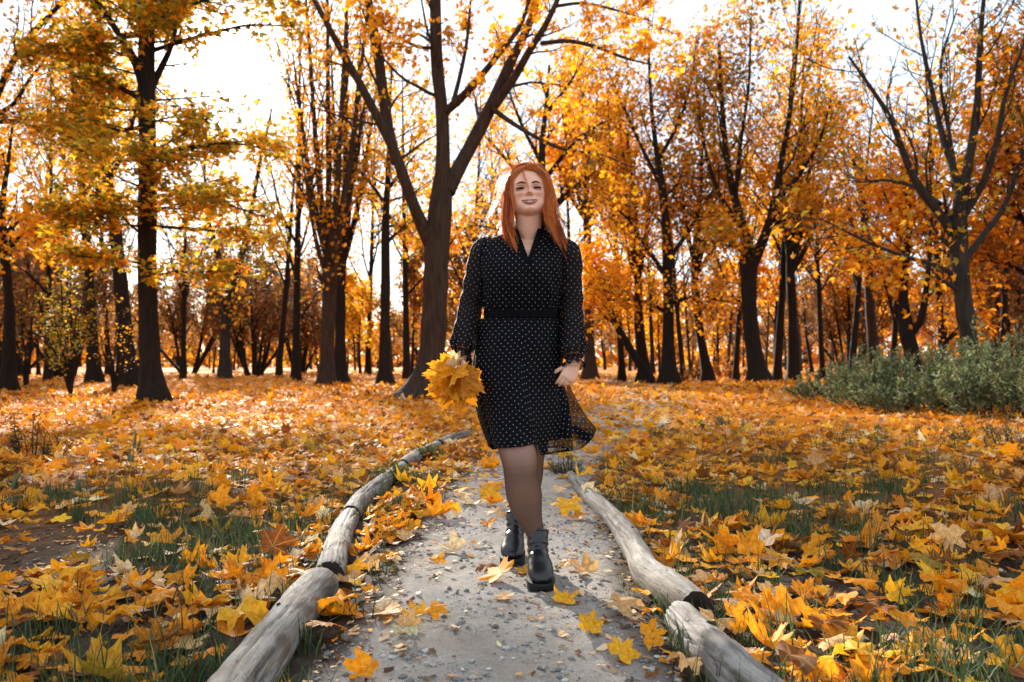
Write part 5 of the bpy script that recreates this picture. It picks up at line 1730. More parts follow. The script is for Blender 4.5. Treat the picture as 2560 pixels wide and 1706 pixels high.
def face_y(x, z):
    """Front surface (y, negative) of the face at (x, z) in the head frame, with its features."""
    x = np.asarray(x, float); z = np.asarray(z, float)
    w = np.interp(z, HZ, HW); f = np.interp(z, HZ, HF)
    u = np.clip(np.abs(x) / w, 0, 1)
    y = -f * (1 - u ** 2.5) ** (1 / 2.2)
    return y + face_bump(x, z)


def g2(x, z, cx, cz, sx, sz):
    return np.exp(-((x - cx) / sx) ** 2 - ((z - cz) / sz) ** 2)


def face_bump(x, z):
    x = np.asarray(x, float); z = np.asarray(z, float); ax = np.abs(x)
    d = np.zeros(np.broadcast(x, z).shape)
    # nose: ridge growing towards the tip, with wings
    t = np.clip((.030 - z) / .052, 0, 1)
    ridge = np.where(z > -.030, (.006 + .017 * t ** 1.15) * np.exp(-(x / (.0085 + .004 * t)) ** 2), 0) * np.clip((z + .034) / .012, 0, 1) * np.clip((.045 - z) / .02, 0, 1)
    d -= ridge
    d -= .010 * g2(x, z, 0, -.0205, .0105, .0085)
    d -= .0085 * g2(ax, z, .0125, -.0235, .0062, .0070)
    d += .0060 * g2(ax, z, .0062, -.0315, .0038, .0030)          # nostrils
    # eye sockets, brow ridge, cheeks
    d += .0105 * g2(ax, z, .0335, .0155, .0175, .0105)
    d -= .0035 * g2(ax, z, .033, .037, .020, .008)
    d -= .0075 * g2(ax, z, .041, -.016, .018, .016)
    d += .0035 * g2(ax, z, .0300, -.034, .006, .016)              # smile fold
    # mouth region, lips rest on it
    d -= .0045 * g2(x, z, 0, -.054, .026, .016)
    d += .0100 * g2(x, z + .0 * ax, 0, -.0575 + 0 * ax, .0205, .0042)   # open mouth
    d += .0030 * g2(x, z, 0, -.076, .016, .004)
    d -= .0085 * g2(x, z, 0, -.098, .017, .013)                    # chin
    d += .0016 * g2(x, z, 0, -.040, .0028, .007)
    return d


def head_mesh():
    zz = np.concatenate([np.linspace(-.128, -.085, 20), np.linspace(-.083, .05, 70), np.linspace(.053, .124, 28)])
    sides = 120
    a = np.arange(sides) / sides * 2 * np.pi
    V = []
    for z in zz:
        w = np.interp(z, HZ, HW); f = np.interp(z, HZ, HF); b = np.interp(z, HZ, HB)
        s, c = np.sin(a), np.cos(a)
        x = w * np.sign(s) * np.abs(s) ** .86
        front = c > 0
        y = np.where(front, -f * np.abs(c) ** .90, b * np.abs(c) ** .9)
        y = np.where(front, y + face_bump(x, z) * np.clip(c * 2.2, 0, 1), y)
        V.append(np.stack([x, y, np.full(sides, z)], -1))
    V = np.array(V); n = len(zz)
    V = V.reshape(-1, 3)
    j = np.arange(sides); j2 = (j + 1) % sides
    F = np.concatenate([np.stack([i * sides + j, i * sides + j2, (i + 1) * sides + j2, (i + 1) * sides + j], -1) for i in range(n - 1)])
    V = np.concatenate([V, [[0, -.02, -.129]], [[0, 0, .125]]])
    f3 = np.concatenate([np.stack([j2, j, np.full(sides, n * sides)], -1), np.stack([(n - 1) * sides + j, (n - 1) * sides + j2, np.full(sides, n * sides + 1)], -1)])
    return hw(V), F, f3


# ---- joints
NECK_T = hw([0, .018, -.075]); NECK_B = W(1214, 560, 3.42)
SH_L, SH_R = W(1113, 578, 3.42), W(1304, 584, 3.42)
EL_L, EL_R = W(1080, 708, 3.44), W(1312, 716, 3.42)
WR_L, WR_R = W(1060, 822, 3.36), W(1318, 838, 3.33)


def hand(wrist, mid, fwd, thumbside, nrm, curl, spread=.0, L=.075, scale=1.0, tcurl=.5):
    """Pieces of a hand: palm and five bent fingers. fwd: wrist to knuckles; nrm: out of the back of the hand."""
    fwd = unit(fwd); nrm = unit(nrm - fwd * np.dot(nrm, fwd)); sd = unit(thumbside - fwd * np.dot(thumbside, fwd) - nrm * np.dot(thumbside, nrm))
    out = []
    # palm
    rows = [wrist - fwd * .03 * scale, wrist, wrist + fwd * .022 * scale, wrist + fwd * .05 * scale, wrist + fwd * .074 * scale, wrist + fwd * .084 * scale]
    out.append(loft(np.array(rows), np.array([.021, .022, .030, .037, .037, .030]) * scale, np.array([.019, .017, .016, .0145, .012, .008]) * scale, sd, 20))
    lens = [.066, .074, .069, .054]
    for k in range(4):
        o = (1.5 - k) * .0192 * scale
        root = wrist + fwd * (.076 - .004 * abs(k - 1.2)) * scale + sd * o
        d = unit(fwd + sd * spread * (1.5 - k))
        ln = lens[k] * scale; r = (.0072 - .0006 * (k == 3)) * scale
        pts = [(*(root - d * .03), r * 1.1)]
        p = root.copy(); dirv = d.copy(); ax = nrm
        pts.append((*p, r * 1.12))
        c = curl[k]
        for seg, (fr, cc) in enumerate(((.44, c * .8), (.30, c * 1.1), (.26, c * .8))):
            dirv = unit(dirv * math.cos(cc) - ax * math.sin(cc)); ax = unit(ax - dirv * np.dot(ax, dirv))
            p = p + dirv * ln * fr
            pts.append((*p, r * (1.02, .94, .70)[seg]))
        out.append(tubeloft(pts, 22, sd, 12))
    # thumb
    root = wrist + fwd * .022 * scale + sd * .022 * scale - nrm * .004
    d = unit(fwd * .72 + sd * .62 - nrm * .35)
    pts = [(*(root - d * .012), .012 * scale), (*(root + d * .012 * scale), .0115 * scale)]
    p = root + d * .012 * scale
    for fr, r in ((.030, .0102), (.024, .0090), (.016, .0062)):
        d = unit(d * math.cos(tcurl * .5) + (fwd * .6 - sd * .5 - nrm * .3) * math.sin(tcurl * .5))
        p = p + d * fr * scale
        pts.append((*p, r * scale))
    out.append(tubeloft(pts, 18, nrm, 12))
    return out


def remesh(pieces, voxel, smooth_it=4, keep=1.0):
    Vs, Fq, Ft, n = [], [], [], 0
    for V, F, f3 in pieces:
        Vs.append(V); Fq.append(F + n); Ft.append(f3 + n); n += len(V)
    me = mkmesh('tmp', np.concatenate(Vs), [np.concatenate(Fq), np.concatenate(Ft)], M['skin'])
    o = bpy.data.objects.new('tmp', me); C.objects.link(o)
    m = o.modifiers.new('r', 'REMESH'); m.mode = 'VOXEL'; m.voxel_size = voxel; m.adaptivity = 0
    if smooth_it:
        s = o.modifiers.new('s', 'SMOOTH'); s.factor = .5; s.iterations = smooth_it
    if keep < 1:
        d = o.modifiers.new('d', 'DECIMATE'); d.ratio = keep
    dg = bpy.context.evaluated_depsgraph_get()
    ev = o.evaluated_get(dg)
    res = bpy.data.meshes.new_from_object(ev)
    bpy.data.objects.remove(o); bpy.data.meshes.remove(me)
    nv = len(res.vertices); co = np.zeros(nv * 3, np.float32); res.vertices.foreach_get('co', co)
    nl = len(res.loops); li = np.zeros(nl, np.int32); res.loops.foreach_get('vertex_index', li)
    lt = np.zeros(len(res.polygons), np.int32); res.polygons.foreach_get('loop_total', lt)
    st = np.concatenate([[0], np.cumsum(lt)[:-1]])
    q = np.stack([li[st[lt == 4] + k] for k in range(4)], -1); t = np.stack([li[st[lt == 3] + k] for k in range(3)], -1) if (lt == 3).any() else np.zeros((0, 3), int)
    bpy.data.meshes.remove(res)
    return co.reshape(-1, 3).astype(float), q.reshape(-1, 4), t


# legs: her front leg steps across, toe on the ground at Y 3.19
HIP_F, HIP_B = W(1150, 820, 3.42), W(1246, 820, 3.44)
LEG_F = [pr(1150, 800, 3.42, 92), pr(1166, 930, 3.34, 92), pr(1185, 1012, 3.27, 90), pr(1195, 1062, 3.245, 83), pr(1197, 1092, 3.26, 78), pr(1204, 1135, 3.31, 82), pr(1211, 1170, 3.335, 70), pr(1224, 1208, 3.35, 48), pr(1233, 1235, 3.36, 40), pr(1240, 1275, 3.37, 36)]
LEG_B = [pr(1243, 800, 3.45, 88), pr(1240, 930, 3.45, 82), pr(1222, 1012, 3.47, 74), pr(1217, 1055, 3.52, 66), pr(1212, 1095, 3.60, 70), pr(1199, 1150, 3.70, 58), pr(1189, 1185, 3.76, 36), pr(1184, 1212, 3.78, 32), pr(1182, 1235, 3.78, 32)]

person = empty('person', PB, 'person in black dotted dress and ankle boots walking on the path with a leaf bouquet', 'person')


def build_body():
    pcs = [head_mesh()]
    # neck and torso
    pcs.append(tubeloft([(*(NECK_T + [0, .012, .02]), .054, .057), (*NECK_T, .055, .056), (*((NECK_T + NECK_B) / 2), .056, .055), (*W(1214, 548, 3.425), .058, .058), (*W(1213, 572, 3.43), .080, .065)], 22, None, 28))
    tor = [(548, 1213, .060, .055, 3.425), (560, 1211, .115, .070, 3.43), (575, 1209, .150, .085, 3.43), (600, 1206, .155, .10, 3.42), (640, 1203, .150, .112, 3.41), (690, 1200, .140, .105, 3.42), (725, 1199, .135, .10, 3.43), (780, 1197, .155, .115, 3.44), (830, 1196, .160, .12, 3.44), (870, 1196, .13, .10, 3.44)]
    pcs.append(tubeloft([(*W(x, y, Y), a, b) for y, x, a, b, Y in tor], 40, None, 36))
    for sh, el, wr in ((SH_L, EL_L, WR_L), (SH_R, EL_R, WR_R)):
        inn = sh * .55 + W(1209, 585, 3.43) * .45
        pcs.append(tubeloft([(*inn, .045), (*sh, .046), (*(sh * .5 + el * .5), .042), (*el, .036), (*(el * .55 + wr * .45), .034), (*wr, .022), (*(wr + (wr - el) * .04), .021)], 40, None, 20))
    pcs.append(tubeloft([(*r, ) for r in LEG_F], 60, None, 28))
    pcs.append(tubeloft([(*r, ) for r in LEG_B], 60, None, 28))
    # kneecap
    k = W(1192, 1060, 3.245)
    pcs.append(loft(np.array([k + [0, .0, .03], k + [0, -.012, .015], k + [0, -.016, 0], k + [0, -.012, -.018], k + [0, 0, -.035]]), [.01, .032, .038, .032, .01], [.02, .05, .058, .05, .02], None, 18))
    # the free hand hangs in front of the thigh, back of hand to the viewer, fingers bent down and inward
    fw = unit(W(1302, 872, 3.32) - W(1322, 838, 3.33))
    pcs += hand(W(1323, 836, 3.335), None, fw, unit(np.array([-.9, -.25, .35])), np.array([.15, -1, .1]), (.38, .50, .58, .66), -.02, scale=.92, tcurl=.3)
    # the other hand closes on the stems of the bouquet
    pcs += hand(WR_L + [0, 0, -.005], None, np.array([.05, -.25, -1]), np.array([.3, -.9, .1]), np.array([-1, -.2, 0]), (1.1, 1.15, 1.2, 1.2), .0, scale=.95, tcurl=.9)
    V, q, t = remesh(pcs, .0032, 3, .30)
    # paint: skin, lips blush; legs below the hem are in sheer tights
    col = np.tile(SKIN, (len(V), 1))
    hl = (V - HEAD_C) @ HM; hl[:, 2] = np.interp(hl[:, 2], ZA, ZD)
    fr = (hl[:, 1] < 0) & (np.abs(hl[:, 0]) < .09) & (hl[:, 2] > -.14)
    ax = np.abs(hl[:, 0])
    blush = np.where(fr, .75 * g2(ax, hl[:, 2], .046, -.020, .022, .020) + .10 * g2(hl[:, 0], hl[:, 2], 0, -.022, .014, .010), 0)[:, None]
    col = col * (1 - blush) + np.array((.62, .26, .19)) * blush
    eye = np.where(fr, .85 * g2(ax, hl[:, 2], .034, .020, .023, .014), 0)[:, None]  # eye sockets: shading under the brow painted into the skin colour
    col = col * (1 - eye) + np.array((.34, .15, .10)) * eye
    mouth = np.where(fr, g2(hl[:, 0], hl[:, 2], 0, -.0575, .019, .0038), 0)[:, None]
    mouth = np.clip(mouth * 1.6 - .35, 0, 1)
    col = col * (1 - mouth) + np.array((.05, .014, .012)) * mouth
    for kn in ((.0062, -.0315),):
        k = np.where(fr, g2(ax, hl[:, 2], kn[0], kn[1], .0030, .0022), 0)[:, None] * .55
        col = col * (1 - k) + np.array((.10, .035, .025)) * k
    zc = V[q].mean(1)[:, 2] if len(q) else np.zeros(0); zt = V[t].mean(1)[:, 2] if len(t) else np.zeros(0)
    def is_leg(f):
        if not len(f): return np.zeros(0, int)
        c = V[f].mean(1)
        return ((c[:, 2] < .72) & ~((c[:, 1] < 3.37) & (c[:, 0] > .17) & (c[:, 2] > .60))).astype(int)
    fm = np.concatenate([is_leg(q), is_leg(t)])
    legv = V[:, 2] < .72
    handv = (V[:, 1] < 3.37) & (V[:, 0] > .17) & (V[:, 2] > .60)
    # knee shading painted into the tights' tint; thigh lighter, ankle darker
    kn = np.exp(-(((V - W(1192, 1078, 3.24)) / [.06, .08, .05]) ** 2).sum(1))[:, None]
    legc = 1.08 - .36 * kn * np.array([1, .85, .75]) * 1.3
    thigh = np.clip((V[:, 2] - .47) / .12, 0, 1)[:, None]
    legc = legc * (1 + .35 * thigh) * (1 - .45 * np.clip((.40 - V[:, 2:3]) / .22, 0, 1))
    col = np.where((legv & ~handv)[:, None], legc, col)
    # fingertip nails
    F_ = [f for f in (q, t) if len(f)]
    mk('body', V - PB, F_, None, person, col=col, mats=[M['skin'], M['tights']], fmat=fm)


build_body()


def part(name, V, F, mat, parent=None, **kw):
    return mk(name, np.asarray(V) - PB, F, mat, parent or person, **kw)


# ---- face parts
def eyes():
    for s in (-1, 1):
        c = np.array([s * .0345, face_y(.0345, .0155) + .0085 - .0040, .0150])
        r = .0152
        # eyeball, lids, lash line
        def sphere(rr, lat0, lat1, nla, nlo, rz=1.0):
            la = np.linspace(lat0, lat1, nla); lo = np.linspace(-1.32, 1.32, nlo)
            A, B = np.meshgrid(la, lo, indexing='ij')
            x = rr * np.sin(B) * 1.12 * np.cos(A * .0 + 0) * np.cos(A) ** .5; y = -rr * np.cos(A) * np.cos(B); z = rr * np.sin(A) * rz
            V = np.stack([x, y, z], -1).reshape(-1, 3)
            ii = (np.arange(nla - 1)[:, None] * nlo + np.arange(nlo - 1)[None]).ravel()
            return V, np.stack([ii, ii + 1, ii + nlo + 1, ii + nlo], -1)
        V, F = sphere(r, -.8, .8, 12, 20)
        eb = part('eyeball', hw(V + c), F, M['eye_white'])
        # iris disc bulging from the ball, gaze to the viewer
        th = np.linspace(0, 2 * np.pi, 17)[:-1]
        rows = [np.stack([np.cos(th) * q * .0074, np.full(16, -math.sqrt(r * r - (q * .0074) ** 2) - .0006), np.sin(th) * q * .0074], -1) for q in (1, .5)]
        V = np.concatenate(rows + [[[0, -r - .0008, 0]]]) + c + np.array([0, 0, -.0004])
        F4 = np.array([(j, (j + 1) % 16, 16 + (j + 1) % 16, 16 + j) for j in range(16)]); F3 = np.array([(16 + j, 16 + (j + 1) % 16, 32) for j in range(16)])
        part('iris', hw(V), [F4, F3], M['iris_eye'])
        for (lo_, hi_, nm) in ((.16, 1.1, 'upper'), (-1.0, -.24, 'lower')):
            V, F = sphere(r * 1.10, lo_, hi_, 12, 20)
            part('eyelid', hw(V + c), F, M['lid'])
        # lashes: dark line along the upper lid edge with an outer flick
        B = np.linspace(-1.25, 1.3, 14) * s
        x = r * 1.13 * np.sin(B) * 1.12; y = -r * 1.13 * np.cos(.3) * np.cos(B); z = np.full(14, r * 1.10 * math.sin(.16))
        if True:
            z = z + np.where(np.arange(14) > 10, (np.arange(14) - 10) * .0004, 0)
        P = np.stack([x, y - .0008, z], -1) + c
        rad = .0025 * np.sin(np.linspace(.25, 2.9, 14)) + .0004
        V, F = tubes(hw(P)[None], rad[None], 6)
        part('eyelashes', V, F, M['lash'])
        B = np.linspace(-1.0, 1.2, 12) * s
        P = np.stack([r * 1.12 * np.sin(B) * 1.12, -r * 1.12 * np.cos(.34) * np.cos(B) - .0004, np.full(12, -r * 1.10 * math.sin(.23))], -1) + c
        V, F = tubes(hw(P)[None], (np.full(12, .0008))[None], 5)
        part('lower_lashes', V, F, M['lash'])
        # brow of fine hairs, one tapered band
        t = np.linspace(0, 1, 16)
        bx = s * (.0135 + .038 * t); bz = .0345 + .0065 * np.sin(t * 2.5) - .003 * t
        by = face_y(bx, bz) - .0002
        hgt = .0036 * np.sin(np.pi * (.28 + .72 * t)) ** .7 + .0004
        rows = np.stack([np.stack([bx, by + .0015, bz + hgt], -1), np.stack([bx, by - .0016, bz + hgt * .3], -1), np.stack([bx, by - .0014, bz - hgt * .5], -1), np.stack([bx, by + .0015, bz - hgt], -1)], 0)
        ii = (np.arange(3)[:, None] * 16 + np.arange(15)[None]).ravel()
        part('eyebrow', hw(rows.reshape(-1, 3)), np.stack([ii, ii + 1, ii + 17, ii + 16], -1), M['brow'])


M['lid'] = plain_mat('eyelid_skin', (.56, .28, .19), .5, .3)
eyes()


def mouth():
    t = np.linspace(-1, 1, 25)
    x = .0345 * t
    base = -.0855 + .0085 * t ** 2                        # smiling line
    yb = np.array([float(face_y(a, -.049)) for a in x]) - .0035 + .004 * np.abs(t) ** 3
    yb = np.convolve(np.pad(yb, 2, 'edge'), np.ones(5) / 5, 'valid')
    up = base + .0030 * (1 - t ** 2) ** .8
    dn = base - .0072 * (1 - t ** 2) ** .7
    ru = .0024 * (1 - t ** 2) ** .5 * (1 - .16 * np.exp(-(t / .12) ** 2)) + .0005; rl = .0031 * (1 - t ** 2) ** .6 + .0005
    P = np.stack([x, yb, up + ru * .8], -1); Q = np.stack([x, yb + .0012, dn - rl * .6], -1)
    for nm, PP, r in (('upper_lip', P, ru), ('lower_lip', Q, rl)):
        V, F = tubes(hw0(PP)[None], r[None], 10)
        part(nm, V, F, M['lips'])
    # dark inside
    rows = np.concatenate([np.stack([x * .97, yb + .0022, up + .001], -1), np.stack([x * .97, yb + .0030, dn - .001], -1)])
    ii = np.arange(24)
    part('mouth_opening', hw0(rows), np.stack([ii, ii + 1, ii + 26, ii + 25], -1), M['mouth'])
    # upper teeth, one by one
    n = 8
    for k in range(n):
        u = (k + .5) / n * 2 - 1
        cx = .0200 * u; w = .0200 / n * (1.04 - .10 * abs(u)); top = np.interp(cx, x, up) + .0016; h = .0074 * (1 - .35 * abs(u) ** 2)
        cy = np.interp(cx, x, yb) + .0008 + .002 * u * u
        g = []
        for (dz, dw, dy) in ((0, .95, .001), (-.35, 1, 0), (-.8, .96, -.0002), (-1, .80, .0006)):
            g.append([(cx - w * dw, cy + dy + .0010, top + dz * h), (cx, cy + dy - .0004, top + dz * h), (cx + w * dw, cy + dy + .0010, top + dz * h)])
        V = np.array(g).reshape(-1, 3)
        F = np.array([(r * 3 + c_, r * 3 + c_ + 1, r * 3 + c_ + 4, r * 3 + c_ + 3) for r in range(3) for c_ in range(2)])
        part('tooth', hw0(V), F, M['teeth'])


mouth()


# ---- hair
NP = 10


def hair():
    rr = np.random.default_rng(9)
    mbh = MB()
    COPPER = np.array([(.88, .285, .045), (.80, .215, .030), (.94, .41, .11), (.55, .115, .018)])
    # scalp shell
    th = np.linspace(0, 2 * np.pi, 49)[:-1]; zz = np.linspace(-.06, .126, 22)
    rows = []
    for z in zz:
        w = np.interp(z, HZ, HW) + .010; f = np.interp(z, HZ, HF) + .008; b = np.interp(z, HZ, HB) + .012
        s, c = np.sin(th), np.cos(th)
        x = w * s; y = np.where(c > 0, -f * c, -b * c)
        # open at the face
        hl = .080 - .16 * np.clip(np.abs(x) / .070, 0, 1.2) ** 2.6
        push = (c > .15) & (z < hl)
        y = np.where(push, np.maximum(y, -.012 + 0 * y), y)
        rows.append(np.stack([x, y, np.full(48, z)], -1))
    rows.append(np.tile([[0, .01, .134]], (48, 1)))
    V = np.array(rows).reshape(-1, 3); n = len(rows)
    j = np.arange(48); j2 = (j + 1) % 48
    F = np.concatenate([np.stack([i * 48 + j, i * 48 + j2, (i + 1) * 48 + j2, (i + 1) * 48 + j], -1) for i in range(n - 1)])
    fc = V[F].mean(1)
    F = F[~((fc[:, 1] < -.030 + .02 * (np.abs(fc[:, 0]) > .06)) & (fc[:, 2] < .112))]
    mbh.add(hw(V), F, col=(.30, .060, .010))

    def strands(guides, n, jit, r, col_i=None, wave=.004, tint=1.0, clear=True):
        """guides: list of polylines in world space; strands are blends of neighbours."""
        G = np.array([spline(np.array(g, float), NP) for g in guides])
        m = len(G)
        nc = max(4, n // 13)
        ci = rr.integers(0, nc, n)
        cu = rr.random(nc) * (m - 1)
        u = np.clip(cu[ci] + rr.normal(0, .05, n), 0, m - 1.001); i = np.clip(u.astype(int), 0, m - 2); f = (u - i)[:, None, None]
        P = G[i] * (1 - f) + G[i + 1] * f
        t = np.linspace(0, 1, NP)[None, :, None]
        cj = rr.standard_normal((nc, 1, 3)) * jit * 1.25; cph = rr.random((nc, 1, 1)) * 6.28; cax = unit(rr.standard_normal((nc, 1, 3))); cfr = 4 + 5 * rr.random((nc, 1, 1))
        off = cj[ci] * (.25 + 1.0 * t) + wave * (.3 + t) * np.sin(t * cfr[ci] + cph[ci]) * cax[ci]
        # single hairs spread within their lock and close up at its tip
        off = off + rr.standard_normal((n, 1, 3)) * min(jit, .0042) * (.55 + .8 * np.sin(np.pi * t) - .30 * t)
        off = off + .0022 * t * np.sin(t * (5 + 5 * rr.random((n, 1, 1))) + rr.random((n, 1, 1)) * 6.28) * unit(rr.standard_normal((n, 1, 3)))
        cut = (.80 + .20 * rr.random((nc, 1, 1)))[ci] * (.94 + .06 * rr.random((n, 1, 1)))
        P = P + off
        if clear:      # keep the hair outside the face
            hl = (P - HEAD_C) @ HM
            zd = np.interp(hl[..., 2], ZA, ZD)
            w_ = np.interp(zd, HZ, HW) + .005; f_ = np.where(hl[..., 1] < 0, np.interp(zd, HZ, HF), np.interp(zd, HZ, HB)) + .006
            q = np.sqrt((hl[..., 0] / w_) ** 2 + (hl[..., 1] / f_) ** 2) + 1e-6
            inside = (q < 1) & (zd > -.12) & (zd < .12)
            k_ = np.where(inside, 1 / q, 1)
            hl[..., 0] *= k_; hl[..., 1] *= k_
            P = hl @ HM.T + HEAD_C
        idx = (np.linspace(0, 1, NP)[None] * cut[:, :, 0]) * (NP - 1)
        i0 = np.clip(idx.astype(int), 0, NP - 2); w = (idx - i0)[..., None]
        P = np.take_along_axis(P, i0[..., None].repeat(3, -1), 1) * (1 - w) + np.take_along_axis(P, (i0 + 1)[..., None].repeat(3, -1), 1) * w
        Rr = r * (.7 + .6 * rr.random((n, 1))) * np.concatenate([np.full(3, .8), np.linspace(1, .25, NP - 3)])[None]
        V, F = tubes(P, Rr, 3)
        c = COPPER[rr.integers(0, 4, nc)][ci] * (.72 + .45 * rr.random((nc, 1)))[ci] * (.85 + .3 * rr.random((n, 1))) * tint
        mbh.add(V, F, col=np.repeat(c, NP * 3, 0))

    H = lambda x, y, z: hw([x, y, z])
    Wp = lambda px, py, Y: W(px, py, Y)
    # viewer's right side, from the parting over the temple to below the shoulder
    right = [
        [H(.002, -.078, .098), H(.035, -.080, .098), H(.070, -.054, .062), H(.087, -.034, .010), H(.087, -.030, -.05), Wp(1262, 500, 3.33), Wp(1276, 535, 3.30), Wp(1290, 570, 3.29)],
        [H(.002, -.060, .122), H(.045, -.058, .110), H(.078, -.038, .065), H(.090, -.028, .010), H(.090, -.020, -.05), Wp(1272, 500, 3.35), Wp(1286, 535, 3.33), Wp(1300, 566, 3.33)],
        [H(.002, -.025, .137), H(.055, -.020, .118), H(.088, -.005, .065), H(.094, .010, .000), H(.094, .020, -.07), Wp(1268, 510, 3.40), Wp(1282, 535, 3.40), Wp(1294, 556, 3.40)],
        [H(.002, .03, .138), H(.055, .040, .115), H(.085, .060, .050), H(.092, .070, -.03), Wp(1256, 480, 3.47), Wp(1264, 520, 3.50), Wp(1270, 545, 3.50)],
    ]
    strands(right, 900, .0075, .0015, wave=.011)
    strands([right[0], right[1]], 420, .0095, .0011, tint=1.15, wave=.009)
    strands(right[:3], 60, .018, .0006, tint=1.2, wave=.014)
    left = [
        [H(-.004, -.078, .098), H(-.040, -.078, .092), H(-.070, -.054, .052), H(-.087, -.034, .000), H(-.084, -.032, -.06), Wp(1166, 505, 3.33), Wp(1176, 545, 3.29), Wp(1190, 585, 3.28)],
        [H(-.004, -.060, .122), H(-.048, -.056, .108), H(-.080, -.038, .058), H(-.090, -.026, .000), H(-.089, -.018, -.06), Wp(1160, 505, 3.35), Wp(1168, 545, 3.33), Wp(1182, 578, 3.31)],
        [H(-.004, -.025, .137), H(-.056, -.018, .116), H(-.090, -.002, .055), H(-.094, .012, -.01), H(-.093, .020, -.08), Wp(1158, 505, 3.40), Wp(1162, 530, 3.40), Wp(1166, 548, 3.40)],
        [H(-.004, .03, .138), H(-.055, .040, .112), H(-.086, .060, .045), H(-.092, .070, -.03), Wp(1164, 485, 3.47), Wp(1168, 515, 3.49), Wp(1172, 540, 3.49)],
    ]
    strands(left, 700, .0060, .0014, wave=.010)
    strands([left[0], left[1]], 300, .0085, .0011, tint=1.12, wave=.009)
    strands(left[:3], 60, .016, .0006, tint=1.2, wave=.014)
    # locks blown out over her shoulder at the left, back hair, crossing wisps
    strands([[H(-.09, .02, .02), Wp(1158, 470, 3.42), Wp(1154, 505, 3.42), Wp(1142, 530, 3.41)], [H(-.09, .02, .0), Wp(1160, 480, 3.44), Wp(1158, 515, 3.44), Wp(1148, 536, 3.42)]], 60, .006, .0013)
    strands([[H(-.05, .085, .08), H(-.07, .105, 0), Wp(1180, 490, 3.52), Wp(1180, 540, 3.53)], [H(0, .10, .08), H(0, .12, 0), Wp(1211, 490, 3.54), Wp(1212, 545, 3.54)], [H(.05, .085, .08), H(.07, .105, 0), Wp(1248, 490, 3.50), Wp(1258, 545, 3.51)], [H(.07, .06, .06), H(.088, .06, 0), Wp(1264, 490, 3.46), Wp(1276, 548, 3.47)]], 420, .010, .0022, tint=.5)  # back hair tinted dark, its shadow put into the strand colour
    strands([[H(.0, -.076, .104), H(.030, -.082, .096), H(.058, -.070, .074), H(.078, -.050, .036)], [H(.0, -.060, .122), H(.034, -.074, .108), H(.064, -.060, .080), H(.084, -.040, .036)]], 200, .003, .0013)
    strands([[H(-.002, -.076, .104), H(-.030, -.082, .096), H(-.058, -.070, .074), H(-.078, -.050, .036)], [H(-.002, -.060, .122), H(-.034, -.074, .108), H(-.064, -.060, .080), H(-.084, -.040, .036)]], 200, .003, .0013)
    # the fine fringe lock that falls between the eyes
    strands([[H(-.012, -.084, .096), H(-.010, -.102, .062), H(-.004, -.106, .030), H(-.001, -.112, .005), H(-.006, -.113, -.018), H(-.012, -.108, -.045)], [H(-.028, -.080, .094), H(-.028, -.100, .060), H(-.016, -.104, .028), H(-.010, -.108, .005), H(-.013, -.110, -.018), H(-.018, -.104, -.040)]], 16, .0022, .00060, clear=False)
    strands([[H(-.045, -.072, .085), H(-.066, -.070, .040), H(-.068, -.066, -.010), H(-.060, -.068, -.06), Wp(1180, 505, 3.27), Wp(1186, 540, 3.27)], [H(-.050, -.068, .085), H(-.072, -.060, .040), H(-.074, -.058, -.010), H(-.066, -.060, -.06), Wp(1174, 505, 3.28), Wp(1180, 540, 3.28)]], 26, .0035, .0009)
    strands([[H(.07, -.05, .04), H(.085, -.045, -.05), Wp(1240, 492, 3.27), Wp(1246, 502, 3.28), Wp(1262, 520, 3.29)], [H(.07, -.05, .04), H(.085, -.045, -.05), Wp(1236, 488, 3.27), Wp(1246, 500, 3.28), Wp(1258, 512, 3.29)]], 5, .001, .0007)
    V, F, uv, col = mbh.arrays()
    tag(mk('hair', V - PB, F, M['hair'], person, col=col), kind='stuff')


hair()


# ---- dress
def ring_grid(rows, sides, n, fold=None, vscale=1.0, seam=-math.pi / 2):
    """rows: cx,cy,cz,rx,ry_front,ry_back. Horizontal superellipse rings; UV in metres."""
    q = spline(np.array(rows, float), n)
    a = np.linspace(0, 2 * np.pi, sides + 1) + math.pi / 2          # seam at the back (+y)
    ca, sa = np.cos(a), np.sin(a)
    X = q[:, 0:1] + q[:, 3:4] * np.sign(ca)[None] * np.abs(ca)[None] ** .88
    Y = q[:, 1:2] + np.where(sa[None] < 0, q[:, 4:5], q[:, 5:6]) * np.sign(sa)[None] * np.abs(sa)[None] ** .9
    Z = np.repeat(q[:, 2:3], sides + 1, 1)
    V = np.stack([X, Y, Z], -1)
    return V, a


def grid_uv(V):
    du = np.linalg.norm(np.diff(V, axis=1), axis=2); u = np.concatenate([np.zeros((len(V), 1)), np.cumsum(du, 1)], 1)
    u = u - u[:, -1:] / 2
    um = u.copy()
    k = 11
    for _ in range(3):
        um = (um + np.concatenate([um[:1], um[:-1]]) + np.concatenate([um[1:], um[-1:]])) / 3
    dv = np.linalg.norm(np.diff(V, axis=0), axis=2).mean(1); v = np.concatenate([[0], np.cumsum(dv)])
    return np.stack([um, np.repeat(v[:, None], V.shape[1], 1)], -1).reshape(-1, 2)


def grid_faces(n, k):
    ii = (np.arange(n - 1)[:, None] * k + np.arange(k - 1)[None]).ravel()
    return np.stack([ii, ii + 1, ii + k + 1, ii + k], -1)


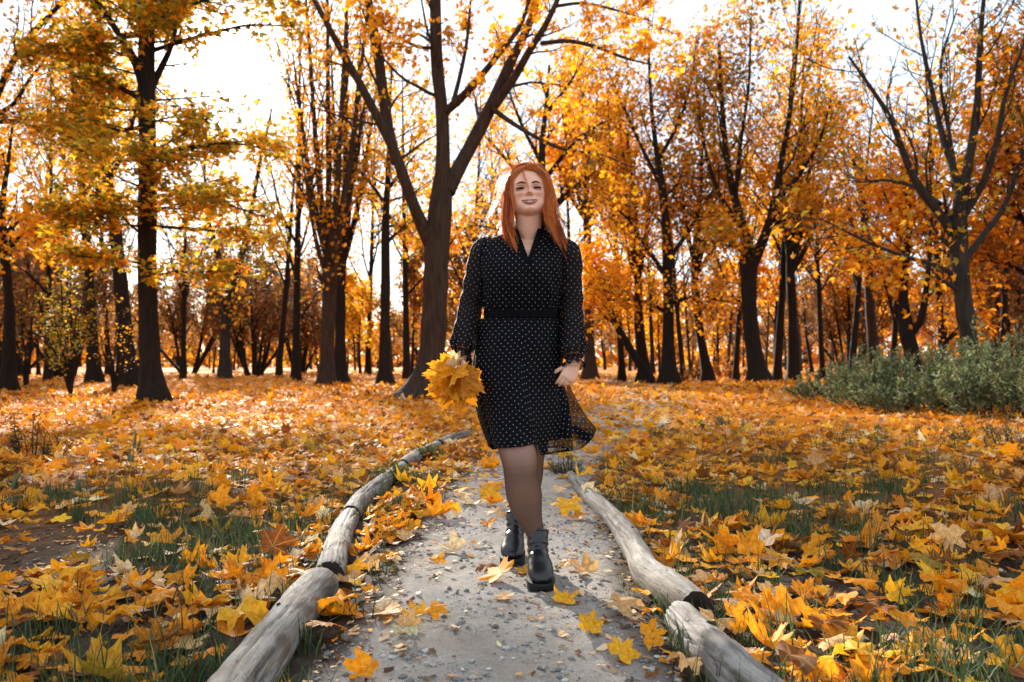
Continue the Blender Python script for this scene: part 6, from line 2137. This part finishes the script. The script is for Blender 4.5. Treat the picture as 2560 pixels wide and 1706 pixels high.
def bodice():
    rows = []
    for py, l, r, f, b, Y in ((730, 1115, 1284, .118, .105, 3.43), (718, 1114, 1284, .124, .108, 3.43), (700, 1109, 1289, .138, .112, 3.43), (670, 1106, 1293, .150, .112, 3.425), (640, 1104, 1296, .155, .112, 3.42), (612, 1101, 1299, .146, .11, 3.42), (590, 1098, 1303, .130, .108, 3.425),
                              (572, 1098, 1307, .112, .100, 3.43), (560, 1106, 1305, .098, .095, 3.43), (550, 1124, 1294, .086, .088, 3.43), (542, 1146, 1277, .077, .080, 3.43), (535, 1166, 1262, .069, .072, 3.43), (529, 1176, 1252, .063, .066, 3.43)):
        c = W((l + r) / 2, py, Y); w = (r - l) / 2 * S / FPX * Y
        rows.append((*c, w, f, b))
    V, a = ring_grid(rows, 168, 90)
    # creases: soft pull folds and gathers over the waist
    n = len(V); t = np.linspace(0, 1, n)[:, None]
    an = a[None]
    d = .0035 * np.sin(an * 38 + 2 * np.sin(an * 5)) * np.exp(-((t - .02) / .12) ** 2) + .004 * np.sin(an * 9 + t * 14) * np.exp(-((t - .45) / .25) ** 2) * (np.sin(an) < .2) + .003 * np.sin(an * 21 + t * 6) * np.exp(-((t - .2) / .2) ** 2)
    d = d + .003 * np.sin(an * 60) * np.exp(-((t - .75) / .10) ** 2)
    cen = V.mean(1, keepdims=True); V = V + unit(V - cen) * d[..., None]
    uv = grid_uv(V)
    F = grid_faces(n, V.shape[1])
    # the neck opening: a V down to the fourth button
    Vf = V.reshape(-1, 3)
    vt = W(1211, 607, 3.3)
    fc = Vf[F].mean(1)
    topz = W(1211, 529, 3.36)[2]
    half = np.clip((fc[:, 2] - vt[2]) / (topz - vt[2]), 0, 1) * .050
    cut = (fc[:, 1] < 3.425) & (np.abs(fc[:, 0] - (vt[0] + .004)) < half) & (fc[:, 2] > vt[2])
    part('bodice', Vf, F[~cut], M['dress'], dress, uv=uv)
    # ruffled collar strips along the V
    for s in (-1, 1):
        m = 60
        tt = np.linspace(0, 1, m)
        z = vt[2] + (topz + .006 - vt[2]) * tt
        x = vt[0] + .004 + s * (.050 * tt + .001)
        # lie on the bodice front
        yy = []
        for xi, zi in zip(x, z):
            dd = ((Vf[:, 0] - xi) ** 2 + (Vf[:, 2] - zi) ** 2) + (Vf[:, 1] > 3.43) * 10
            yy.append(Vf[dd.argsort()[:4], 1].mean())
        yy = np.convolve(np.pad(yy, 5, 'edge'), np.ones(11) / 11, 'valid')
        wv = np.sin(np.arange(m) * 1.15) * .0035
        cols = []
        for q, (dx, dy) in enumerate(((.001, .003), (-.007, -.004), (-.015, -.006))):
            cols.append(np.stack([x - s * -1 * dx * 1.0 * 1.0 + s * (-1) * 0 + (s * -dx if False else 0) + s * dx * -1 * 0, yy + dy + wv * (q / 2), z + .3 * wv * q], -1))
        cols = [np.stack([x + s * o, yy + dy + wv * k, z + np.cos(np.arange(m) * 1.15) * .003 * k], -1) for o, dy, k in ((-.009, -.003, 1.0), (.001, -.0055, .5), (.012, -.003, 0))]
        G = np.array(cols)
        part('collar_ruffle', G.reshape(-1, 3), grid_faces(3, m), M['dress_plain'], dress)
    # standing ruffle round the neck
    aa = np.linspace(math.pi * -.30, math.pi * 1.30, 90)
    c0 = W(1214, 530, 3.43)
    G = []
    for k, (rad, dz) in enumerate(((.064, -.010), (.062, .004), (.066, .016))):
        wv = .0045 * np.sin(np.arange(90) * 1.1) * (k / 2)
        G.append(np.stack([c0[0] + np.cos(aa) * (rad + wv) * 1.02, c0[1] + np.sin(aa) * (rad + wv) * 1.02, c0[2] + dz + .003 * np.cos(np.arange(90) * 1.1) * (k / 2) + 0 * aa], -1))
    part('neck_ruffle', np.array(G).reshape(-1, 3), grid_faces(3, 90), M['dress_plain'], dress)
    for k, (py) in enumerate((622, 646, 670, 694)):
        c = W(1211, py, 3.27); dd = ((Vf[:, 0] - c[0]) ** 2 + (Vf[:, 2] - c[2]) ** 2) + (Vf[:, 1] > 3.43) * 10
        c[1] = Vf[dd.argsort()[:3], 1].min() - .0015
        th = np.linspace(0, 6.283, 11)[:-1]
        V2 = np.concatenate([np.stack([c[0] + np.cos(th) * r, np.full(10, c[1] + y), c[2] + np.sin(th) * r], -1) for r, y in ((.0045, .002), (.0042, -.001), (.001, -.0014))])
        part('button', V2, np.concatenate([np.stack([np.arange(10) + o, (np.arange(10) + 1) % 10 + o, (np.arange(10) + 1) % 10 + o + 10, np.arange(10) + o + 10], -1) for o in (0, 10)]), M['dress_plain'], dress)


def waist():
    rows = []
    for py, l, r, f, b in ((735, 1114, 1284, .119, .107), (731, 1113.5, 1285, .1215, .109), (724, 1113.5, 1285, .123, .1095), (717, 1113, 1285.5, .1235, .1095), (713, 1114, 1285, .121, .108)):
        c = W((l + r) / 2, py, 3.43); w = (r - l) / 2 * S / FPX * 3.43
        rows.append((*c, w, f, b))
    V, a = ring_grid(rows, 180, 12)
    cen = V.mean(1, keepdims=True)
    V = V + unit(V - cen) * (.0022 * np.sin(a * 55 + 3 * np.sin(a * 4)))[None, :, None] + unit(V - cen) * (.0025 * np.abs(np.sin(np.linspace(0, 9.4, 12))))[:, None, None]
    part('waistband', V.reshape(-1, 3), grid_faces(12, 181), M['dress_plain'], dress)


def skirt():
    # front (-y) depth follows the forward thigh; each ring row: py, left, right
    rows = []
    for py, l, r, f, b, Y in ((735, 1114, 1285, .119, .107, 3.43), (755, 1107, 1288, .128, .115, 3.43), (785, 1097, 1290, .138, .122, 3.43), (825, 1088, 1292, .145, .128, 3.43), (860, 1085, 1293, .150, .130, 3.43), (895, 1087, 1297, .158, .132, 3.43), (930, 1092, 1304, .172, .136, 3.43), (965, 1099, 1309, .184, .14, 3.43), (1000, 1109, 1312, .194, .145, 3.43), (1045, 1126, 1314, .200, .15, 3.43)):
        c = W((l + r) / 2, py, Y); w = (r - l) / 2 * S / FPX * Y
        rows.append((*c, w, f, b))
    n, sides = 100, 200
    V, a = ring_grid(rows, sides, n)
    t = np.linspace(0, 1, n)[:, None]; an = a[None]
    cen = V.mean(1, keepdims=True)
    front = np.clip(-np.sin(an), 0, 1)
    nz = np.sin(an * 11 + 1.3 * np.sin(an * 3 + 1)) * .5 + np.sin(an * 19 + 2 * np.sin(an * 2)) * .3
    leftthigh = np.exp(-((V[..., 0] - W(1185, 950, 3.3)[0]) / .085) ** 2) * front
    d = .010 * t ** .8 * nz * (1 - .75 * leftthigh) + .0032 * np.sin(an * 58 + 3 * np.sin(an * 7)) * np.exp(-(t / .16) ** 2)
    V = V + unit(V - cen) * d[..., None]
    # thigh pushes forward on the viewer's left, the cloth falls back on the right with a deep fold at the middle
    V[..., 1] -= .035 * leftthigh * np.clip((t - .35) / .4, 0, 1)
    rightf = np.clip((V[..., 0] - W(1232, 1000, 3.3)[0]) / .10, 0, 1) * front
    V[..., 1] += .085 * rightf * np.clip((t - .25) / .6, 0, 1)
    foldx = W(1236, 1000, 3.3)[0]
    V[..., 1] += .008 * np.exp(-((V[..., 0] - foldx) / .016) ** 2) * front * np.clip((t - .2) / .6, 0, 1)
    # hem: rises over the thigh, lower at the right and behind
    x = V[-1, :, 0]; fr = -np.sin(a)
    xs_ = np.array([W(p, 1030, 3.35)[0] for p in (1105, 1140, 1180, 1228, 1238, 1268, 1312, 1330)])
    zs_ = np.array([W(p, q, Y)[2] for p, q, Y in ((1120, 1000, 3.43), (1142, 1031, 3.27), (1180, 1026, 3.22), (1226, 1018, 3.22), (1238, 1044, 3.30), (1268, 1041, 3.33), (1312, 1036, 3.38), (1330, 1030, 3.42))])
    hem = np.interp(x, xs_, zs_)
    hemb = W(1230, 1030, 3.55)[2]
    k = np.clip(fr * 1.6 + .5, 0, 1)
    hem = hem * k + hemb * (1 - k)
    z0 = V[0, :, 2]
    zt = V[..., 2]
    V[..., 2] = z0[None] + (zt - z0[None]) / (zt[-1] - z0)[None] * (hem - z0)[None]
    for leg in (LEG_F, LEG_B):
        q = spline(np.array(leg, float), 80)[::-1]
        zz = q[:, 2]
        for _ in range(2):
            ax_ = np.interp(V[..., 2], zz, q[:, 0]); ay_ = np.interp(V[..., 2], zz, q[:, 1]); ar_ = np.interp(V[..., 2], zz, q[:, 3]) + .014
            dx = V[..., 0] - ax_; dy = V[..., 1] - ay_; dd = np.sqrt(dx * dx + dy * dy) + 1e-6
            push = np.clip(ar_ - dd, 0, None)
            V[..., 0] += dx / dd * push; V[..., 1] += dy / dd * push
    for _ in range(3):
        V[1:-1, 1:-1, :2] = .5 * V[1:-1, 1:-1, :2] + .125 * (V[:-2, 1:-1, :2] + V[2:, 1:-1, :2] + V[1:-1, :-2, :2] + V[1:-1, 2:, :2])
    uv = grid_uv(V)
    # below the lining the outer layer is see-through, over the right half
    zl = W(1300, 1008, 3.38)[2]
    sheer = np.where((V[..., 0] > W(1258, 1010, 3.35)[0]) & (V[..., 2] < zl), .50, 0.0)
    hemline = (np.linspace(0, 1, n)[:, None] > .985) & np.ones_like(sheer, bool)
    sheer = np.where(hemline, 0, sheer)
    part('skirt', V.reshape(-1, 3), grid_faces(n, sides + 1), M['skirt'], dress, uv=uv, attrs={'sheer': sheer.ravel()})
    # wind-blown corner of the outer layer at the right
    edge = [(1308, 885, 3.43), (1318, 905, 3.425), (1332, 930, 3.41), (1347, 955, 3.39), (1360, 972, 3.37), (1371, 986, 3.36), (1366, 1002, 3.345), (1354, 1018, 3.335), (1338, 1030, 3.33), (1318, 1036, 3.33), (1295, 1038, 3.33), (1272, 1040, 3.325)]
    root = [(1302, 885, 3.40), (1301, 900, 3.39), (1300, 915, 3.38), (1299, 930, 3.37), (1298, 945, 3.36), (1297, 955, 3.355), (1296, 965, 3.35), (1294, 975, 3.345), (1291, 985, 3.34), (1286, 995, 3.34), (1279, 1005, 3.335), (1272, 1015, 3.33)]
    E = spline([W(*p) for p in edge], 60); Rt = spline([W(*p) for p in root], 60)
    m = 26; s = np.linspace(0, 1, m)[:, None, None]
    G = Rt[None] * (1 - s) + E[None] * s
    G[..., 1] += .020 * np.sin(s[..., 0] * 5.5 + np.linspace(0, 5, 60)[None]) * s[..., 0] ** .6 - .012 * np.sin(s[..., 0] * 3.1)
    uvg = np.stack([(G[..., 0] * .8 + G[..., 2] * .6), (-G[..., 0] * .6 + G[..., 2] * .8)], -1).reshape(-1, 2) * 1.0
    st = np.linspace(0, 1, 60)[None] * np.ones((m, 1)); ss = s[..., 0] * np.ones((1, 60))
    sh = .16 + .28 * (st > .74) - .25 * np.exp(-((st - .62) / .05) ** 2) * (ss > .3)
    sh = np.where(ss > .965, 0, sh)
    sh = np.where(ss < .10, .2, sh)
    part('skirt_corner', G.reshape(-1, 3), grid_faces(m, 60), M['skirt'], dress, uv=uvg, attrs={'sheer': np.ascontiguousarray(sh).ravel()})


def sleeve(sh, el, wr, inner, radii, side, seed):
    """Loose sleeve from the shoulder to an elastic cuff."""
    rr = np.random.default_rng(seed)
    p = [inner, sh, sh * .5 + el * .5, el, el * .5 + wr * .5, el * .12 + wr * .88, wr]
    q = spline(np.concatenate([np.array(p), np.array(radii)[:, None]], 1), 90)
    P, rad = q[:, :3], q[:, 3]
    n, k = 90, 72
    a = np.linspace(0, 2 * np.pi, k + 1)
    T = unit(np.gradient(P, axis=0)); X = unit(np.cross(T, [0, 1., 0])); Yv = np.cross(T, X)
    t = np.linspace(0, 1, n)[:, None]
    L_ = t * 3.0
    wr_ = .05 * np.sin(L_ * 9 + 1.5 * np.sin(a[None] * 2 + seed) + a[None]) * np.exp(-((t - .52) / .16) ** 2) + .03 * np.sin(L_ * 16 + a[None] * 2 + seed) + .06 * np.sin(a[None] * 9 + seed) * np.clip((t - .75) / .25, 0, 1) + .035 * np.sin(a[None] * 14) * np.exp(-((t - .12) / .08) ** 2)
    R2 = rad[:, None] * (1 + wr_)
    V = P[:, None] + X[:, None] * (np.cos(a)[None] * R2)[..., None] + Yv[:, None] * (np.sin(a)[None] * R2 * 1.05)[..., None]
    part('sleeve', V.reshape(-1, 3), grid_faces(n, k + 1), M['sleeve'], dress, uv=grid_uv(V) + seed * .37)
    # cuff: elastic channel then a ruffle
    d = unit(wr - el)
    rows = [(0.0, .045), (.006, .034), (.012, .032), (.018, .034), (.024, .040), (.033, .046), (.040, .050)]
    cu = spline(np.array([[o, r] for o, r in rows]), 24)
    if True:
        c = wr[None] + d[None] * cu[:, :1]
        X = unit(np.cross(d, [0, 1., 0])); Yv = np.cross(d, X)
        flare = np.clip((cu[:, 0:1] - .016) / .024, 0, 1)
        Rr = cu[:, 1:2] * (.94 + .045 * np.sin(a[None] * 24) * (1 - flare) + flare * .16 * np.sin(a[None] * 8 + seed))
        V = c[:, None] + X[None, None] * (np.cos(a)[None] * Rr)[..., None] + Yv[None, None] * (np.sin(a)[None] * Rr)[..., None] + d[None, None] * (flare * .008 * np.cos(a[None] * 8 + seed))[..., None]
        part('cuff', V.reshape(-1, 3), grid_faces(24, k + 1), M['sleeve'], dress, uv=grid_uv(V) + seed * .21)


dress = bpy.data.objects.new('dress', None); dress.empty_display_size = .1; C.objects.link(dress); dress.parent = person
bodice(); waist(); skirt()
sleeve(SH_L + [.004, 0, 0], EL_L + [.002, 0, 0], W(1061, 806, 3.37), SH_L * .6 + W(1209, 582, 3.43) * .4, [.050, .058, .058, .052, .053, .056, .044], -1, 1)
sleeve(SH_R + [-.004, 0, 0], EL_R + [0, 0, 0], W(1318, 820, 3.345), SH_R * .6 + W(1209, 582, 3.43) * .4, [.050, .058, .057, .053, .055, .060, .046], 1, 2)


# ---- boots
def boot(ankle, toe, label_side, tilt=0.0):
    """ankle: leg axis point at shaft height; toe: world point of the sole tip (x,y,z)."""
    root = bpy.data.objects.new('boot', None); root.empty_display_size = .05; C.objects.link(root); root.parent = person
    toe = np.array(toe, float)
    back = np.array([ankle[0], ankle[1], 0]) - np.array([toe[0], toe[1], 0])
    f = -unit(back); up = np.array([0, 0, 1.]); sd = np.cross(f, up)
    Ln = .255; z0 = toe[2]
    P = lambda l, s, h: toe + np.array([0, 0, 0]) - f * l + sd * s + up * h      # l back from the toe
    # foot: rings from toe to heel; sole top height rises to the heel
    st = [(.004, .022, .014, .034), (.018, .041, .027, .036), (.045, .051, .038, .038), (.08, .053, .048, .042), (.115, .049, .058, .050), (.150, .041, .066, .060), (.185, .039, .070, .068), (.215, .038, .064, .072), (.240, .033, .058, .075), (.252, .020, .045, .078)]
    cs = np.array([P(l, 0, base + h * .62) for l, w, h, base in st])
    q = spline(np.concatenate([cs, np.array([(w, h * .72) for l, w, h, b in st])], 1), 44)
    pcs = [loft(q[:, :3], q[:, 3], q[:, 4], sd, 28, 2.5)]
    top = np.array(ankle, float)
    low = P(.185, 0, .105)
    ax = [low - up * .03, low, low * .55 + top * .45 , top * .9 + low * .1, top]
    pcs.append(loft(spline(np.array(ax), 24), np.interp(np.linspace(0, 1, 24), [0, .2, .5, 1], [.039, .042, .043, .046]), np.interp(np.linspace(0, 1, 24), [0, .2, .5, 1], [.060, .060, .057, .056]), sd, 28, 2.2))
    V, qd, t3 = remesh(pcs, .0042, 5)
    # creases at the ankle
    h = (V - toe) @ up; l = -(V - toe) @ f
    n_ = unit(V - (low + (V - low) @ up[:, None] * up))
    cr = .0032 * np.sin(h * 210 + 26 * l + 3 * np.sin(l * 40)) * np.exp(-((h - .135) / .035) ** 2)
    V = V + n_ * cr[:, None]
    # cut open the top
    part('upper', V, [qd, t3] if len(t3) else [qd], M['leather'], root)
    # collar rim
    a = np.linspace(0, 6.2832, 33)[:-1]
    axd = unit(top - low); X = unit(sd - axd * np.dot(sd, axd)); Yv = np.cross(axd, X)
    rim = np.array([top + axd * hh + X * np.cos(x) * (.0472 + o) + Yv * np.sin(x) * (.0572 + o) for (o, hh) in ((0, -.004), (.0022, 0), (.001, .005), (-.004, .005), (-.006, -.004)) for x in a])
    part('collar', rim, np.concatenate([np.stack([np.arange(32) + o, (np.arange(32) + 1) % 32 + o, (np.arange(32) + 1) % 32 + o + 32, np.arange(32) + o + 32], -1) for o in range(0, 128, 32)]), M['leather'], root)
    # platform sole: outline swept down, and block heel
    ls = np.array([.0, .006, .02, .05, .085, .12, .15]); ws = np.array([.014, .030, .047, .056, .057, .051, .044])
    zt = np.array([.036, .036, .037, .040, .044, .052, .060]); zb = np.array([.014, .008, .003, .0, .0, .004, .012])
    q = spline(np.stack([ls, ws, zt, zb], -1), 26)
    top_r = np.concatenate([[P(l, w, z) for l, w, z, b in q], [P(l, -w, z) for l, w, z, b in q[::-1]]])
    bot_r = np.concatenate([[P(l, w * .96, b) for l, w, z, b in q], [P(l, -w * .96, b) for l, w, z, b in q[::-1]]])
    grv = np.concatenate([[P(l - .002, w * .985, z * .62 + b * .38) for l, w, z, b in q], [P(l - .002, -w * .985, z * .62 + b * .38) for l, w, z, b in q[::-1]]])
    k = len(top_r); j = np.arange(k); j2 = (j + 1) % k
    V = np.concatenate([top_r, grv, bot_r, [top_r.mean(0)], [bot_r.mean(0)]])
    part('sole', V, [np.concatenate([np.stack([j, j2, j2 + k, j + k], -1), np.stack([j + k, j2 + k, j2 + 2 * k, j + 2 * k], -1)]), np.concatenate([np.stack([j2, j, np.full(k, 3 * k)], -1), np.stack([j + 2 * k, j2 + 2 * k, np.full(k, 3 * k + 1)], -1)])], M['sole'], root, smooth=False)
    hr = []
    for (l0, l1, w, z) in ((.150, .254, .036, .078), (.158, .252, .034, .045), (.163, .250, .033, .0)):
        th = np.linspace(0, 6.2832, 25)[:-1]; c = (l0 + l1) / 2; r = (l1 - l0) / 2
        cx = np.sign(np.cos(th)) * np.abs(np.cos(th)) ** .6; sx = np.sign(np.sin(th)) * np.abs(np.sin(th)) ** .6
        hr.append(np.array([P(c + r * a_, w * b_, z) for a_, b_ in zip(cx, sx)]))
    V = np.concatenate(hr + [[hr[-1].mean(0)]]); j = np.arange(24); j2 = (j + 1) % 24
    part('heel', V, [np.concatenate([np.stack([j, j2, j2 + 24, j + 24], -1), np.stack([j + 24, j2 + 24, j2 + 48, j + 48], -1)]), np.stack([j + 48, j2 + 48, np.full(24, 72)], -1)], M['sole'], root, smooth=False)
    # zip pull at the outer side
    zb_ = top + sd * .047 - axd * .004 - f * .005
    Vz, Fz = tubes(np.array([[zb_, zb_ - axd * .010 + sd * .003, zb_ - axd * .024 + sd * .002]]), np.array([[.0018, .0022, .0028]]), 6)
    part('zip_pull', Vz, Fz, M['metal'], root)
    return root


toeF = gp(1246, 1371); toeB = gp(1173, 1310)
toeF[2] = float(path_top(toeF[0], toeF[1])) - .004; toeB[2] = float(path_top(toeB[0], toeB[1])) - .004
boot(W(1235, 1222, 3.365), toeF, 'front')
boot(W(1187, 1182, 3.77), toeB, 'rear')


# ------------------------------------------------------------------ bouquet of maple leaves in her hand
def bouquet():
    rr = np.random.default_rng(4)
    c = W(1052, 880, 3.24)                      # where the cone of leaves opens
    root = empty('leaf_bouquet', c, 'bouquet of big orange maple leaves held hanging in one hand', 'bouquet')
    ax = unit(np.array([-.18, -1, -.28]))        # the cone faces the viewer and a little down
    upv = unit(np.array([0, 0, 1.]) - ax * ax[2]); sdv = np.cross(upv, ax)
    T, F3, F4, uvp = leaf_shape(HALF, 3, .10, .15, .25, .06, 3, .06)
    stem0 = W(1056, 835, 3.34)
    ring = []
    hand_ = W(1058, 834, 3.30)
    specs = [(996, 850, 3.26, YEL), (984, 876, 3.25, YEL), (986, 908, 3.24, ORG), (1002, 936, 3.24, YEL), (1028, 952, 3.25, ORG), (1050, 954, 3.25, ORG), (1066, 938, 3.26, YEL), (1072, 906, 3.27, ORG), (1070, 874, 3.28, DEEP),
             (1006, 872, 3.20, YEL), (1002, 902, 3.19, YEL), (1022, 925, 3.19, ORG), (1048, 936, 3.20, ORG), (1056, 914, 3.21, DEEP), (1058, 888, 3.22, DEEP), (1030, 838, 3.19, PALE), (1022, 896, 3.15, ORG), (1046, 912, 3.16, DEEP)]
    for k, (px, py, Y, col) in enumerate(specs):
        tipp = W(px, py, Y); d = tipp - hand_; ln = np.linalg.norm(d)
        tip = unit(d + .10 * ln * rr.standard_normal(3)); s = min(.115, ln * .62) * (.92 + .16 * rr.random())
        nrm = unit(np.array([-.15, -1, .05]) + .42 * rr.standard_normal(3)); nrm = unit(nrm - tip * np.dot(nrm, tip)); sd = np.cross(tip, nrm)
        o_ = hand_ + tip * (ln - s)
        V = o_[None] + s * (T[:, 0:1] * sd[None] + T[:, 1:2] * tip[None] + T[:, 2:3] * nrm[None] * (-1.2 if k % 3 else .7))
        base = o_; out = tip * 0; rad = 0; stem0 = hand_ + np.array([0, 0, .012])
        lf = mk('leaf', V - c, [np.array(F3), np.array(F4)], M['leaf_single'], root, uv=uvp)
        lf.color = (*[float(x) for x in np.array(col) * (.85 + .25 * rr.random())], 1)
        P = spline([base + tip * s * .1, base * .6 + stem0 * .4 + [0, -.008, 0], stem0 + rr.normal(0, .004, 3)], 8)
        Vs, Fs = tubes(P[None], np.full((1, 8), .0013), 5)
        mk('leaf_stalk', Vs - c, Fs, M['leaf_stalk'], lf)


bouquet()
